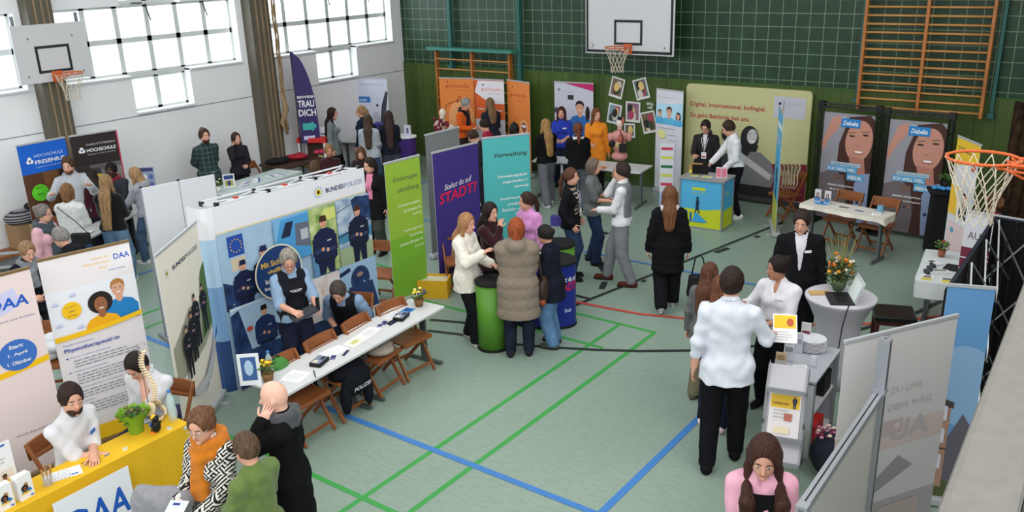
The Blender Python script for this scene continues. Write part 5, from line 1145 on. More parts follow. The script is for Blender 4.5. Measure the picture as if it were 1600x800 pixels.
def art_teal(a):
    w, h = a.w, a.h; a.rect(0, 0, w, h, C(80, 180, 180)); a.text('Verwaltung', w*.95, h*.83, w*.72, .085, C(50, 80, 70), True, .15, 'r')
    for i, (t, q) in enumerate((('Verwaltungsfach-', .66), ('angestellte*r', .55), ('(m/w/d)', .3))): a.text(t, w*.95, h*(.67-.045*i), w*q, .05, WHITE, True, .1, 'r')
    for i, (t, q) in enumerate((('Stadtinspektor-', .62), ('anwärter*in', .46), ('Bachelor of Arts', .58), ('(m/w/d)', .3))): a.text(t, w*.95, h*(.49-.045*i), w*q, .05, C(210, 235, 235), True, .1, 'r')
rollup(at(753, 217, 1.97), at(827, 209, 1.97), 1.97, art_teal, 'turquoise roll-up banner about administration jobs beside the purple one')
rollup(at(664, 212, 1.95), at(717, 199, 1.95), 1.95, lambda a: a.rect(0, 0, a.w, a.h, C(120, 122, 124)), 'plain grey roll-up banner back with pole behind the purple banner', sheet=C(120, 122, 124))
# green round waste-bin shaped counter and blue curved counter
def drum(c, r, h, label, side, top):
    e = empty('round_counter', (c.x, c.y, 0), 0, label, 'counter'); m = MB(); m.cyl((0, 0, .02), r, h-.05, side, 40); m.build('wrap', e, True)
    m = MB(); m.cyl((0, 0, h-.03), r+.012, .03, top, 40); m.build('top', e); m = MB(); m.cyl((0, 0, 0), r+.01, .03, top, 40); m.build('base', e); return e
dz = at(767, 437, .86); drum(dz, .185, .86, 'lime green round counter with black top between the talking women', mat('lime_counter_wrap', (.33, .54, .17), .45), BLK)
bc = at(846, 402, .86); e = empty('curved_counter', (bc.x, bc.y, 0), math.radians(15), 'royal blue curved counter with slogan beside the women in conversation', 'counter'); bl = mat('royal_blue_wrap', (.10, .16, .52), .45)
def oval(rx_, ry_, n=40): return [(rx_*math.cos(2*PI*i/n), ry_*math.sin(2*PI*i/n)) for i in range(n)]
m = MB(); m.prism(oval(.44, .28), .03, .83, bl); m.build('wrap', e); m = MB(); m.prism(oval(.46, .30), .83, .86, BLK); m.build('top', e); m = MB(); m.prism(oval(.45, .29), 0, .03, BLK); m.build('base', e)
m = MB()
def wraptxt(t, u, z, w_, h_, mt, ang):
    V, F = text_geo(t, True, .1); lo = V.min(0); hi = V.max(0); x = (V[:, 0]-lo[0])/(hi[0]-lo[0])*w_-w_/2+u; y = (V[:, 1]-lo[1])/(hi[1]-lo[1])*h_+z
    th = ang+x/.33; m.add(np.stack([.443*np.cos(th), .283*np.sin(th), y], 1), F, mt)
wraptxt('Stehst du auf', 0, .62, .34, .07, WHITE, -.5); wraptxt('STADT?', 0, .50, .36, .11, C(220, 30, 70), -.5); wraptxt('Stadt', 0, .22, .10, .05, C(190, 205, 240), -.5); m.build('lettering', e)
gd = at(872, 372, .86); drum(gd, .22, .80, 'second lime green round counter behind the blue counter', mat('lime_counter_wrap'), BLK)
m = MB(); m.box((0, 0, .07), (.16, .10, .14), C(70, 60, 140)); m.box((.08, .02, .06), (.10, .10, .12), C(150, 205, 50)); item('leaflet_box', m, at(870, 352, .82), .4, 'small purple and green leaflet box on the far green counter', 'box')
sheetdoc(at(848, 397, .862), .5, .18, .13, lambda a: a.para(.02, .1, .13, 3, .03, GRY, .008), 'white leaflets on top of the blue curved counter', 'leaflet', 'paper')
# ------------------------------------------------------------------ university stand, far left
def logo3(a, x, y, r, mt):
    for i in range(3): t = PI/2+i*2*PI/3; a.ell(x+r*.5*math.cos(t), y+r*.5*math.sin(t), r*.55, r*.55, mt, 14)
    a.ell(x, y, r*.35, r*.35, C(70, 90, 140), 10)
def art_fres(a):
    w, h = a.w, a.h; a.rect(0, 0, w, h, C(85, 50, 32)); a.rect(0, h*.76, w, h, C(20, 95, 200)); logo3(a, w*.20, h*.865, .055, WHITE)
    a.text('HOCHSCHULE', w*.30, h*.885, w*.60, .045, C(190, 215, 245)); a.text('FRESENIUS', w*.30, h*.83, w*.62, .06, WHITE, True); a.text('UNIVERSITY OF APPLIED SCIENCES', w*.30, h*.80, w*.6, .016, C(190, 215, 245))
    for i in range(9): a.rect(w*(.42+.035*i), h*.42, w*(.435+.035*i), h*.755, C(150, 105, 55))
    a.rect(w*.75, 0, w, h*.76, C(45, 32, 28)); a.ell(w*.28, h*.60, .13, .13, C(90, 195, 40)); a.text('JETZT', w*.28, h*.63, .10, .035, C(40, 90, 20), True, align='c'); a.text('INFO', w*.28, h*.58, .10, .035, C(40, 90, 20), True, align='c')
    a.bust(w*.42, h*.34, .10, C(150, 95, 65), C(25, 18, 16), C(110, 50, 60), 'afro'); a.rect(0, 0, w, h*.06, C(20, 95, 200))
def art_fres2(a):
    w, h = a.w, a.h; a.rect(0, 0, w, h, C(95, 92, 92)); a.rect(0, h*.74, w, h, C(42, 30, 32)); logo3(a, w*.20, h*.87, .05, WHITE)
    a.text('CHARLOTTE FRESENIUS', w*.30, h*.905, w*.62, .03, C(200, 200, 200)); a.text('HOCHSCHULE', w*.30, h*.85, w*.62, .055, WHITE, True); a.text('UNIVERSITY OF PSYCHOLOGY', w*.30, h*.825, w*.6, .016, C(200, 200, 200))
    a.rect(0, 0, w*.3, h*.74, C(50, 45, 45)); a.ell(w*.45, h*.66, .10, .08, C(140, 140, 135)); a.poly([(w*.32, h*.66), (w*.37, h*.71), (w*.5, h*.71), (w*.54, h*.66)], C(60, 60, 62)); a.ell(w*.43, h*.645, .075, .025, C(235, 205, 60)); a.poly([(w*.7, h*.2), (w*.65, h*.7), (w, h*.7), (w, h*.2)], C(130, 128, 125)); a.rect(w*.97, 0, w, h, C(190, 60, 90))
rollup(at(25, 229, HB), at(101, 215, HB), HB, art_fres, 'roll-up banner with bright blue head and round green dot by the far left wall')
rollup(at(108, 214, HB), at(182, 203, HB), HB, art_fres2, 'dark roll-up banner with yellow lamp picture, right of the blue-headed one')
wcl = mat('white_tablecloth', (.82, .84, .85), .8, bump=.2, bscale=9)
ta = at(138, 372, .71); tb_ = at(218, 330, .71); d_ = (tb_-ta).normalized(); n_ = Vector((-d_.y, d_.x, 0)); r_ = math.atan2(d_.y, d_.x); c_ = ta+d_*.62+n_*.20
table(c_, r_, 1.9, .40, .70, 'long table in front of the two university banners'); 
sheetdoc(ta+d_*.25+n_*.2+Vector((0, 0, .002)), r_, .22, .16, lambda a: a.line((.02, .03), (.18, .12), .008, C(60, 60, 70)), 'white leaflet at the near end of the university table', 'leaflet', 'paper'); sheetdoc(ta+d_*1.15+n_*.15+Vector((0, 0, .002)), r_, .22, .2, lambda a: a.rect(.02, .02, .2, .12, C(170, 160, 210)), 'violet and white leaflet at the far end of the university table', 'leaflet', 'paper')
m = MB(); 
for i in range(4): m.box((0, 0, .02+.04*i), (.26-.02*i, .18, .036), C(165, 30, 55))
item('red_brochure_stack', m, ta+d_*.95+n_*.20, r_+.2, 'stack of crimson folders on the university table', 'brochures')
# low bench, cardboard box and striped bag on the far left
bq = at(38, 392, .30); m = MB(); m.box((0, 0, .30), (.45, 1.9, .04), CHAIRW); 
for y in (-.8, .8): m.box((0, y, .15), (.36, .05, .28), CHAIRW)
o = item('gym_bench', m, (.32, bq.y-.1, 0), 0, 'low wooden gym bench along the left wall', 'bench'); bx = Vector((.30, at_plane(38, 345, 0, .3).y, .32))
m = MB(); cb = C(150, 120, 88, .9); m.box((0, 0, .19), (.36, .44, .38), cb); m.box((.181, 0, .19), (.002, .06, .38), C(185, 165, 130)); m.box((0, 0, .382), (.37, .45, .008), C(165, 135, 100)); item('cardboard_box', m, bx, .05, 'brown cardboard box on the low bench by the left wall', 'box')
st = mat('striped_cloth', (.3, .3, .3), .9); nt, b_, N, L = nodes(st); g = N('TexCoord'); sp = N('SeparateXYZ'); L(g.outputs['Object'], sp.inputs[0]); q_ = math_node(nt, 'GREATER_THAN', math_node(nt, 'SINE', math_node(nt, 'MULTIPLY', sp.outputs[2], 160.0)), 0.0); mx = N('MixRGB'); L(q_, mx.inputs[0]); mx.inputs[1].default_value = (*lin((.18, .18, .2)), 1); mx.inputs[2].default_value = (*lin((.55, .55, .56)), 1); L(mx.outputs[0], b_.inputs[0])
m = MB(); m.ell((0, 0, .09), (.22, .27, .12), st, None, 16, 10); item('striped_scarf', m, bx+Vector((0, -.02, .39)), 0, 'grey striped scarf heaped on the cardboard box', 'scarf', smooth=True)
m = MB(); m.ell((0, 0, .06), (.08, .09, .06), BLK); m.tube([(-.05, 0, .08), (0, .02, .15), (.05, 0, .08)], .012, BLK, 6); item('camera_bag', m, bx+Vector((.02, .12, .565)), 0, 'small black camera bag on top of the striped scarf', 'bag', smooth=True)
m = MB(); m.bar((-.5, 0, .55), (.5, 0, .55), .03, .03, ALU); m.bar((-.5, 0, .75), (.5, 0, .75), .03, .03, ALU)
for x in (-.48, .48): m.box((x, 0, .38), (.03, .03, .76), ALU)
item('coat_rail', m, (*at(22, 400, .7)[:2], 0), .9, 'low aluminium rail behind the seated blonde woman at the left edge', 'rail')
# poster easel on the wall between
e = empty('comic_poster_stand', (*at(231, 300, .9)[:2], 0), .75, 'small picture poster on a stand beside the blonde woman in grey hoodie', 'poster stand'); m = MB(); m.box((0, 0, 1.12), (.30, .01, .40), C(150, 165, 190)); a = Art(.3, .4, M=Matrix.Translation((-.15, -.006, .92)))
a.rect(.01, .33, .29, .39, C(60, 65, 110)); 
for i in range(6): a.ell(.06+.09*(i % 3), .24-.13*(i//3), .04, .045, [C(215, 175, 140), C(230, 225, 225), C(90, 110, 180)][i % 3], 10)
artinto(m, a); m.build('poster', e); m = MB(); m.box((0, .02, .56), (.03, .03, 1.1), DARKM); m.box((0, .02, .015), (.3, .3, .03), DARKM); m.build('pole', e)
# white-clothed tables along the left wall centre
ca_, cb_ = at(345, 300, .72), at(452, 285, .72)
t0 = at(352, 305, .72); t1 = at(470, 268, .72); d_ = (t1-t0).normalized(); n_ = Vector((-d_.y, d_.x, 0)); r_ = math.atan2(d_.y, d_.x); L_ = (t1-t0).length; c_ = (t0+t1)/2+n_*.30
table(c_, r_, L_, .62, .71, 'table under pale green cloth in front of the plaid-shirted man'); tcloth(c_, r_, L_+.02, .62, .715, mat('pale_mint_cloth', (.74, .79, .78), .8, bump=.2), (.62, .3, .1, .3), 'pale mint cloth draped over the table in front of the plaid-shirted man')
def wt(u, v, z=.722): q = t0+d_*u+n_*v; return Vector((q.x, q.y, z))
plant_pot(wt(.12, .30), 'leafy green pot plant on the mint-clothed table', [(200, 215, 170)], pot=(220, 220, 215), spread=.10)
m = MB(); m.box((0, 0, .12), (.20, .012, .24), C(225, 225, 228)); a = Art(.2, .24, M=Matrix.Translation((-.1, -.007, 0))); a.rect(.02, .15, .18, .22, C(40, 60, 120)); a.rect(.03, .03, .17, .13, C(170, 160, 90)); a.ell(.1, .08, .03, .05, C(50, 60, 110), 10); artinto(m, a); item('picture_card', m, wt(.42, .34), r_-.7, 'upright picture card with blue and yellow print on the mint-clothed table', 'display card')
for i, (u, v) in enumerate(((.62, .2), (.75, .32), (.92, .2), (1.05, .33), (1.3, .25), (1.45, .15))): sheetdoc(wt(u, v, .7225+.001*i), r_+.3*i, .21, .15, lambda a: (a.rect(.01, .01, .2, .05, C(80, 90, 160)), a.para(.02, .12, .15, 2, .02, GRY, .006)), 'loose white leaflets with blue strip on the mint-clothed table', 'leaflet', 'paper', 'leaflets on the mint-clothed table')
chair(*at(395, 300, .0)[:2], 0, 'temp'); tmpc = [o for o in bpy.data.objects if o.get('label') == 'temp'][0]; p1 = wt(.75, 1.0); tmpc.location = (p1.x, p1.y, 0); tmpc.rotation_euler[2] = r_+PI; tmpc['label'] = 'wooden chair between the plaid-shirted man and the woman in dark jacket'
p1 = wt(1.75, 1.05); chair(p1.x, p1.y, math.degrees(r_+PI)+90, 'wooden chair right of the woman in dark jacket at the wall'); p1 = wt(-.35, 1.05); chair(p1.x, p1.y, math.degrees(r_+PI)+90, 'wooden chair left of the plaid-shirted man at the wall')
# dark table with red heap, second white cloth table beyond
u0 = at(430, 262, .72); u1 = at(503, 245, .72); d2 = (u1-u0).normalized(); n2_ = Vector((-d2.y, d2.x, 0)); r2_ = math.atan2(d2.y, d2.x); c2_ = (u0+u1)/2+n2_*.2
table(c2_, r2_, (u1-u0).length, .7, .71, 'dark brown table piled with bags between pillar and red stand', top=C(70, 48, 38))
rr_ = random.Random(3)
for i, (nm, cc, sz, lb) in enumerate((('black_bag', (22, 22, 24), (.26, .16, .09), 'black bag lying on the dark brown table'), ('red_jacket', (165, 30, 45), (.30, .17, .08), 'crimson jacket heaped on the dark brown table'), ('pink_bag', (190, 60, 90), (.14, .12, .07), 'small pinkish bag beside the crimson jacket'))):
    m = MB()
    for k in range(5): m.ell((rr_.uniform(-.6, .6)*sz[0], rr_.uniform(-.5, .5)*sz[1], sz[2]*rr_.uniform(.5, .9)), (sz[0]*.6, sz[1]*.6, sz[2]*.6), C(*cc, .85), rz3(k), 9, 6)
    p_ = u0+d2*(.30+.5*i)+n2_*.25; item(nm, m, (p_.x, p_.y, .715), r2_, lb, 'bag' if 'bag' in nm else 'jacket', smooth=True)
# red high stand with leaflets
rs = at_plane(490, 200, 0, .48); rs.z = 1.05; e = empty('red_stand', (rs.x+.0, rs.y, 0), .5, 'red-topped high table with white legs and wooden shelf by the left wall', 'stand'); m = MB(); m.box((0, 0, 1.0), (.62, .45, .10), RED); m.build('top', e, bevel=.01)
for x in (-.27, .27):
    for y in (-.19, .19): m = MB(); m.box((x, y, .48), (.045, .045, .96), C(225, 225, 225)); m.build('leg', e)
m = MB(); m.box((0, 0, .45), (.54, .38, .03), C(205, 165, 90)); m.build('shelf', e); m = MB(); m.box((0, .18, .7), (.5, .02, .35), C(80, 60, 50)); m.box((.1, .05, .56), (.12, .1, .18), C(235, 215, 160)); m.build('box_on_shelf', e)
for i, (x, cc) in enumerate(((-.2, (220, 235, 235)), (0, (225, 215, 220)), (.2, (215, 220, 230)))):
    m = MB(); m.box((0, 0, .09), (.14, .05, .18), C(*cc)); a = Art(.14, .18, M=Matrix.Translation((-.07, -.026, 0))); a.rect(.02, .03, .12, .06, [C(60, 160, 170), C(200, 120, 150), C(80, 90, 150)][i]); artinto(m, a)
    p_ = Vector((rs.x+x*math.cos(.5), rs.y+x*math.sin(.5), 1.052)); item('leaflet_box', m, p_, .5, ['leaflet box with teal strip on the red stand', 'middle leaflet box on the red stand', 'rightmost leaflet box on the red stand'][i], 'leaflet box')
# feather flag
fb = at_plane(484, 225, 0, .55); e = empty('feather_flag', (fb.x, fb.y, 0), math.radians(52), 'dark violet feather flag with white lettering leaning at the left wall', 'flag')
fl_top = at_plane(470, 80, 0, .55); Hf = fl_top.z; m = MB(); N_ = 14; L1 = []; L2 = []
for i in range(N_+1):
    t = i/N_; z = .95+(Hf-.95)*t; xl = -.16-.02*t; xr = .22*math.sqrt(max(0, 1-t**3))-.16*t**3; L1.append((xl+.10*t*t*0, z)); L2.append((xr, z))
a = Art(1, Hf+.1, M=Matrix.Translation((0, 0, 0))); a.clip = (-1, 0, 1, 9); fv = C(52, 42, 96); P = [(x+.17-.16-.17*0, z) for x, z in L1]+[(x, z) for x, z in reversed(L2)]
m2 = MB(); V = [(x, .0, z) for x, z in P]+[(x, .012, z) for x, z in P]; n0 = len(P)
for i in range(N_): 
    a0, a1, b0, b1 = L1[i], L1[i+1], L2[i], L2[i+1]
    m2.add([(a0[0], 0, a0[1]), (b0[0], 0, b0[1]), (b1[0], 0, b1[1]), (a1[0], 0, a1[1]), (a0[0], .01, a0[1]), (b0[0], .01, b0[1]), (b1[0], .01, b1[1]), (a1[0], .01, a1[1])], [(0, 1, 2, 3), (7, 6, 5, 4)], fv)
ta_ = Art(1, Hf, M=Matrix.Translation((-.5, -.001, 0))); ta_.clip = (0, 0, 1, 9); ta_.text('BEWIRB', .35, 1.86, .32, .05, WHITE, True); ta_.text('TRAU', .35, 1.68, .32, .14, WHITE, True); ta_.text('DICH', .35, 1.50, .34, .14, WHITE, True); ta_.poly([(.40, 1.22), (.58, 1.22), (.58, 1.18), (.68, 1.29), (.58, 1.40), (.58, 1.36), (.40, 1.36)], C(60, 170, 165)); ta_.rect(.40, 1.02, .62, 1.10, C(200, 195, 225)); artinto(m2, ta_); m2.build('sail', e)
m = MB(); m.tube([(-.18, .01, 0), (-.18, .01, 1.6), (-.19, .01, Hf)], .012, DARKM, 6); m.build('pole', e, True); m = MB(); m.cyl((-.18, 0, 0), .16, .04, DARKM); m.build('base', e)
# cardiology banner, oval counter and small table in the far corner
def art_lauft(a):
    w, h = a.w, a.h; a.rect(0, 0, w, h, C(205, 208, 226)); a.poly([(w*.08, h*.90), (w*.20, h*.90), (w*.14, h*.95)], C(90, 160, 190)); a.text('BERUFSKOLLEG', w*.30, h*.925, w*.6, .025, GRY); a.rect(w*.08, h*.72, w*.52, h*.79, C(45, 115, 190)); a.text('Läuft!', w*.18, h*.735, w*.24, .05, WHITE, True)
    a.poly([(w*.75, h*.50), (w*.82, h*.70), (w*.95, h*.86), (w*1.0, h*.84), (w*.92, h*.62), (w*.95, h*.48)], C(60, 62, 72)); a.ell(w*.65, h*.55, .09, .12, C(180, 180, 195)); a.ell(w*.7, h*.69, .03, .035, C(60, 60, 66)); a.ell(w*.7, h*.42, .14, .10, C(70, 72, 84)); a.rect(w*.1, h*.3, w*.5, h*.4, C(225, 215, 220))
rollup(at(546, 122, HB), at(604, 123, HB), HB, art_lauft, 'pale lilac roll-up banner with blue label and drawn runner in the far left corner')
vc = at(630, 212, .84); e = empty('oval_counter', (vc.x, vc.y, 0), 0, 'violet oval counter with teal band in the far corner', 'counter'); m = MB(); m.prism(oval(.30, .22), .16, .82, C(66, 40, 120)); m.prism(oval(.301, .221), .10, .17, C(70, 150, 180)); m.prism(oval(.30, .22), .02, .10, C(66, 40, 120)); m.build('wrap', e); m = MB(); m.prism(oval(.32, .24), .82, .84, WHITE); m.build('top', e)
plant_pot((vc.x-.15, vc.y-.05, .842), 'small green plant on the violet oval counter', [(230, 235, 230)], pot=(200, 200, 195), r=.05, spread=.1, n=16); m = MB(); m.box((0, 0, .12), (.15, .02, .24), C(215, 212, 228)); a = Art(.15, .24, M=Matrix.Translation((-.075, -.011, 0))); a.rect(.05, .06, .10, .18, C(110, 110, 140)); artinto(m, a); item('card_stand', m, (vc.x+.14, vc.y, .842), .4, 'white card stand on the violet oval counter', 'display card')
u0 = at(525, 232, .72); u1 = at(612, 205, .72); 
table(((u0.x+u1.x)/2, (u0.y+u1.y)/2), .35, 1.1, .5, .71, 'white table behind the group near the lilac banner'); m = MB(); m.box((0, 0, .2), (.30, .30, .40), C(60, 62, 130)); m.box((-.1, -.152, .22), (.1, .004, .16), C(170, 180, 220)); q = at(545, 215, .72); item('blue_crate', m, (max(q.x, .9), q.y+.1, .712), .4, 'blue-violet printed box on the table near the lilac banner', 'box')
# ------------------------------------------------------------------ orange health banners
OR = C(225, 130, 60); OR2 = C(215, 95, 45); DR = C(170, 60, 40)
def art_g1(a):
    w, h = a.w, a.h; a.rect(0, 0, w, h, OR); a.ell(w*.6, h*.55, .3, .4, C(235, 165, 105)); a.text('gomedis', w*.17, h*.885, w*.70, .10, DR, False); a.ell(w*.24, h*.96, .02, .02, DR, 8); a.text('Gesundheit und Pflege', w*.36, h*.86, w*.5, .018, DR)
    for p, q in (((.18, .70), (.45, .74)), ((.45, .74), (.52, .73)), ((.12, .62), (.18, .70)), ((.52, .78), (.60, .80)), ((.60, .80), (.60, .72))): a.line((w*p[0], h*p[1]), (w*q[0], h*q[1]), .018, C(150, 70, 45))
    a.ell(w*.52, h*.75, .03, .03, C(150, 60, 45)); a.ell(w*.78, h*.55, .10, .14, C(245, 200, 150))
def art_g2(a):
    w, h = a.w, a.h; a.rect(0, 0, w, h, OR2); a.poly([(0, h*.86), (w*.12, h*.99), (w, h*.99), (w, h*.74), (w*.6, h*.74), (w*.3, h*.79)], C(225, 222, 228)); a.text('gomedis', w*.22, h*.87, w*.70, .09, C(225, 130, 70)); a.ell(w*.29, h*.945, .02, .02, BLK, 8); a.text('PFLEGEDIENST', w*.45, h*.845, w*.45, .018, GRY)
    a.text('AMBULANTE', w*.08, h*.665, w*.36, .035, WHITE, True); a.text('PFLEGE', w*.62, h*.655, w*.3, .035, WHITE, True); a.rect(0, h*.0, w, h*.56, C(200, 202, 210))
def art_g3(a):
    w, h = a.w, a.h; a.rect(0, 0, w, h, OR); a.text('gomedis', w*.12, h*.82, w*.75, .10, DR); a.ell(w*.25, h*.93, .02, .02, DR, 8); a.text('Gesundheit und Pflege', w*.3, h*.78, w*.5, .018, DR); a.ell(w*.72, h*.50, .13, .16, C(240, 190, 150)); a.ell(w*.72, h*.51, .09, .11, C(150, 85, 60)); a.ell(w*.72, h*.52, .07, .03, C(235, 235, 240)); a.rect(w*.3, h*.18, w*.95, h*.40, C(220, 215, 220)); a.text('DU', w*.55, h*.24, w*.2, .10, C(210, 40, 110), True); a.line((w*.1, h*.5), (w*.4, h*.6), .02, C(190, 90, 60))
rollup(at(686, 122, HB), at(740, 123, HB), HB, art_g1, 'leftmost of three orange roll-up banners, with stethoscope-like drawing'); rollup(at(741, 124, HB), at(787, 126, HB), HB, art_g2, 'middle orange roll-up banner with a white drop-shaped head area'); rollup(at(792, 125, HB), at(827, 130, HB), HB, art_g3, 'rightmost of three orange roll-up banners, with a round brown picture')
def art_care(a):
    w, h = a.w, a.h; a.rect(0, 0, w, h, C(200, 198, 214)); a.poly([(w*.2, h), (w, h*.92), (w, h)], C(190, 40, 105)); a.line((w*.12, h*.94), (w*.12, h*.90), .012, BLK); a.line((w*.08, h*.925), (w*.16, h*.925), .012, BLK); a.text('Krankenhaus', w*.2, h*.90, w*.3, .018, GRY)
    a.rect(w*.35, h*.82, w*.5, h*.87, C(50, 50, 56)); a.bust(w*.66, h*.74, .11, SK, C(40, 28, 26), C(50, 110, 185), 'pony'); a.ell(w*.86, h*.68, .05, .15, C(40, 28, 26)); a.ell(w*.06, h*.70, .06, .06, C(70, 60, 90)); a.rect(0, 0, w, h*.42, C(215, 213, 224))
rollup(at(866, 128, HB), at(927, 131, HB), HB, art_care, 'roll-up banner with magenta corner and nurse in blue on the green wall')
def art_kv(a):
    w, h = a.w, a.h; a.rect(0, 0, w, h, C(212, 212, 222)); a.poly([(0, h*.86), (w, h*.88), (w, h*.66), (0, h*.68)], C(175, 215, 235)); a.line((w*.12, h*.95), (w*.12, h*.91), .01, C(200, 60, 60)); a.text('Pflegeschule', w*.2, h*.92, w*.6, .025, GRY)
    a.clip = (0, h*.66, w, h*.88); a.bust(w*.5, h*.79, .075, SK, BRN, C(90, 180, 220)); a.bust(w*.15, h*.77, .05, SK, BRN, C(80, 170, 215)); a.bust(w*.85, h*.76, .05, SK, BLK, C(80, 170, 215), 'long'); a.clip = (0, 0, w, h); a.ell(w*.25, h*.56, .10, .085, C(222, 222, 150)); a.para(w*.1, h*.62, w*.8, 1, .03, GRY, .012)
    for i in range(6): a.para(w*.5, h*(.56-.05*i), w*.4, 1, .03, GRY, .01, i)
rollup(at(1026, 139, HB), at(1068, 144, HB), HB, art_kv, 'white nursing roll-up banner with people in light blue beside the beige wall')
e = empty('info_column', (*at(1040, 330, 0)[:2], 0), math.radians(20), 'narrow white info column with yellow, pink and green stripes by the beige wall', 'display column'); ck = at(1040, 335, 0)
m = MB(); m.box((0, 0, .62), (.24, .03, 1.24), C(205, 208, 214)); a = Art(.24, 1.24, M=Matrix.Translation((-.12, -.0155, 0)))
for i, cc in enumerate(((190, 50, 90), (200, 200, 90), (40, 110, 70), (200, 200, 80), (200, 50, 90))): a.rect(.02, 1.12-.16*i, .22, 1.16-.16*i+.01, C(*cc))
a.rect(.0, .02, .24, .35, C(150, 175, 205)); artinto(m, a); m.build('panel', e); m = MB(); m.box((0, .05, .012), (.26, .24, .024), GRY); m.build('foot', e)
# white tables in front of the wall photos, anatomy torso
u0 = at(918, 247, .72); u1 = at(1007, 253, .72)
hx0, hx1 = at(880, 262, .72), at(975, 272, .72)
tcx = table(((at(930, 250, .72).x+at(1000, 262, .72).x)/2, (at(930, 250, .72).y+at(1000, 262, .72).y)/2-.14), .12, 1.3, .62, .71, 'white table carrying the pink anatomy torso in front of the wall photos')
table((at(872, 248, .72).x, at(872, 248, .72).y), .3, .9, .5, .71, 'white table in front of the woman in blue')
sheetdoc((*at(935, 262, .712)[:2], .712), .3, .3, .2, lambda a: a.rect(0, 0, .3, .2, C(205, 120, 90)), 'orange-red anatomy sheet lying on the white table', 'paper_sheet', 'paper')
def wt2(px, py): q = at(px, py, .715); return (q.x, q.y, .712)
e = empty('anatomy_torso', wt2(968, 250), .5, 'pink anatomical torso with black bags hung on it standing on the white table', 'anatomy model'); pk = C(205, 140, 135, .45); m = MB(); m.ell((0, 0, .08), (.16, .12, .10), pk); m.ell((0, 0, .28), (.13, .10, .16), pk); m.ell((0, 0, .46), (.17, .11, .12), pk); m.tube([(0, 0, .52), (0, 0, .64)], .045, pk); m.ell((-.17, 0, .44), (.06, .06, .09), pk); m.ell((.17, 0, .44), (.06, .06, .09), pk); m.build('torso', e, True)
m = MB(); m.ell((0, 0, .72), (.07, .08, .105), C(225, 215, 205)); m.ell((.03, .0, .74), (.06, .075, .09), C(195, 110, 100)); m.ell((0, -.04, .80), (.05, .05, .035), BLK); m.build('head', e, True); m = MB(); m.ell((.02, -.09, .43), (.07, .04, .09), C(170, 90, 80)); m.ell((-.02, -.09, .30), (.08, .04, .07), C(190, 160, 120)); m.build('organs', e, True)
m = MB(); m.box((.06, -.12, .26), (.14, .05, .16), BLK); m.ell((-.14, -.08, .33), (.07, .06, .06), BLK); m.tube([(0, -.10, .60), (.06, -.13, .45), (.06, -.13, .30)], .008, BLK, 5); m.build('black_pouch', e)
e = empty('skeleton_bust', (*at(693, 198, 1.15)[:2], .0), .3, 'pale skeleton figure with dark red muscles at the left orange banner', 'anatomy model'); m = MB(); m.ell((0, 0, 1.43), (.075, .085, .10), C(225, 205, 185)); m.ell((0, -.05, 1.35), (.045, .05, .04), C(225, 205, 185)); m.build('skull', e, True)
m = MB(); m.tube([(0, .02, 1.33), (0, .03, .9)], .03, C(215, 195, 170)); m.ell((-.10, .0, 1.18), (.12, .08, .10), C(215, 190, 175)); m.ell((.16, 0, 1.12), (.10, .06, .09), C(215, 190, 175)); m.build('ribs', e, True); m = MB()
rr_ = random.Random(8)
for i in range(26): m.ell((rr_.uniform(-.2, .12), rr_.uniform(-.08, 0), rr_.uniform(.98, 1.32)), (.035, .03, .045), C(110, 25, 45))
m.build('muscles', e, True); m = MB(); m.tube([(0, .03, 0), (0, .03, .9)], .02, DARKM); m.cyl((0, .03, 0), .2, .03, DARKM); m.build('stand', e)
# ------------------------------------------------------------------ beige display wall and promotion counter
def flatwall(A, B, h, th, name, label, mt, artf, cat, rnd_=.08, z0=.05):
    (c_, r_, w_) = ab(A, B)[0], ab(A, B)[1], ab(A, B)[2]; e = empty(name, (c_[0], c_[1], 0), r_, label, cat)
    P = []
    for cx, cy, s0 in ((w_/2-rnd_, z0+rnd_, -PI/2), (w_/2-rnd_, h-rnd_, 0), (-w_/2+rnd_, h-rnd_, PI/2), (-w_/2+rnd_, z0+rnd_, PI)):
        for i in range(7): t = s0+PI/2*i/6; P.append((cx+rnd_*math.cos(t), cy+rnd_*math.sin(t)))
    m = MB(); m.prism(P, 0, th, mt, M=Matrix.Rotation(PI/2, 4, 'X')@Matrix.Translation((0, 0, -th))); a = Art(w_, h-z0, M=Matrix.Translation((-w_/2, -.001, z0)), step=.0006); artf(a); artinto(m, a); m.build('printed_panel', e)
    for q in (-1, 1): m = MB(); m.box((q*w_*.38, .05, .02), (.06, .40, .04), GRY); m.build('foot', e)
    return e
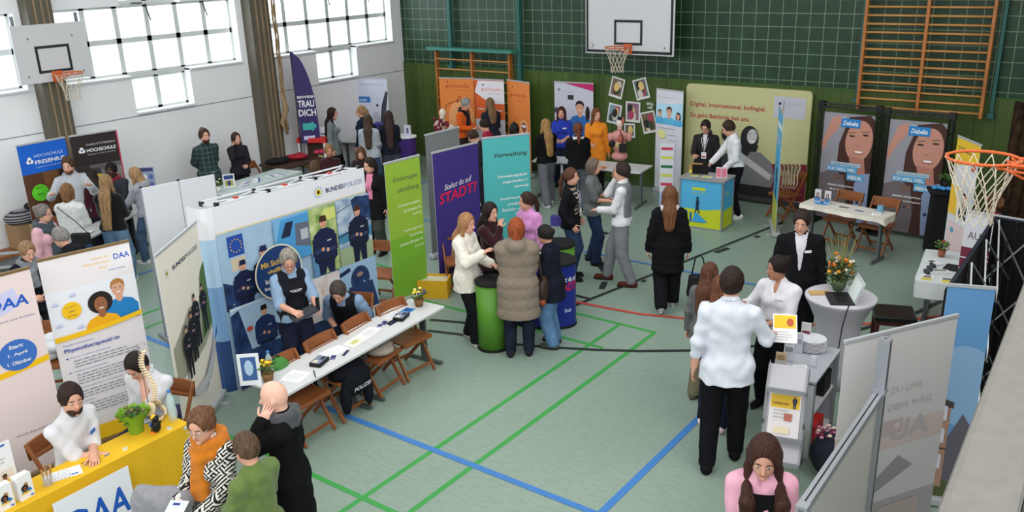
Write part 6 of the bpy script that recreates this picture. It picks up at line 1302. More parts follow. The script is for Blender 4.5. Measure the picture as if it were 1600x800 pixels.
def art_dig(a):
    w, h = a.w, a.h; tx = C(165, 55, 60); a.text('Digital, international, kollegial.', w*.04, h*.79, w*.62, .105, tx, True); a.text('So geht Behörde bei uns.', w*.04, h*.69, w*.50, .105, tx, True)
    a.rect(w*.72, h*.76, w*.96, h*.94, C(185, 185, 196)); a.ell(w*.765, h*.88, .028, .028, C(40, 50, 90), 8); a.rect(w*.793, h*.84, w*.797, h*.91, BLK); a.rect(w*.793, h*.82, w*.797, h*.84, C(200, 50, 40)); a.rect(w*.793, h*.79, w*.797, h*.82, C(220, 180, 60)); a.text('Bundesverwaltungsamt', w*.81, h*.88, w*.12, .018, GRY); a.text('im Verbund', w*.81, h*.855, w*.06, .018, GRY)
    a.clip = (0, 0, w, h*.75); mar = C(120, 30, 50); a.poly([(w*.35, h*.10), (w*.35, h*.38), (w*.62, h*.34), (w, h*.38), (w, h*.05), (w*.45, h*.02)], mar); g1, g2, dk = C(120, 120, 124), C(190, 188, 188), C(32, 32, 34)
    a.poly([(w*.46, h*.52), (w*.44, h*.30), (w*.54, h*.22), (w*.62, h*.50)], dk); a.ell(w*.545, h*.56, .17, .22, dk); a.poly([(w*.47, h*.10), (w*.50, h*.34), (w*.56, h*.44), (w*.64, h*.44), (w*.73, h*.36), (w*.76, h*.24), (w*.72, h*.06)], g1); a.ell(w*.565, h*.575, .095, .135, g2, 24, -.1); a.ell(w*.57, h*.53, .05, .018, WHITE, 10); a.ell(w*.545, h*.60, .014, .008, dk, 8); a.ell(w*.59, h*.602, .014, .008, dk, 8); a.poly([(w*.50, h*.30), (w*.52, h*.48), (w*.46, h*.50), (w*.45, h*.28)], dk); a.poly([(w*.47, h*.36), (w*.72, h*.20), (w*.74, h*.25), (w*.49, h*.42)], g2); a.poly([(w*.44, h*.02), (w*.42, h*.14), (w*.74, h*.14), (w*.76, h*.02)], dk)
    a.ell(w*.20, h*.56, .09, .11, dk); a.ell(w*.20, h*.53, .07, .10, g2); a.ell(w*.36, h*.58, .11, .14, dk); a.ell(w*.36, h*.66, .045, .045, dk); a.poly([(w*.14, h*.05), (w*.12, h*.40), (w*.20, h*.46), (w*.30, h*.40), (w*.45, h*.40), (w*.44, h*.05)], C(70, 70, 74)); a.poly([(0, 0), (0, h*.04), (w, h*.04), (w, 0)], C(60, 60, 64)); a.clip = (0, 0, w, h)
dR = Vector((9.78, -.50, 0)); dL = at(1073, 130, 2.12)
flatwall((at(1073, 130, 2.10).x, at(1073, 130, 2.10).y), (at(1270, 143, 2.10).x, at(1270, 143, 2.10).y), 2.10, .05, 'display_wall', 'large beige display wall with red lettering and laughing woman in grey print', C(190, 187, 138), art_dig, 'display wall')
q1, q2, q3 = at(1060, 353, 0), at(1127, 363, 0), at(1141, 350, 0)
dd_ = (q2-q1).normalized(); rzc = math.atan2(dd_.y, dd_.x); cw = (q2-q1).length; cdp = .50; nn_ = Vector((-dd_.y, dd_.x, 0)); cc_ = (q1+q2)/2+nn_*cdp/2
e = empty('promotion_counter', (cc_.x, cc_.y, 0), rzc, 'blue and yellow-green counter with pictograms in front of the two young men', 'counter'); CHh = .86
m = MB(); m.box((0, 0, CHh/2), (cw-.03, cdp-.03, CHh-.06), C(70, 160, 205)); sb_, sy_ = C(80, 170, 215), C(195, 205, 40)
for M_, w_ in ((Matrix.Translation((-cw/2+.015, -cdp/2+.012, .03)), cw-.03), (Matrix.Translation((cw/2-.012, -cdp/2+.015, .03))@Matrix.Rotation(PI/2, 4, 'Z'), cdp-.03)):
    a = Art(w_, CHh-.06, M=M_); h_ = a.h; a.rect(0, 0, w_, h_, sb_); a.rect(0, 0, w_, h_*.38, sy_)
    if w_ > .55: a.poly([(0, h_*.28), (w_, h_*.44), (w_, h_*.2), (0, h_*.2)], sy_)
    a.line((w_*.28, h_*.82), (w_*.55, h_*.82), .05, sy_) if w_ > .55 else a.text('BVA', w_*.3, h_*.7, w_*.3, .05, sy_, True)
    if w_ > .55:
        a.poly([(w_*.55, h_*.86), (w_*.62, h_*.82), (w_*.55, h_*.78)], sy_); a.text('BEST PLACE', w_*.26, h_*.72, w_*.34, .025, sy_)
        for i in range(5): a.rect(w_*(.14+.10*i), h_*.10, w_*(.19+.10*i), h_*(.34-.04*i), C(20, 90, 160) if i % 2 else C(60, 160, 210))
        a.ell(w_*.42, h_*.62, .022, .03, C(20, 40, 70)); a.poly([(w_*.38, h_*.36), (w_*.39, h_*.58), (w_*.46, h_*.58), (w_*.45, h_*.36)], C(20, 40, 70)); a.line((w_*.40, h_*.40), (w_*.36, h_*.30), .02, C(20, 40, 70)); a.line((w_*.44, h_*.40), (w_*.47, h_*.30), .02, C(20, 40, 70)); a.poly([(w_*.3, h_*.10), (w_*.38, h_*.33), (w_*.68, h_*.12)], C(60, 160, 215))
    artinto(m, a)
m.build('wrap', e)
for x in (-1, 1):
    for y in (-1, 1): m = MB(); m.box((x*(cw/2-.01), y*(cdp/2-.01), CHh/2-.01), (.028, .028, CHh-.03), ALU); m.build('post', e)
m = MB(); m.box((0, 0, CHh-.012), (cw+.03, cdp+.03, .028), C(150, 150, 150, .3)); m.build('top', e); m = MB(); m.box((0, 0, .015), (cw, cdp, .03), ALU); m.build('base_rail', e)
def cp(x, y, z=CHh+.003): return Vector((cc_.x+dd_.x*x+nn_.x*y, cc_.y+dd_.y*x+nn_.y*y, z))
for i, (x, y) in enumerate(((.22, -.05), (.30, -.02))): m = MB(); m.box((0, 0, .09), (.09, .02, .18), C(225, 200, 208)); m.box((0, -.011, .09), (.07, .003, .14), C(215, 120, 140)); item('pink_leaflet_card', m, cp(x, y), rzc+.3*i, ['pink standing leaflet at the right of the promotion counter', 'second pink leaflet behind the first on the promotion counter'][i], 'leaflet')
m = MB(); m.box((0, 0, .07), (.20, .14, .14), C(170, 130, 80)); m.box((.02, -.05, .03), (.22, .16, .05), C(225, 205, 70)); item('leaflet_carton', m, cp(-.28, .18), rzc+.2, 'brown carton with yellow leaflets at the left of the promotion counter', 'box')
sheetdoc(cp(.02, -.08), rzc, .18, .12, lambda a: a.rect(.01, .01, .17, .11, C(205, 210, 120)), 'yellowish leaflets in the middle of the promotion counter', 'leaflet', 'paper'); sheetdoc(cp(-.18, -.1), rzc+.2, .14, .1, lambda a: a.rect(0, 0, .14, .1, C(200, 205, 110)), 'small yellow leaflet at the left of the promotion counter', 'leaflet', 'paper')
e = empty('laptop', cp(-.18, .14), rzc+PI+.3, 'small dark laptop standing open on the promotion counter', 'laptop'); m = MB(); m.box((0, 0, .008), (.26, .18, .014), BLK); m.build('keyboard_base', e); m = MB(); m.bar((0, .09, .01), (0, .13, .17), .26, .008, BLK, up=(0, 1, 0)); m.build('screen', e)
# slim blue banner seen edge-on
def art_bs(a):
    w, h = a.w, a.h; a.rect(0, 0, w, h, C(85, 175, 215)); a.rect(0, 0, w, h*.25, C(200, 205, 90)); a.rect(w*.1, h*.85, w*.9, h*.9, WHITE); a.figure(w*.5, h*.25, .6, C(30, 60, 90), SK); a.para(w*.1, h*.8, w*.8, 4, .05, WHITE, .02)
bsA = at(1213, 172, HB)
rollup((bsA.x-.06, bsA.y+.28), (bsA.x+.27, bsA.y-.42), HB, art_bs, 'narrow light blue and yellow banner standing almost edge-on beside the beige wall')
# ------------------------------------------------------------------ insurance posters in black truss frames
def art_deb(a):
    w, h = a.w, a.h; a.rect(0, 0, w, h, C(150, 148, 158)); sk1 = C(196, 140, 122); hr = C(70, 40, 34)
    a.poly([(w*.30, h*.15), (w*.34, h*.72), (w*.50, h*.97), (w*.9, h), (w, h*.95), (w, h*.15)], hr); a.poly([(w*.0, h*.72), (w*.16, h*.95), (w*.32, h*.98), (w*.30, h*.86), (w*.14, h*.76), (w*.02, h*.62)], sk1); a.ell(w*.28, h*.92, .09, .07, sk1)
    a.ell(w*.72, h*.76, w*.26, h*.19, sk1, 30, -.12); a.poly([(w*.55, h*.62), (w*.85, h*.60), (w*.9, h*.45), (w*.62, h*.45)], C(180, 122, 106))
    for x, y in ((.58, .80), (.84, .82)): a.ell(w*x, h*y, .05, .016, C(60, 35, 35), 12); a.line((w*(x-.08), h*(y+.025)), (w*(x+.07), h*(y+.035)), .010, C(70, 42, 38))
    a.ell(w*.73, h*.655, .085, .028, C(165, 75, 80), 14); a.ell(w*.73, h*.66, .07, .018, C(240, 236, 234), 14); a.ell(w*.72, h*.72, .03, .012, C(176, 115, 102), 8)
    a.poly([(0, 0), (0, h*.42), (w*.3, h*.48), (w*.5, h*.40), (w*.6, h*.1), (w*.6, 0)], C(110, 100, 104)); a.poly([(w*.72, 0), (w*.66, h*.3), (w*.78, h*.45), (w, h*.48), (w, 0)], C(140, 155, 190)); a.poly([(w*.55, 0), (w*.58, h*.25), (w*.7, h*.4), (w*.74, h*.1), (w*.76, 0)], hr); a.ell(w*.80, h*.19, .03, .03, C(50, 60, 100), 10)
    a.rect(w*.35, h*.875, w*.72, h*.955, C(40, 130, 200)); a.text('Debeka', w*.39, h*.893, w*.29, .075, WHITE, True, .2); a.rect(w*.35, h*.96, w*.45, h*.965, WHITE)
    a.rect(w*.22, h*.515, w*.80, h*.55, C(170, 195, 212)); a.text('WARUM DURCHSCHNITT?', w*.25, h*.522, w*.52, .022, C(90, 120, 150), True); a.rect(w*.15, h*.46, w*.74, h*.515, C(90, 165, 212)); a.text('ICH WILL VIEL', w*.17, h*.468, w*.54, .055, WHITE, True); a.rect(w*.55, h*.39, w*.88, h*.455, C(90, 165, 212)); a.text('MEHR.', w*.58, h*.40, w*.28, .06, WHITE, True); a.rect(w*.32, h*.385, w*.50, h*.43, C(115, 90, 80))
    a.text('debeka.de/karriere', w*.18, h*.32, w*.52, .035, WHITE, True); a.text('Mein Arbeitgeber', w*.24, h*.275, w*.48, .035, WHITE, True)
    for i, cc in enumerate(((60, 130, 200), (210, 60, 80), (80, 150, 210), (60, 50, 55), (220, 120, 60), (70, 100, 170))): a.ell(w*(.2+.075*i), h*.235, .016, .016, C(*cc), 10)
def truss_frame(A, B, h, label, name='advertising_stand'):
    (c_, r_, w_) = ab(A, B); e = empty(name, (c_[0], c_[1], 0), r_, label, 'advertising stand', 'advertising posters in black truss frames'); t = .085
    for x in (-w_/2+t/2, w_/2-t/2):
        m = MB()
        for dx in (-t/2+.008, t/2-.008):
            for dy in (-t/2, t/2): m.tube([(x+dx, dy, .03), (x+dx, dy, h)], .009, DARKM, 6)
        n = int(h/.16)
        for i in range(n): z = .05+i*(h-.1)/n; q = -1 if i % 2 else 1; m.tube([(x-q*t/2, -t/2, z), (x+q*t/2, -t/2, z+(h-.1)/n)], .006, DARKM, 5); m.tube([(x-q*t/2, t/2, z), (x+q*t/2, t/2, z+(h-.1)/n)], .006, DARKM, 5)
        m.box((x, .0, .015), (.24, .42, .03), DARKM); m.box((x, 0, h-.02), (.10, .10, .10), DARKM); m.build('truss_post', e)
    m = MB()
    for z in (h-.06, h):
        for dy in (-t/2, t/2): m.tube([(-w_/2, dy, z), (w_/2, dy, z)], .009, DARKM, 6)
    for i in range(8): x = -w_/2+i*w_/8; m.tube([(x, -t/2, h-.06 if i % 2 else h), (x+w_/8, -t/2, h if i % 2 else h-.06)], .006, DARKM, 5)
    m.build('truss_beam', e); m = MB()
    pw_, ph_ = w_-2*t-.02, h-.22; m.box((0, .02, .08+ph_/2), (pw_, .02, ph_), C(40, 40, 44)); a = Art(pw_, ph_, M=Matrix.Translation((-pw_/2, .009, .08)), step=.0005); art_deb(a); artinto(m, a); m.build('poster', e); return e
HD = 1.93
truss_frame(Vector((9.90, -.42, 0)), Vector((10.82, -.42, 0)), HD, 'left of the two smiling-woman posters in black truss frames') if False else truss_frame(at(1281, 160, 2.0), at(1380, 169, 2.0), 2.0, 'left of the two smiling-woman posters in black truss frames')
truss_frame(at(1383, 171, 2.0), at(1494, 180, 2.0), 2.0, 'right of the two smiling-woman posters in black truss frames')
# table with two chairs in front of the posters
f0, f1, f2 = at(1251, 318, .72), at(1388, 349, .72), at(1394, 330, .72)
d_ = (at(1382, 343, .72)-f0).normalized(); L_ = 1.28; rz_ = math.atan2(d_.y, d_.x); n_ = Vector((-d_.y, d_.x, 0)); c_ = f0+d_*L_/2+n_*.20
table(c_, rz_, L_, .42, .71, 'narrow white-topped table in front of the smiling-woman posters'); tcloth(c_, rz_, L_+.01, .42, .715, C(222, 216, 204, .8), (.06, .10, .05, .06), 'white paper cloth with creased edge on the narrow table before the posters')
def dt(u, v, z=.723): q = f0+d_*u+n_*v; return Vector((q.x, q.y, z))
m = MB(); m.prism(oval(.13, .10), 0, .004, C(60, 140, 205)); item('blue_mat', m, dt(.24, .22), 0, 'round blue mat under the two photo cards on the narrow table', 'mat')
for i in range(2): m = MB(); m.box((0, 0, .10), (.095, .03, .20), C(205, 205, 212)); a = Art(.095, .2, M=Matrix.Translation((-.0475, -.016, 0))); a.bust(.047, .13, .02, SK, C(60, 40, 34), C(90, 110, 150), 'long', (0, .03, .095, .19)); a.rect(.01, .02, .085, .05, C(70, 140, 200)); artinto(m, a); item('card_holder', m, dt(.16+.16*i, .22, .7275), rz_, ['left photo card with woman on the narrow table', 'right photo card with woman on the narrow table'][i], 'display card')
sheetdoc(dt(.60, .2), rz_+.1, .20, .12, lambda a: a.rect(.02, .02, .17, .1, C(120, 110, 110)), 'grey printed brochure in the middle of the narrow table'); sheetdoc(dt(.86, .16), rz_-.1, .20, .12, lambda a: a.rect(.02, .02, .17, .1, C(130, 135, 150)), 'blue-grey printed brochure right of the middle of the narrow table')
m = MB(); m.cyl((0, 0, 0), .045, .10, C(120, 170, 205), 14); item('blue_cup', m, dt(1.10, .30), 0, 'small blue tin near the right end of the narrow table', 'cup'); m = MB(); m.box((0, 0, .02), (.12, .05, .04), C(235, 235, 235)); o = item('white_dispenser', m, dt(1.13, .12), .8, 'white dispenser at the right end of the narrow table', 'dispenser')
fd = math.degrees(math.atan2(-n_.y, -n_.x)); p_ = dt(.38, .60); chair(p_.x, p_.y, fd, 'left wooden folding chair behind the narrow table, before the posters'); p_ = dt(.95, .60); chair(p_.x, p_.y, fd, 'right wooden folding chair behind the narrow table, holding papers')
m = MB(); m.box((0, 0, .02), (.24, .20, .03), C(190, 190, 200)); m.box((.02, .01, .045), (.20, .16, .02), C(130, 60, 70)); item('magazine_pile', m, (p_.x, p_.y, .447), rz_, 'pile of magazines on the right folding chair behind the narrow table', 'magazines')
p_ = at(1240, 332, .2); chair(p_.x-.25, p_.y+.25, fd-20, 'wooden folding chair loaded with cotton bags beside the blue edge-on banner')
bq = at(1232, 272, .78); e = empty('cotton_bags', (p_.x-.25, p_.y+.25, 0), .4, 'bunch of beige cotton bags with long handles hanging on the chair', 'bags'); cbm = mat('unbleached_cotton', (.72, .66, .54), .95, bump=.4, bscale=30)
m = MB(); 
for i in range(7): m.box((0, 0, 0), (.03, .26, .16), cbm, M=Matrix.Translation((-.17+.055*i, -.20+.01*(i % 3), .90))@Matrix.Rotation(.12*(i-3), 4, 'Y'))
m.build('folded_cloth', e, bevel=.01); m = MB()
for i in range(6): x = -.12+.045*i; m.tube([(x, -.32, .92), (x-.02, -.36, .72), (x+.01, -.35, .60), (x+.05, -.35, .70), (x+.04, -.32, .92)], .012, cbm, 6)
m.build('handles', e, True)
pb = at(1462, 395, 0); e = empty('black_podium', (pb.x, pb.y, 0), .35, 'black draped high table with blue giveaways before the right poster', 'stand'); m = MB(); m.box((0, 0, .48), (.34, .34, .94), C(16, 16, 18, .9), taper=.9); m.build('column', e, bevel=.02); m = MB(); m.box((0, 0, .965), (.42, .40, .03), BLK); m.build('top', e)
for i in range(5): m = MB(); m.ell((0, 0, .03), (.045, .04, .03), C(70, 150, 210)); item('blue_giveaway', m, (pb.x-.12+.06*i, pb.y-.05+.03*(i % 2), .982), 0, 'small shiny blue giveaways in a row on the black stand', 'giveaway', 'blue giveaways on the black stand', smooth=True)
plant_pot((pb.x-.02, pb.y+.13, .982), 'small leafy plant behind the blue giveaways on the black stand', [(70, 110, 60)], pot=(30, 30, 32), spread=.12, n=20, r=.04)
m = MB(); m.box((0, 0, .28), (.8, .5, .56), C(15, 15, 17, .9)); item('black_cloth_table', m, (pb.x+.42, pb.y+.55, 0), .1, 'dark cloth-covered low table right of the posters', 'table', bevel=.03)
# ------------------------------------------------------------------ right-hand stands
def art_y(a):
    w, h = a.w, a.h; a.rect(0, 0, w, h, C(215, 215, 222)); a.poly([(0, h*.80), (0, h), (w, h), (w, h*.86)], C(230, 190, 50)); a.para(w*.1, h*.93, w*.7, 2, .035, C(90, 80, 50), .015); a.rect(0, h*.45, w*.35, h*.66, C(235, 190, 60)); a.rect(w*.35, h*.45, w, h*.68, C(190, 198, 208)); a.bust(w*.65, h*.60, .06, SK, BLK, C(60, 66, 80), 'short', (0, h*.45, w, h*.68)); a.rect(w*.1, h*.1, w*.9, h*.4, C(222, 200, 200)); a.ell(w*.3, h*.34, .05, .04, C(90, 160, 190)); a.ell(w*.85, h*.83, .06, .04, C(190, 60, 50))
rollup(at(1497, 213, HB), at(1533, 228, HB), HB, art_y, 'white roll-up banner with yellow head behind the orange basketball ring')
v0_, v1_ = at(1510, 330, 1.62), at(1558, 338, 1.62)
def art_a(a):
    w, h = a.w, a.h; a.rect(0, 0, w, h, C(206, 206, 214)); a.text('AUSBILDUNG', w*.08, h*.80, w*.95, .085, C(80, 50, 62)); 
    for i in range(4): a.rect(0, h*(.66-.085*i), w, h*(.735-.085*i), C(112, 42, 62)); a.text(['Pflege', 'Medizin', 'Technik', 'Verwaltung'][i], w*.2, h*(.68-.085*i), w*.45, .035, C(225, 215, 220))
rollup(v0_, (v0_.x+.62, v0_.y-.10), 1.62, art_a, 'white and burgundy training banner beside the aluminium display frame')
# table with yellow brochures
g0 = at(1432, 438, .71); g1_ = at(1480, 447, .71); e0 = at(1478, 372, .71)
d_ = Vector((.98, .12, 0)).normalized(); n_ = Vector((-d_.y, d_.x, 0)); rz_ = math.atan2(d_.y, d_.x); c_ = g0+d_*.33+n_*.62; table(c_, rz_, .68, 1.25, .70, 'white-clothed table with yellow brochures beside the blue sky banner', legs=True); tcloth(c_, rz_, .68, 1.25, .705, wcl, (.20, .1, .1, .12), 'white cloth hanging over the end of the yellow brochure table')
def rt(u, v, z=.714): q = g0+d_*u+n_*v; return Vector((q.x, q.y, z))
for i, (u, v, w_, h_, cc, lb) in enumerate(((.10, .12, .14, .20, (205, 190, 90), 'yellow-edged brochure at the front corner of the brochure table'), (.32, .12, .16, .2, (225, 205, 80), 'bright yellow brochure at the front of the brochure table'), (.22, .42, .2, .15, (215, 215, 205), 'white brochure with yellow dots on the brochure table'), (.50, .20, .12, .2, (225, 215, 140), 'pale yellow leaflet near the burgundy banner'), (.12, .72, .14, .2, (225, 225, 230), 'white leaflet further back on the brochure table'))):
    sheetdoc(rt(u, v, .714+.001*i), rz_+.2*i, w_, h_, lambda a, cc=cc: (a.rect(.01, .01, a.w-.01, a.h*.5, C(*cc)), a.rect(.03, a.h*.55, a.w-.03, a.h*.85, C(110, 105, 110))), lb)
m = MB(); m.box((0, 0, .01), (.30, .20, .02), C(30, 30, 34)); item('laptop_closed', m, rt(.40, .58), rz_-.2, 'closed dark laptop on the brochure table', 'laptop')
for i in range(3): m = MB(); m.box((0, 0, .02), (.03, .11, .04), C(60, 60, 70)); item('stapler', m, rt(.08+.02*i, .28+.14*i), rz_+.5, 'small dark objects in a line along the brochure table', 'office item', 'dark objects on the brochure table')
bottle(rt(.42, .90), 'clear water bottle at the back of the brochure table'); plant_pot(rt(.18, 1.0, .714), 'small green plant with red blossom at the back of the brochure table', [(190, 50, 50), (90, 120, 60)], pot=(150, 90, 60), spread=.09, r=.05)
# stool
sq = at(1397, 488, .56); e = empty('stool', (sq.x, sq.y, 0), .35, 'low stool with black padded seat and dark red-brown legs', 'stool'); m = MB(); m.box((0, 0, .545), (.44, .40, .07), mat('black_leather', (.06, .06, .065), .3, spec=.5)); m.build('seat', e, bevel=.02)
m = MB(); m.box((0, 0, .49), (.40, .36, .05), C(75, 35, 28)); m.build('apron', e)
for x in (-1, 1):
    for y in (-1, 1): m = MB(); m.box((x*.18, y*.16, .24), (.045, .045, .47), C(75, 35, 28)); m.build('leg', e)
# bistro table with stretch cover, laptop, flowers
bt = at(1314, 462, .97); br = .36; e = empty('bistro_table', (bt.x, bt.y, 0), 0, 'round standing table in a white stretch cover with flowers and laptop', 'table'); stretch = mat('white_stretch_cover', (.78, .77, .80), .7, bump=.15, bscale=5)
m = MB(); m.lathe([(.30, .0), (.27, .15), (.225, .40), (.215, .52), (.24, .70), (.31, .86), (br-.01, .93), (br, .955), (br, .968), (br-.02, .972), (.001, .972)], stretch, 40); m.build('stretch_cover', e, True)
m = MB()
for i in range(4): t = PI/4+i*PI/2; m.box((.24*math.cos(t), .24*math.sin(t), .015), (.12, .12, .03), C(60, 60, 62))
m.build('foot', e); BTz = .974
e = empty('laptop', (bt.x+.02, bt.y-.12, BTz), .6+PI, 'open laptop with white screen lid on the white standing table', 'laptop'); e.rotation_euler[2] = math.radians(-62)
m = MB(); m.box((0, 0, .010), (.34, .24, .016), C(42, 42, 46)); m.box((0, .02, .0185), (.30, .13, .002), BLK); m.build('keyboard_base', e, bevel=.003); m = MB(); m.bar((0, .12, .018), (0, .20, .235), .34, .010, C(205, 208, 212), up=(0, 1, 0)); a = Art(.32, .20, M=Matrix.Translation((-.16, .112, .025))@Matrix.Rotation(-.35, 4, 'X')); a.rect(0, 0, .32, .20, C(225, 235, 232)); artinto(m, a); m.build('screen', e)
m = MB(); m.box((0, 0, .008), (.22, .10, .016), C(200, 160, 105)); item('wooden_tray', m, (bt.x-.20, bt.y-.06, BTz), .6, 'light wooden tray under the flowers on the standing table', 'tray')
e = empty('flower_arrangement', (bt.x-.07, bt.y+.13, BTz), 0, 'tall bouquet of orange and white flowers with grasses on the standing table', 'flowers'); m = MB(); m.lathe([(.05, 0), (.075, .06), (.07, .12), (.06, .12)], C(70, 90, 60), 16); m.build('bowl', e, True); lf = MB(); fo = MB(); fw_ = MB(); st_ = MB(); rr_ = random.Random(11)
for i in range(150): t = rr_.uniform(0, 2*PI); q = rr_.uniform(.02, .15); z = rr_.uniform(.10, .34); lf.ell((q*math.cos(t), q*math.sin(t), z), (.034, .014, .005), [C(60, 85, 40), C(85, 105, 50), C(45, 65, 38)][i % 3], rz3(t)@ry(rr_.uniform(-1.2, .4)), 6, 4)
for i in range(26): t = rr_.uniform(0, 2*PI); q = rr_.uniform(.04, .14); z = rr_.uniform(.18, .38); (fo if i % 3 else fw_).ell((q*math.cos(t), q*math.sin(t), z), (.026, .026, .020) if i % 3 else (.018, .018, .016), [C(225, 215, 200), C(225, 120, 40), C(235, 165, 50)][i % 3], None, 9, 6)
for i in range(22): t = rr_.uniform(0, 2*PI); q = rr_.uniform(.05, .2); st_.tube([(0, 0, .12), (q*.5*math.cos(t), q*.5*math.sin(t), .32), (q*math.cos(t), q*math.sin(t), rr_.uniform(.45, .66))], [.004, .003, .0015], [C(150, 140, 70), C(110, 120, 60)][i % 2], 4)
lf.build('foliage', e, True); fo.build('orange_blossoms', e, True); fw_.build('white_blossoms', e, True); st_.build('grass_stems', e, True)
m = MB(); m.tube([(bt.x+.16, bt.y-.26, .99), (bt.x+.17, bt.y-.38, .95), (bt.x+.13, bt.y-.33, .75), (bt.x+.10, bt.y-.27, .5), (bt.x+.11, bt.y-.30, .2), (bt.x+.12, bt.y-.36, .01)], .006, BLK, 6); tag(m.build('power_cable', smooth=True), 'black cable hanging down the white standing table cover', 'cable')
# grey cabinet with plates
CZ = .80
k0, k1, k2 = at(1203, 581, CZ), at(1275, 598, CZ), at(1316, 546, CZ)
d_ = (k1-k0).normalized(); n_ = Vector((-d_.y, d_.x, 0)); L_ = (k1-k0).length; Dp = (k2-k1).length; rz_ = math.atan2(d_.y, d_.x); c_ = (k0+k1)/2+n_*Dp/2; lg_ = C(168, 170, 178, .4)
e = empty('display_cabinet', (c_.x, c_.y, 0), rz_, 'grey cabinet with open shelves carrying white plates and leaflets', 'cabinet'); m = MB(); m.box((0, 0, CZ-.012), (L_, Dp, .024), lg_); m.build('worktop', e, bevel=.003)
m = MB(); m.box((0, -Dp/2+.02, CZ/2-.02), (L_-.03, .02, CZ-.05), C(200, 200, 206)); m.box((-L_/2+.02, 0, CZ/2-.02), (.02, Dp-.03, CZ-.05), lg_); m.box((L_/2-.02, -Dp/2+.03, CZ/2), (.03, .03, CZ-.03), GRY); m.box((L_/2-.02, Dp/2-.03, CZ/2), (.03, .03, CZ-.03), GRY); m.box((0, Dp/2-.02, CZ/2-.02), (L_-.03, .02, CZ-.05), lg_); m.build('carcass', e)
for z in (.04, .42): m = MB(); m.box((0, 0, z), (L_-.05, Dp-.05, .02), C(205, 205, 210)); m.build('shelf', e)
def kp(u, v, z): q = k0+d_*u+n_*v; return Vector((q.x, q.y, z))
m = MB(); m.box((0, 0, .09), (.22, .3, .18), RED); item('red_folder_box', m, kp(L_-.14, Dp*.45, .055), rz_, 'red box on the bottom shelf of the grey cabinet', 'box'); m = MB(); m.box((0, 0, .10), (.18, .22, .2), BLK); m.box((0, .0, .21), (.1, .12, .03), C(170, 160, 140)); item('black_folder_stack', m, kp(L_-.13, Dp*.72, .435), rz_, 'dark folders stacked on the upper shelf of the grey cabinet', 'folders')
pcx, pcy = at(1270, 545, CZ)[:2]
for i in range(9):
    m = MB(); m.lathe([(.055, 0), (.075, .002), (.125, .014), (.127, .018), (.120, .018), (.07, .007), (.001, .006)], C(215, 215, 222, .25), 32); item('plate', m, (pcx, pcy-.02, CZ+.002+.0125*i), 0, ['white plate in the stack on the grey cabinet', 'topmost white plate of the stack on the grey cabinet'][i == 8], 'plate', 'white plates stacked on the grey cabinet', smooth=True)
acr = mat('clear_acrylic', (.85, .87, .9), .08, alpha=.28, spec=.7)
for i in range(4):
    q = at(1219+13*i, 577-13*i, CZ); e = empty('leaflet_rack', (q.x, q.y, CZ+.002), rz_+.15, ['brown-edged leaflet rack, leftmost of four on the grey cabinet', 'second white leaflet rack from the left on the grey cabinet', 'third white leaflet rack from the left on the grey cabinet', 'tall leaflet rack with dark red picture beside the plates'][i], 'leaflet rack', 'acrylic leaflet racks on the grey cabinet'); m = MB(); m.box((0, -.02, .05), (.10, .003, .10), acr); m.box((0, .02, .08), (.10, .003, .16), acr); m.build('holder', e); m = MB(); m.box((0, 0, .085+.01*i), (.09, .022, .16+.02*i), [C(190, 165, 130), C(215, 215, 222), C(205, 205, 212), C(200, 195, 195)][i]); m.box((0, -.012, .12), (.07, .002, .05), [C(150, 120, 90), GRY, C(150, 150, 170), C(110, 50, 60)][i]); m.build('leaflet', e)
sheetdoc(kp(L_*.5, Dp*.28, CZ+.002), rz_+.5, .12, .09, lambda a: a.rect(.02, .02, .1, .07, C(190, 190, 198)), 'white cards lying in front of the leaflet racks on the grey cabinet', 'card', 'card')
m = MB(); m.box((0, 0, .045), (.06, .05, .09), acr); m.box((0, .0, .06), (.05, .01, .10), C(215, 215, 220)); item('card_dispenser', m, kp(L_*.72, Dp*.38, CZ+.002), rz_, 'small clear business card box on the grey cabinet', 'card box')
m = MB(); m.box((0, 0, .012), (.09, .03, .024), C(50, 52, 60)); item('stapler', m, kp(L_*.62, Dp*.16, CZ+.002), rz_-.3, 'small dark stapler at the front edge of the grey cabinet', 'stapler')
# folding brochure stand
z0b = .55; bs = at(1225, 650, .62); e = empty('brochure_stand', (bs.x, bs.y, 0), math.radians(15), 'folding grey brochure stand with tilted trays in front of the grey cabinet', 'brochure stand')
def tray(yb, zb, yt_, zt, name, art_=None):
    m = MB(); w_ = .32; m.add([(-w_/2, yb, zb), (w_/2, yb, zb), (w_/2, yt_, zt), (-w_/2, yt_, zt), (-w_/2, yb+.01, zb-.012), (w_/2, yb+.01, zb-.012), (w_/2, yt_+.01, zt-.012), (-w_/2, yt_+.01, zt-.012)], [(0, 1, 2, 3), (7, 6, 5, 4), (0, 4, 5, 1), (1, 5, 6, 2), (2, 6, 7, 3), (3, 7, 4, 0)], C(178, 176, 182, .4))
    for q in (-1, 1): m.bar((q*w_/2, yb, zb), (q*w_/2, yt_, zt), .014, .03, GRY)
    m.bar((-w_/2, yb-.01, zb+.01), (w_/2, yb-.01, zb+.01), .014, .04, GRY)
    if art_:
        L_ = math.hypot(yt_-yb, zt-zb); a = Art(w_-.06, L_-.04, M=Matrix.Translation((-w_/2+.03, yb-.001, zb+.03))@Matrix.Rotation(-math.atan2(yt_-yb, zt-zb), 4, 'X')); art_(a); artinto(m, a)
    return m.build(name, e)
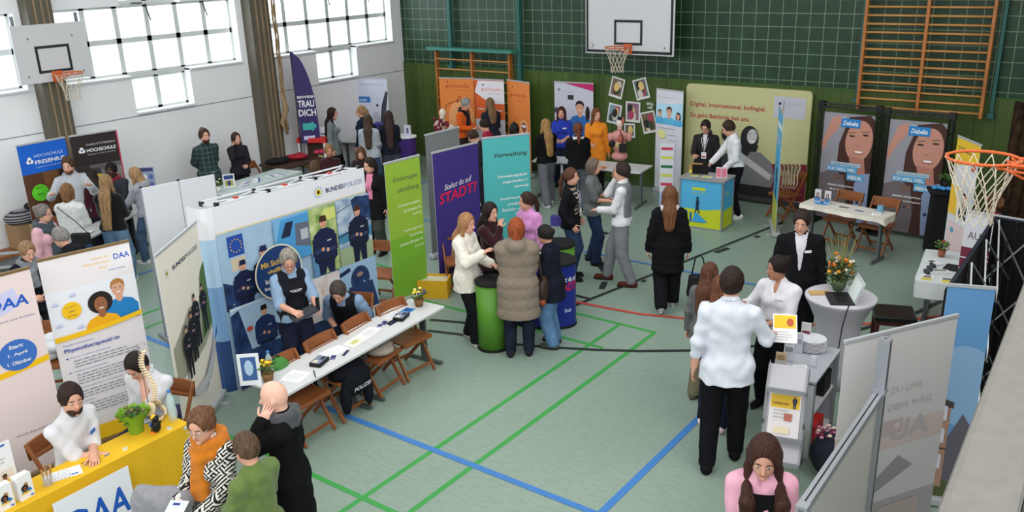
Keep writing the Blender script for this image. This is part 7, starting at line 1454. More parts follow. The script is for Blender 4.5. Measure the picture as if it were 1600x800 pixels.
def art_tr(a): w, h = a.w, a.h; a.rect(0, 0, w, h, C(226, 220, 222)); a.rect(.01, h*.66, w-.01, h*.97, C(225, 185, 50)); a.figure(w*.8, h*.66, .11, POL, SK); a.text('AUSBILDUNG', w*.1, h*.74, w*.5, .018, C(120, 60, 50), True); a.rect(w*.5, h*.38, w*.75, h*.55, C(190, 100, 80)); a.rect(w*.2, h*.08, w*.7, h*.22, C(228, 215, 180)); a.para(w*.15, h*.6, w*.6, 3, .03, GRY, .006)
tray(-.06, .42, .10, .80, 'tray', art_tr); tray(-.02, .86, .22, 1.0, 'tray'); tray(-.20, .26, .04, .40, 'tray')
for q in (-1, 1): m = MB(); m.bar((q*.17, .10, .82), (q*.17, -.22, .02), .012, .02, STEEL); m.bar((q*.17, -.05, .60), (q*.17, .26, .02), .012, .02, STEEL); m.bar((q*.17, .08, .78), (q*.17, .24, .98), .010, .016, STEEL); m.build('leg', e)
m = MB(); m.box((0, 0, .17), (.03, .24, .32), C(140, 190, 60)); item('green_folder', m, kp(L_*.0+.30, -.07, 0), rz_, 'lime green folder leaning at the side of the grey cabinet', 'folder')
# rucksack on the floor
q = at(1275, 735, .15); e = empty('rucksack', (q.x+.05, q.y+.25, 0), .3, 'dark rucksack with patterned top on the floor behind the brochure stand', 'bag'); m = MB(); m.ell((0, 0, .20), (.19, .15, .22), C(28, 32, 44, .9)); m.ell((0, -.12, .14), (.13, .06, .11), C(24, 28, 38, .9)); m.build('body', e, True); m = MB()
rr_ = random.Random(2)
for i in range(40): m.ell((rr_.uniform(-.14, .14), rr_.uniform(-.10, .10), .40+rr_.uniform(-.01, .03)), (.022, .018, .012), [C(190, 120, 150), C(110, 40, 70), C(225, 215, 190)][i % 3], None, 6, 4)
m.build('patterned_scarf', e, True)
# aluminium system wall in the foreground
z1w = 2.1; a0, a1 = at(1255, 788, 1.75), at(1374, 612, 1.75)
d_ = (a1-a0).normalized(); rz_ = math.atan2(d_.y, d_.x); L_ = (a1-a0).length; e = empty('system_partition', ((a0.x+a1.x)/2, (a0.y+a1.y)/2, 0), rz_, 'off-white exhibition partition in silver aluminium profiles in the right foreground', 'partition'); alm = mat('satin_aluminium', (.66, .67, .70), .35, metal=.5)
def prof(m, a, b, w_=.05):
    m.bar(a, b, w_, w_, alm)
m = MB(); m.box((0, 0, .90), (L_-.04, .012, 1.62), C(205, 203, 196)); m.build('panel', e)
for nm, a_, b_ in (('top_profile', (-L_/2+.03, 0, 1.73), (L_/2-.03, 0, 1.73)), ('bottom_profile', (-L_/2+.03, 0, .10), (L_/2-.03, 0, .10))): 
    m = MB(); m.bar(a_, b_, .055, .045, alm); m.bar((a_[0], 0, a_[2]+.0228), (b_[0], 0, b_[2]+.0228), .008, .002, BLK); m.build(nm, e)
m = MB(); m.box((-L_/2, 0, .875), (.06, .06, 1.75), alm); m.box((-L_/2-.0305, 0, .875), (.002, .03, 1.72), C(110, 112, 112)); m.build('post', e)
m = MB(); hp_ = at(1388, 492, 2.15).z; m.box((L_/2, 0, 1.06), (.07, .07, 2.12), alm); m.box((L_/2, .0, 2.121), (.012, .012, .002), BLK); m.box((L_/2, -.036, 1.06), (.010, .002, 2.1), BLK); m.box((L_/2, 0, 1.76), (.085, .085, .03), alm); m.build('post', e)
m = MB(); m.box((L_/2+.55, .0, 1.05), (.05, .012, 1.9), alm) if False else None
# translucent roll-up seen from the back
def art_back(a):
    w, h = a.w, a.h; c1 = C(196, 186, 186); a.rect(0, 0, w, h, C(205, 202, 202)); a.rect(0, h*.52, w, h*.62, C(202, 186, 182)); a.rect(0, 0, w, h*.30, C(172, 168, 170)); a.poly([(w*.35, h*.38), (w*.60, h*.48), (w*.75, h*.42), (w*.40, h*.34)], C(150, 148, 150)); a.text('UA', w*.50, h*.55, w*.36, .16, C(180, 176, 178), True); a.text('DEIN WEG', w*.45, h*.68, w*.4, .05, C(190, 180, 182)); a.text('ZU UNS', w*.45, h*.75, w*.3, .05, C(192, 186, 186)); a.rect(w*.36, h*.585, w*.60, h*.64, C(186, 172, 172)); a.ell(w*.55, h*.612, .025, .025, C(204, 196, 196), 12); a.rect(w*.45, h*.20, w*.85, h*.27, C(186, 170, 165)); a.rect(w*.36, h*.0, w*.375, h, C(165, 165, 168))
rollup(at(1321, 536, 2.0), at(1497, 494, 2.0), 2.0, art_back, 'large roll-up banner seen from behind with faint mirrored print in the right foreground', sheet=C(205, 202, 202))
# blue sky banner with brick church
def art_ch(a):
    w, h = a.w, a.h; a.rect(0, 0, w, h, C(98, 150, 200)); a.ell(w*.6, h*.55, .25, .35, C(135, 172, 208)); a.rect(0, 0, w, h*.10, C(80, 90, 50)); bk_ = C(170, 130, 110); a.rect(0, h*.05, w*.45, h*.46, bk_); a.poly([(0, h*.46), (0, h*.50), (w*.5, h*.47), (w*.5, h*.44)], C(70, 62, 64)); a.poly([(w*.45, h*.08), (w*.45, h*.30), (w*.72, h*.42), (w, h*.34), (w, h*.08)], C(96, 92, 104))
    for y in (.14, .27, .38):
        for x in (.08, .28): a.rect(w*x, h*y, w*(x+.10), h*(y+.06), C(205, 205, 215)); a.ell(w*(x+.05), h*(y+.06), w*.05, .025, C(205, 205, 215), 12)
    a.rect(0, h*.24, w*.45, h*.247, C(70, 62, 64))
s0, s1 = at(1481, 446, 1.95), at(1556, 452, 1.95)
rollup(s0, s1, 1.95, art_ch, 'sky-blue banner with brick church print between truss frame and white banner')
# scissor display frame with black fabric
n0, n1, n2 = at(1483, 444, 1.93), at(1556, 334, 1.93), at(1640, 348, 1.93)
for (A_, B_, lb) in ((n0, n1, 'black-backed pop-up wall wing with crossed aluminium struts behind the sky-blue banner'), (n1, n2, 'black-backed pop-up wall wing with crossed struts at the right picture edge')):
    (c_, r_, w_) = ab(A_, B_); e = empty('scissor_frame_wall', (c_[0], c_[1], 0), r_, lb, 'display wall'); m = MB(); m.box((0, .02, .95), (w_, .012, 1.86), C(14, 14, 16, .9)); m.build('black_fabric', e)
    k_ = 3 if w_ > 1.5 else 1; dx = (w_-.06)/k_
    for i in range(k_):
        x0, x1 = -w_/2+.03+dx*i, -w_/2+.03+dx*(i+1); m = MB()
        for k in range(3): z = .10+.60*k; m.bar((x0, -.20, z), (x1, -.04, z+.58), .014, .014, ALU); m.bar((x1, -.20, z), (x0, -.04, z+.58), .014, .014, ALU)
        m.build('scissor_frame', e)
    for i in range(k_+1): m = MB(); x = -w_/2+.03+dx*i; m.box((x, -.01, .95), (.022, .022, 1.88), DARKM); m.box((x, -.20, .95), (.012, .012, 1.80), DARKM); m.box((x, -.20, 1.88), (.03, .03, .03), DARKM); m.build('frame_post', e)
    m = MB(); m.bar((-w_/2, .0, 1.895), (w_/2, .0, 1.895), .025, .015, C(30, 34, 46)); m.build('top_strip', e)
# ------------------------------------------------------------------ patterned fabrics
def pattern(name, c1, c2, kind):
    m = mat(name, c1, .9); nt, b, N, L = nodes(m); tc = N('TexCoord'); sp = N('SeparateXYZ'); L(tc.outputs['Object'], sp.inputs[0])
    S = lambda o, k, t: math_node(nt, 'GREATER_THAN', math_node(nt, 'SINE', math_node(nt, 'MULTIPLY', o, k)), t)
    if kind == 'stripe': f_ = S(sp.outputs[2], 2*PI/.058, .15)
    elif kind == 'plaid': f_ = math_node(nt, 'MAXIMUM', S(sp.outputs[2], 2*PI/.085, .72), S(sp.outputs[0], 2*PI/.085, .72))
    else:
        n = N('TexNoise'); n.inputs['Scale'].default_value = 9; L(tc.outputs['Object'], n.inputs['Vector']); q = math_node(nt, 'MULTIPLY', math_node(nt, 'ROUND', math_node(nt, 'MULTIPLY', n.outputs['Fac'], 9.0)), 1.0)
        odd = math_node(nt, 'GREATER_THAN', math_node(nt, 'FRACT', math_node(nt, 'MULTIPLY', q, .5)), .25)
        a = S(math_node(nt, 'ADD', sp.outputs[2], sp.outputs[0]), 2*PI/.030, .1); c = S(math_node(nt, 'SUBTRACT', sp.outputs[2], sp.outputs[0]), 2*PI/.030, .1)
        f_ = math_node(nt, 'ADD', math_node(nt, 'MULTIPLY', a, odd), math_node(nt, 'MULTIPLY', c, math_node(nt, 'SUBTRACT', 1.0, odd)))
    mx = N('MixRGB'); L(f_, mx.inputs[0]); mx.inputs[1].default_value = (*lin(c1), 1); mx.inputs[2].default_value = (*lin(c2), 1); L(mx.outputs[0], b.inputs['Base Color']); return m
PLAID = pattern('green_plaid', (.12, .20, .19), (.24, .31, .31), 'plaid'); STRIPE = pattern('striped_jersey', (.13, .11, .13), (.62, .56, .50), 'stripe'); MAZE = pattern('maze_knit', (.10, .10, .11), (.84, .83, .80), 'maze')
def cam_ang(px, py): d = CAM-np.array(at(px, py, 1.5)); return math.degrees(math.atan2(d[1], d[0]))
BLKC = (18, 18, 20); JE = (62, 84, 118); JL = (98, 125, 152)
# ---- far left group
person('man in light grey hoodie gesturing behind the university table', (104, 246), -20, 1.75, 'm', hair=('short', (80, 58, 40)), hd=(-25, 12), beard=(110, 80, 55), R='wide', L='up', top=dict(kind='hoodie', col=(176, 180, 186), infl=.035, hem=.86, mat=None), hood=True, legs=('reg', (40, 42, 50)))
person('woman in white knit sweater seen from behind at the university table', (103, 288), 130, 1.62, 'f', hair=('bob', (125, 88, 58)), R='front', L='front', top=dict(kind='sweater', col=(205, 208, 206), infl=.04, hem=.86), legs=('reg', JE))
person('blonde long-haired woman in black sweater and light jeans at the university table', (164, 274), 125, 1.64, 'f', hair=('long', (150, 118, 82), .58), R='front', L='front', top=dict(kind='sweater', col=BLKC, infl=.045, hem=.88), legs=('wide', JL), shoes=(210, 210, 210))
person('dark-skinned man in dark jacket with burgundy hood facing the camera', (172, 255), -60, 1.54, 'm', 'dark', hair=('short', (22, 18, 18)), hd=(0, 5), R='front', L='front', top=dict(kind='jacket', col=(52, 55, 62), infl=.04, hem=.84), hood=False, scarf=((120, 25, 45), .035, 0), legs=('reg', (30, 32, 38)))
person('dark-haired woman half hidden behind the grey-hoodie man', (140, 265), 190, 1.50, 'f', hair=('long', (45, 32, 28), .3), R='face', L='down', top=dict(kind='sweater', col=(60, 20, 32), infl=.03))
person('blonde woman in grey hoodie and blue jeans leaning at the table end', (209, 263), 200, 1.54, 'f', hair=('long', (165, 130, 92), .34), lean=8, hd=(0, 8), R='front', L='table', top=dict(kind='hoodie', col=(150, 152, 162), infl=.035, hem=.88), hood=True, legs=('reg', (72, 92, 120)), shoes=(205, 205, 205), feet=((.10, -.18), (-.10, .12)))
person('grey-haired woman with glasses, teal scarf and pink coat', (66, 321), 25, 1.60, 'f', hair=('updo', (120, 112, 108)), glasses=True, scarf=((62, 72, 78), .042, .32), top=dict(kind='coat', col=(205, 160, 168), infl=.035, hem=.62), legs=('slim', (30, 30, 36)), hd=(10, 4))
person('grey short-haired person with glasses in black jacket bending forward', (92, 357), 205, 1.60, 'm', hair=('short', (140, 136, 132)), glasses=True, lean=22, hd=(0, 5), top=dict(kind='jacket', col=(26, 26, 30), infl=.03, hem=.86), R='front', L='front', legs=('reg', (32, 32, 38)))
person('blonde woman with ponytail in grey scarf looking down at the left edge', (40, 380), -10, 1.56, 'f', hair=('pony', (150, 118, 88)), scarf=((118, 122, 128), .035, .2), top=dict(kind='jacket', col=(26, 27, 32), infl=.04, hem=.80), hd=(10, 22), R='front', L='front', legs=('slim', (30, 30, 34)))
w1 = person('bearded man with bun in green plaid shirt, hands behind his back', (318, 202), -12, 1.70, 'm', hair=('topbun', (70, 50, 38)), beard=(78, 52, 38), R='back', L='back', hd=(0, 0), top=dict(kind='shirt', mat=PLAID, infl=.035, hem=.82), legs=('reg', (30, 34, 46)))
person('young woman in dark jacket touching her tied-back hair', (368, 208), -25, 1.50, 'f', hair=('long', (60, 38, 30), .30), hd=(20, -5), R='ear', L='front', top=dict(kind='jacket', col=(38, 36, 42), infl=.04, hem=.84), legs=('slim', (28, 28, 34)))
# ---- far corner group
person('dark long-haired woman in grey cardigan beside the red stand', (519, 169), 30, 1.62, 'f', hair=('long', (50, 32, 28), .36), R='down', L='down', top=dict(kind='coat', col=(112, 120, 122), infl=.03, hem=.72), inner=((205, 205, 210), .06, .05, 1.0), legs=('slim', (26, 26, 30)))
person('blonde woman in navy blazer with name badge at the lilac banner', (563, 166), 195, 1.60, 'f', hair=('pony', (165, 130, 90)), hd=(20, -5), R='hip', L='down', top=dict(kind='blazer', col=(30, 38, 58), infl=.025, hem=.80), inner=((215, 215, 215),), badge=(235, 235, 235), legs=('slim', (28, 32, 48)))
person('woman in pale grey sweater with brown ponytail, back to the camera', (574, 180), 128, 1.60, 'f', hair=('long', (70, 55, 44), .42), R='front', L='front', top=dict(kind='sweater', col=(168, 176, 182), infl=.04, hem=.84), legs=('reg', JE))
person('woman with very long brown hair in dark blue top at the violet counter', (606, 174), 135, 1.62, 'f', hair=('long', (62, 44, 40), .50), R='front', L='front', top=dict(kind='jacket', col=(30, 32, 44), infl=.035, hem=.84), legs=('wide', (70, 76, 84)))
person('smiling woman with blond bun in dark brown top seated behind the pop-up wall', (513, 227), -40, 1.58, 'f', 'tan', hair=('topbun', (150, 112, 72)), hd=(10, 5), sit=True, glasses=False, R='front', L='front', top=dict(kind='sweater', col=(58, 28, 30), infl=.03))
person('woman with long brown hair looking down behind the pop-up wall', (563, 231), -50, 1.58, 'f', hair=('long', (105, 72, 48), .34), hd=(0, 25), sit=True, R='front', L='front', top=dict(kind='sweater', col=(40, 32, 34), infl=.03))
person('brown-haired person whose head just shows above the pop-up wall frame', (492, 252), 100, 1.58, 'f', hair=('bob', (88, 62, 46)), sit=True, R='front', L='front', top=dict(kind='sweater', col=(60, 60, 66), infl=.03))
person('woman in long black coat over pink shirt at the edge of the police wall', (576, 248), -75, 1.56, 'f', hair=('pony', (48, 34, 30)), hd=(-15, 10), R='down', L='down', top=dict(kind='coat', col=(22, 22, 25), infl=.04, hem=.66), inner=((215, 130, 160), .07, .05, 1.0), legs=('wide', (62, 66, 60)))
# ---- orange group
person('grey-haired person in bright orange sweater and black scarf', (728, 154), 10, 1.66, 'm', hair=('short', (150, 150, 150)), lean=10, hd=(0, 10), R='front', L='front', scarf=((20, 20, 22), .032, .22), top=dict(kind='sweater', col=(225, 95, 25), infl=.035, hem=.86), legs=('reg', (50, 38, 34)))
person('blond person in dark blue jacket, back turned, before the middle orange banner', (765, 154), 150, 1.66, 'f', hair=('long', (130, 100, 72), .26), R='front', L='front', top=dict(kind='jacket', col=(34, 38, 50), infl=.045, hem=.84), legs=('reg', (34, 38, 52)))
person('short dark-haired youth in red and dark top above the purple banner', (756, 187), 205, 1.56, 'm', hair=('short', (42, 32, 28)), hd=(0, 15), R='front', L='front', top=dict(kind='jacket', col=(150, 35, 62), infl=.03, hem=.84), legs=('reg', (34, 36, 44)))
person('youth in dark top looking left just above the purple banner', (739, 205), 215, 1.52, 'm', hair=('short', (62, 46, 36)), hd=(0, 25), lean=12, R='front', L='front', top=dict(kind='jacket', col=(40, 40, 46), infl=.03, hem=.84), legs=('reg', (34, 36, 44)))
person('dark-haired person crouched behind the turquoise banner', (803, 193), 140, 1.56, 'f', hair=('bob', (30, 26, 26)), lean=15, R='front', L='front', top=dict(kind='sweater', col=(200, 200, 204), infl=.03), legs=('reg', (34, 36, 44)))
# ---- nursing tables
person('dark-haired woman in royal blue shirt behind the white table', (877, 168), -62, 1.58, 'f', hair=('long', (78, 38, 34), .30), R='front', L='front', top=dict(kind='shirt', col=(42, 62, 165), infl=.03, sleeve=.5, hem=.86), badge=(225, 225, 235), legs=('reg', (36, 40, 60)))
person('woman in long orange dress with brown hair over one shoulder', (932, 170), -60, 1.66, 'f', hair=('long', (112, 70, 44), .40), hd=(25, 5), R='front', L='down', top=dict(kind='coat', col=(222, 135, 42), infl=.032, hem=.62, part='dress'), legs=('slim', (42, 36, 34)))
person('woman with wavy blond hair, black jacket and grey wide trousers', (852, 187), 150, 1.60, 'f', hair=('long', (165, 128, 80), .44), R='front', L='front', top=dict(kind='jacket', col=BLKC, infl=.05, hem=.88), legs=('wide', (100, 102, 108)), shoes=(215, 215, 215), feet=((.12, .10), (-.10, -.22)))
person('person in bulky black down jacket with white hood edge, back turned', (903, 193), 128, 1.60, 'f', hair=('pony', (112, 60, 40)), R='front', L='front', top=dict(kind='jacket', col=BLKC, infl=.065, hem=.86), scarf=((215, 215, 215), .028, 0), legs=('reg', (88, 92, 98)))
w_gt = person('woman with grey bob in grey T-shirt and jeans holding papers', (928, 249), 20, 1.60, 'f', hair=('bob', (112, 96, 86)), R='front', L='front', top=dict(kind='shirt', col=(105, 108, 108), sleeve=.45, infl=.035, hem=.84), legs=('reg', (40, 52, 80)), feet=((.12, .08), (-.10, -.06)))
person('woman in black jacket over striped jersey with lanyard, talking', (893, 264), 20, 1.62, 'f', hair=('pony', (92, 58, 44), .34), hd=(-10, 0), R='pocket', L='pocket', top=dict(kind='jacket', col=(20, 21, 25), infl=.035, hem=.84), inner=(STRIPE, .105, .10, .86), lanyard=(190, 195, 225), legs=('reg', (48, 62, 92)))
person('man in grey waistcoat and white shirt with hand on his cheek', (971, 254), 200, 1.74, 'm', hair=('short', (52, 40, 36)), glasses=True, hd=(0, -6), R='ear', L='front', top=dict(kind='shirt', col=(212, 212, 216), infl=.028, hem=.88), vest=(118, 120, 126), collar=(225, 225, 228), legs=('reg', (128, 130, 136)), shoes=(92, 42, 36), feet=((.10, .22, .075), (-.12, -.16, .075)), build=1.06)
# ---- counter men, walker
person('young man in black cardigan with lanyard behind the counter', (1103, 189), cam_ang(1100, 230)-12, 1.62, 'm', hair=('short', (42, 32, 28)), glasses=True, hd=(-5, 22), R='hold', L='down', top=dict(kind='jacket', col=(44, 40, 42), infl=.028, hem=.86), inner=((205, 205, 210), .045, .0, 1.1), lanyard=(205, 208, 215), legs=('reg', (40, 42, 54)))
person('young man in white shirt and black trousers leaning on the counter', (1139, 190), 218, 1.72, 'm', hair=('short', (60, 44, 34)), lean=10, hd=(0, 20), R='table', L='low', top=dict(kind='shirt', col=(222, 222, 226), infl=.032, hem=.94), collar=(226, 226, 230), legs=('slim', (20, 20, 24)), shoes=(225, 225, 225), feet=((.10, .05), (-.10, -.05)))
wlk = person('woman in long black padded coat walking away with a black handbag', (1047, 292), 118, 1.64, 'f', hair=('long', (112, 72, 46), .30), hd=(0, 0), R='down', L='down', top=dict(kind='coat', col=(18, 18, 20), infl=.055, hem=.56, puffer=.11), scarf=((205, 205, 205), .034, 0), legs=('wide', (20, 20, 24)), shoes=(150, 150, 152), feet=((.08, .14), (-.08, -.22, .13)))
h = wlk['hand'][1]; e = empty('handbag', (h.x+.13, h.y+.09, 0), .6, 'large black handbag carried by the woman walking away', 'bag'); m = MB(); m.box((0, 0, h.z-.42), (.30, .12, .30), BLK, taper=.8); m.build('body', e, bevel=.03); m = MB(); m.tube([(-.09, 0, h.z-.28), (-.05, 0, h.z-.05), (0, 0, h.z-.0), (.05, 0, h.z-.05), (.09, 0, h.z-.28)], .010, BLK, 6); m.build('handles', e, True)
# ---- conversation circle
cw_ = person('woman in cream oversized sweater and black flared trousers, gesturing', (729, 335), 10, 1.62, 'f', hair=('long', (168, 122, 84), .34), hd=(-5, 8), R='up', L='front', top=dict(kind='sweater', col=(222, 216, 204), infl=.055, hem=.74), legs=('wide', (20, 20, 24)), shoes=(205, 195, 180), feet=((.10, .16), (-.10, -.06)))
person('dark long-haired woman in dark burgundy top with chin on hand', (766, 318), 5, 1.60, 'f', hair=('long', (38, 26, 26), .40), hd=(-15, 5), R='chin', L='low', top=dict(kind='sweater', col=(52, 22, 30), infl=.03, hem=.84), legs=('slim', (24, 24, 28)))
person('woman in pink sweater with dark ponytail, hand on her chest', (822, 302), -100, 1.54, 'f', hair=('pony', (58, 40, 32)), hd=(-30, 5), R=(.02, .19, 1.30), L='down', top=dict(kind='sweater', col=(205, 140, 195), infl=.048, hem=.84, v=.06), legs=('reg', JE))
bp_ = person('red-haired woman in long taupe quilted coat, back to the camera', (806, 342), 122, 1.66, 'f', hair=('bob', (158, 76, 42)), hd=(10, 0), R='low', L='low', top=dict(kind='coat', col=(128, 116, 104), infl=.07, hem=.52, puffer=.13, flare=.03), hood=True, scarf=((200, 192, 178), .022, 0), legs=('reg', (28, 34, 48)), shoes=(34, 34, 42), build=1.22)
nv = person('woman with dark tied hair in navy jacket and wide light jeans', (851, 354), 195, 1.50, 'f', hair=('bun', (34, 28, 30)), hd=(0, 12), lean=6, R='low', L='low', top=dict(kind='jacket', col=(24, 28, 40), infl=.05, hem=.70), legs=('wide', (88, 122, 158)), shoes=(70, 66, 60))
m = MB(); brn_ = C(52, 36, 30, .5); h = bp_['world']((.30, .10, .78)); e = empty('brown_handbag', (h.x, h.y, 0), .4, 'brown leather shoulder bag hanging between the quilted coat and the navy jacket', 'bag'); m.ell((0, 0, .80), (.07, .14, .17), brn_); m.build('body', e, True); m = MB(); m.tube([(0, -.09, .92), (-.05, -.02, 1.25), (0, .09, .92)], .014, brn_, 6); m.build('strap', e, True); m = MB(); m.ell((0, -.07, .66), (.04, .05, .05), C(150, 70, 40)); m.build('tassel', e, True)
# ---- right-hand group
person('man in black suit with open white collar and name badge', (1254, 330), -68, 1.74, 'm', hair=('short', (50, 38, 32)), hd=(-12, 14), R='down', L='down', top=dict(kind='blazer', col=(22, 22, 26), infl=.034, hem=.78), inner=((215, 214, 222), .065, .01, 1.06), collar=(218, 218, 224), badge=(232, 232, 236), legs=('reg', (20, 20, 24)), build=1.05)
ww = person('woman in white blouse and black trousers holding a dark leaflet, facing the white-shirted young man', (1216, 402), -98, 1.62, 'f', 'tan', hair=('updo', (34, 24, 22)), hd=(-38, 10), R=(.30, .26, 1.20), L=(.06, .30, 1.08), top=dict(kind='shirt', col=(218, 216, 222), infl=.035, sleeve=.78, hem=.92, v=.12), badge=(200, 200, 210), legs=('reg', (18, 18, 22)), build=1.14)
mw = person('young man in white shirt holding a leaflet, back to the camera', (1145, 419), 112, 1.88, 'm', hair=('short', (44, 30, 24)), R=(.34, .30, 1.08), L='down', hd=(-10, 0), top=dict(kind='shirt', col=(212, 216, 226), infl=.034, sleeve=.76, hem=.78, fold=.007), collar=(216, 219, 228), legs=('reg', (18, 18, 22)), shoes=(20, 20, 24), feet=((.10, .12), (-.12, -.14)))
person('brown-haired girl in grey cardigan behind the white-shirted young man', (1110, 412), 85, 1.50, 'f', hair=('long', (92, 58, 40), .34), R='front', L='down', top=dict(kind='jacket', col=(96, 98, 98), infl=.035, hem=.80), legs=('wide', (108, 104, 84)), shoes=(90, 80, 70))
person('long brown-haired girl in white top standing close to the white-shirted young man', (1128, 432), 98, 1.56, 'f', hair=('long', (110, 66, 44), .30), R='front', L='front', top=dict(kind='sweater', col=(210, 210, 216), infl=.03, hem=.84), legs=('reg', (26, 30, 48)), shoes=(225, 205, 205), feet=((.10, -.1), (-.12, .0)))
person('woman with curly brown hair at the right edge behind the frame', (1553, 306), 160, 1.52, 'f', sit=True, hair=('curly', (128, 92, 62)), R='front', L='front', top=dict(kind='sweater', col=(150, 50, 40), infl=.03))
pz_ = person('young woman in pink blazer and black top in the right foreground', (1196, 687), cam_ang(1190, 740)+8, 1.74, 'f', hair=('long', (66, 38, 30), .40, .18), hd=(-8, 18), R='low', L='low', top=dict(kind='blazer', col=(222, 165, 185), infl=.032, hem=.84, v=.10, itop=1.36), inner=(BLKC, .085, .05, 1.0), legs=('slim', (26, 26, 30)))
# ---- police
pw1 = person('policewoman with grey ponytail in light blue shirt and black vest, holding a tablet', (449, 392), -20, 1.66, 'f', hair=('pony', (150, 142, 132)), glasses=(120, 50, 50), hd=(-15, 25), R='hold', L='hold', top=dict(kind='shirt', col=(135, 160, 188), infl=.028, sleeve=.5, hem=.90), vest=(26, 27, 34), collar=(150, 172, 198), belt=(18, 18, 20), legs=('reg', (28, 32, 50)), build=1.05, chest='POLIZEI')
pm1 = person('police officer bending forward in a chair behind the table, wearing a black vest', (527, 441), -60, 1.64, 'm', hair=('short', (74, 64, 58)), hd=(0, 25), lean=30, sit=True, R='low', L='low', top=dict(kind='shirt', col=(125, 148, 178), infl=.028, sleeve=.5, hem=.90), vest=(24, 25, 31), legs=('reg', (28, 30, 44)))
# ---- DAA
md = person('bearded young man in white polo shirt resting his folded arms on the yellow table', (107, 602), 15, 1.72, 'm', hair=('short', (48, 32, 28)), beard=(72, 48, 38), hd=(-22, 2), sit=True, lean=10, R=(-.02, .38, 1.10), L=(-.08, .34, 1.14), top=dict(kind='shirt', col=(208, 208, 212), infl=.028, sleeve=.48, hem=.90), collar=(212, 212, 216), badge=(50, 110, 190))
md2 = person('dark-haired young man in white polo shirt with hand at his mouth', (211, 553), -70, 1.70, 'm', hair=('short', (38, 28, 26)), hd=(0, 32), sit=True, lean=10, R='low', L='chin', top=dict(kind='shirt', col=(206, 206, 210), infl=.028, sleeve=.48, hem=.90), badge=(50, 90, 190), collar=(210, 210, 214))
ms = person('woman with glasses, mustard scarf and black-and-white maze sweater', (311, 642), -78, 1.62, 'f', hair=('bun', (110, 76, 52)), glasses=(170, 160, 150), hd=(8, 14), R='front', L=(.12, .30, 1.02), scarf=((190, 112, 28), .046, .30), top=dict(kind='sweater', mat=MAZE, infl=.042, hem=.82), legs=('slim', (36, 38, 46)))
by = person('boy in olive green sweatshirt with short brown hair', (381, 679), 185, 1.50, 'm', hair=('short', (92, 70, 52)), hd=(0, 10), R='front', L='front', top=dict(kind='hoodie', col=(98, 118, 62), infl=.040, hem=.82), legs=('reg', (42, 44, 52)), build=.95)
bd = person('bald man in long black coat and grey scarf touching his ear', (425, 597), 218, 1.64, 'm', 'pale', hair=('bald', (130, 100, 80)), hd=(0, 10), R='down', L='ear', scarf=((72, 74, 78), .042, .18), top=dict(kind='coat', col=(16, 16, 18), infl=.05, hem=.45), legs=('reg', (24, 24, 28)))
# ---- held and worn things
def held(name, mb, P, hand, rz, rx_, label, cat, off=(0, 0, 0), smooth=False):
    o = mb.build(name, smooth=smooth); h = P['hand'][hand]; o.location = h+Vector(off); o.rotation_euler = (rx_, 0, rz); tag(o, label, cat); return o
def sheetxy(w, h, fn): m = MB(); m.box((0, 0, 0), (w, .003, h), WHITE); a = Art(w, h, M=Matrix.Translation((-w/2, -.002, -h/2))); fn(a); artinto(m, a); return m
o = held('leaflet', flatart(.21, .28, lambda a: (a.rect(.01, .14, .2, .27, C(235, 195, 50)), a.ell(.15, .2, .03, .04, C(190, 90, 60)), a.para(.02, .1, .15, 4, .025, GRY, .006))), mw, 1, math.radians(24), .75, 'white and yellow leaflet held by the white-shirted young man', 'leaflet', (.09, .06, .05))
held('dark_leaflet', flatart(.16, .12, lambda a: (a.rect(0, 0, .16, .12, C(70, 66, 76)), a.rect(.04, .03, .12, .09, C(150, 150, 165)))), ww, -1, .4, .5, 'dark folded leaflet held by the woman in white blouse', 'leaflet', (.0, .02, .03))
held('tablet', flatart(.20, .27, lambda a: a.rect(.01, .01, .19, .26, C(50, 52, 60)), base=C(32, 34, 40), th=.012), pw1, 1, math.radians(-20), .3, 'black tablet held by the policewoman', 'tablet', (.02, .06, .0))
m = MB(); m.box((0, 0, .03), (.03, .03, .14), BLK); held('radio', m, pw1, -1, .2, 0, 'black radio handset in the left hand of the policewoman', 'radio', (.02, .0, .05))
held('white_booklet', flatart(.13, .22, lambda a: (a.rect(.01, .15, .12, .21, C(200, 205, 222)), a.rect(.03, .18, .08, .2, C(40, 60, 130)))), ms, 1, .5, .3, 'white booklet with blue marks held by the woman in mustard scarf', 'booklet', (.06, -.03, .03)); 
held('white_booklet', flatart(.12, .20, lambda a: a.rect(.01, .02, .03, .19, C(40, 50, 90))), by, -1, .2, .2, 'second white booklet held by the boy in green', 'booklet', (-.02, -.03, .03))
cg = cloth(136, 136, 142, 'knit'); F = Field((-.35, -.3, -.62), (.35, .3, .2), .009); F.cap((-.16, 0, 0), (.16, .02, .02), .075, .08, .05); F.cap((-.12, -.03, -.05), (-.16, -.05, -.40), .10, .09, .05, np.diag([1, 1.5, 1])); F.cap((.03, -.02, -.05), (.02, -.04, -.46), .10, .10, .05, np.diag([1, 1.5, 1])); F.cap((.12, .0, -.05), (.16, -.01, -.36), .09, .08, .05, np.diag([1, 1.5, 1]))
F.disp(lambda X_, Y_, Z_: .009*np.sin(X_*34+2*np.sin(Z_*9))*np.clip(-Z_*6, .2, 1)+.006*np.sin(Z_*30+X_*20+Y_*25)); Pn, Q = F.mesh(); o = fast_mesh('grey_coat', Pn, Q, cg, None); o.location = ms['world']((.27, .27, 1.04)); o.rotation_euler[2] = .3; tag(o, 'light grey coat folded over the arm of the woman in mustard scarf', 'coat')
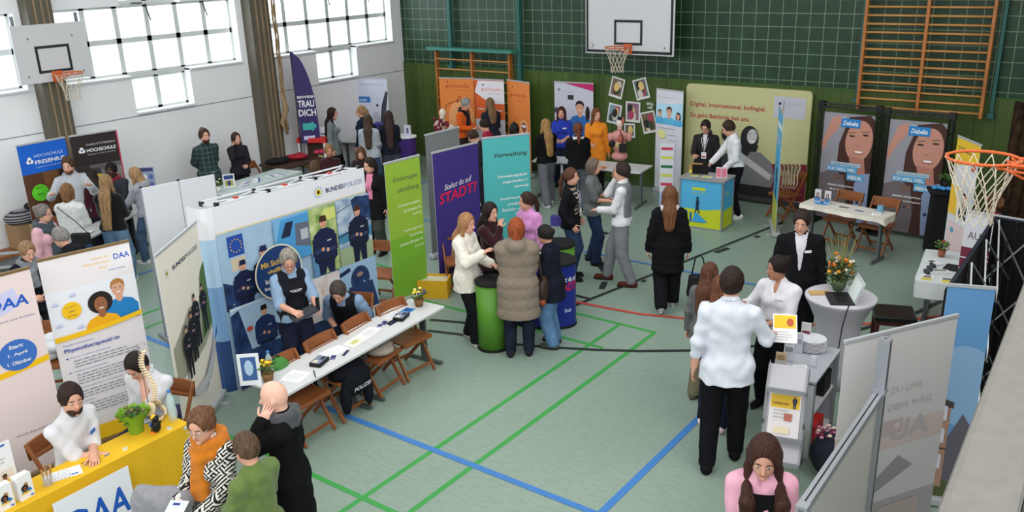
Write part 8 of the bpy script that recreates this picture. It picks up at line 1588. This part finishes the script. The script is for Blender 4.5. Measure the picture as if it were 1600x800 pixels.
m = MB(); h = [None]; P_ = [q for q in bpy.data.objects if q.get('label', '').startswith('woman in white knit sweater')][0]; lx = P_.location; e = empty('shoulder_bag', (lx.x, lx.y, 0), P_.rotation_euler[2], 'small black shoulder bag worn over the white knit sweater', 'bag'); m.box((.14, -.16, .88), (.26, .07, .16), BLK); m.build('body', e, bevel=.02); m = MB(); m.tube([(.24, -.15, .95), (.12, -.16, 1.12), (-.12, -.12, 1.33), (-.10, .05, 1.34)], .006, BLK, 5); m.build('strap', e, True)
m = MB(); m.ell((0, 0, 0), (.10, .035, .02), C(200, 170, 90)); held('food_roll', m, [x for x in [None]] and {'hand': {1: at(948, 325, 1.02)}}, 1, .6, 0, 'small pale brown roll held by the man in grey waistcoat', 'food', smooth=True) if False else None
m = MB(); m.tube([(-.07, 0, 0), (.07, 0, .01)], .004, C(225, 225, 225), 6); held('white_pen', m, md, 1, .4, 0, 'white pen between the fingers of the bearded man in polo shirt', 'pen', (.02, .0, .04))
for P_, L_ in ((pm1, 'dark chair hidden behind the bending officer'),):
    pass
# seats under seated people
def seat_under(P, face, label): chair(P['loc'].x-math.cos(math.radians(face))*.0, P['loc'].y-math.sin(math.radians(face))*.0, face, label)
seat_under(md, 15, 'wooden folding chair under the bearded man in polo shirt'); seat_under(md2, -70, 'wooden folding chair under the dark-haired man in polo shirt'); seat_under(pm1, -60, 'wooden folding chair under the bending police officer')
seat_under([None, None] and {'loc': [q for q in bpy.data.objects if q.get('label', '').startswith('smiling woman with blond bun')][0].location}, -40, 'wooden folding chair under the smiling woman with blond bun')
seat_under({'loc': [q for q in bpy.data.objects if q.get('label', '').startswith('woman with long brown hair looking down')][0].location}, -50, 'wooden folding chair under the woman looking down behind the pop-up wall')
seat_under({'loc': [q for q in bpy.data.objects if q.get('label', '').startswith('brown-haired person whose head')][0].location}, 100, 'wooden folding chair under the brown-haired person behind the pop-up wall')
p_ = at(597, 440, .3); chair(p_.x, p_.y, -70, 'wooden folding chair in the gap between police wall and green banner'); p_ = at(708, 385, .6); chair(p_.x+.12, p_.y-.02, -40, 'wooden folding chair in front of the purple banner')
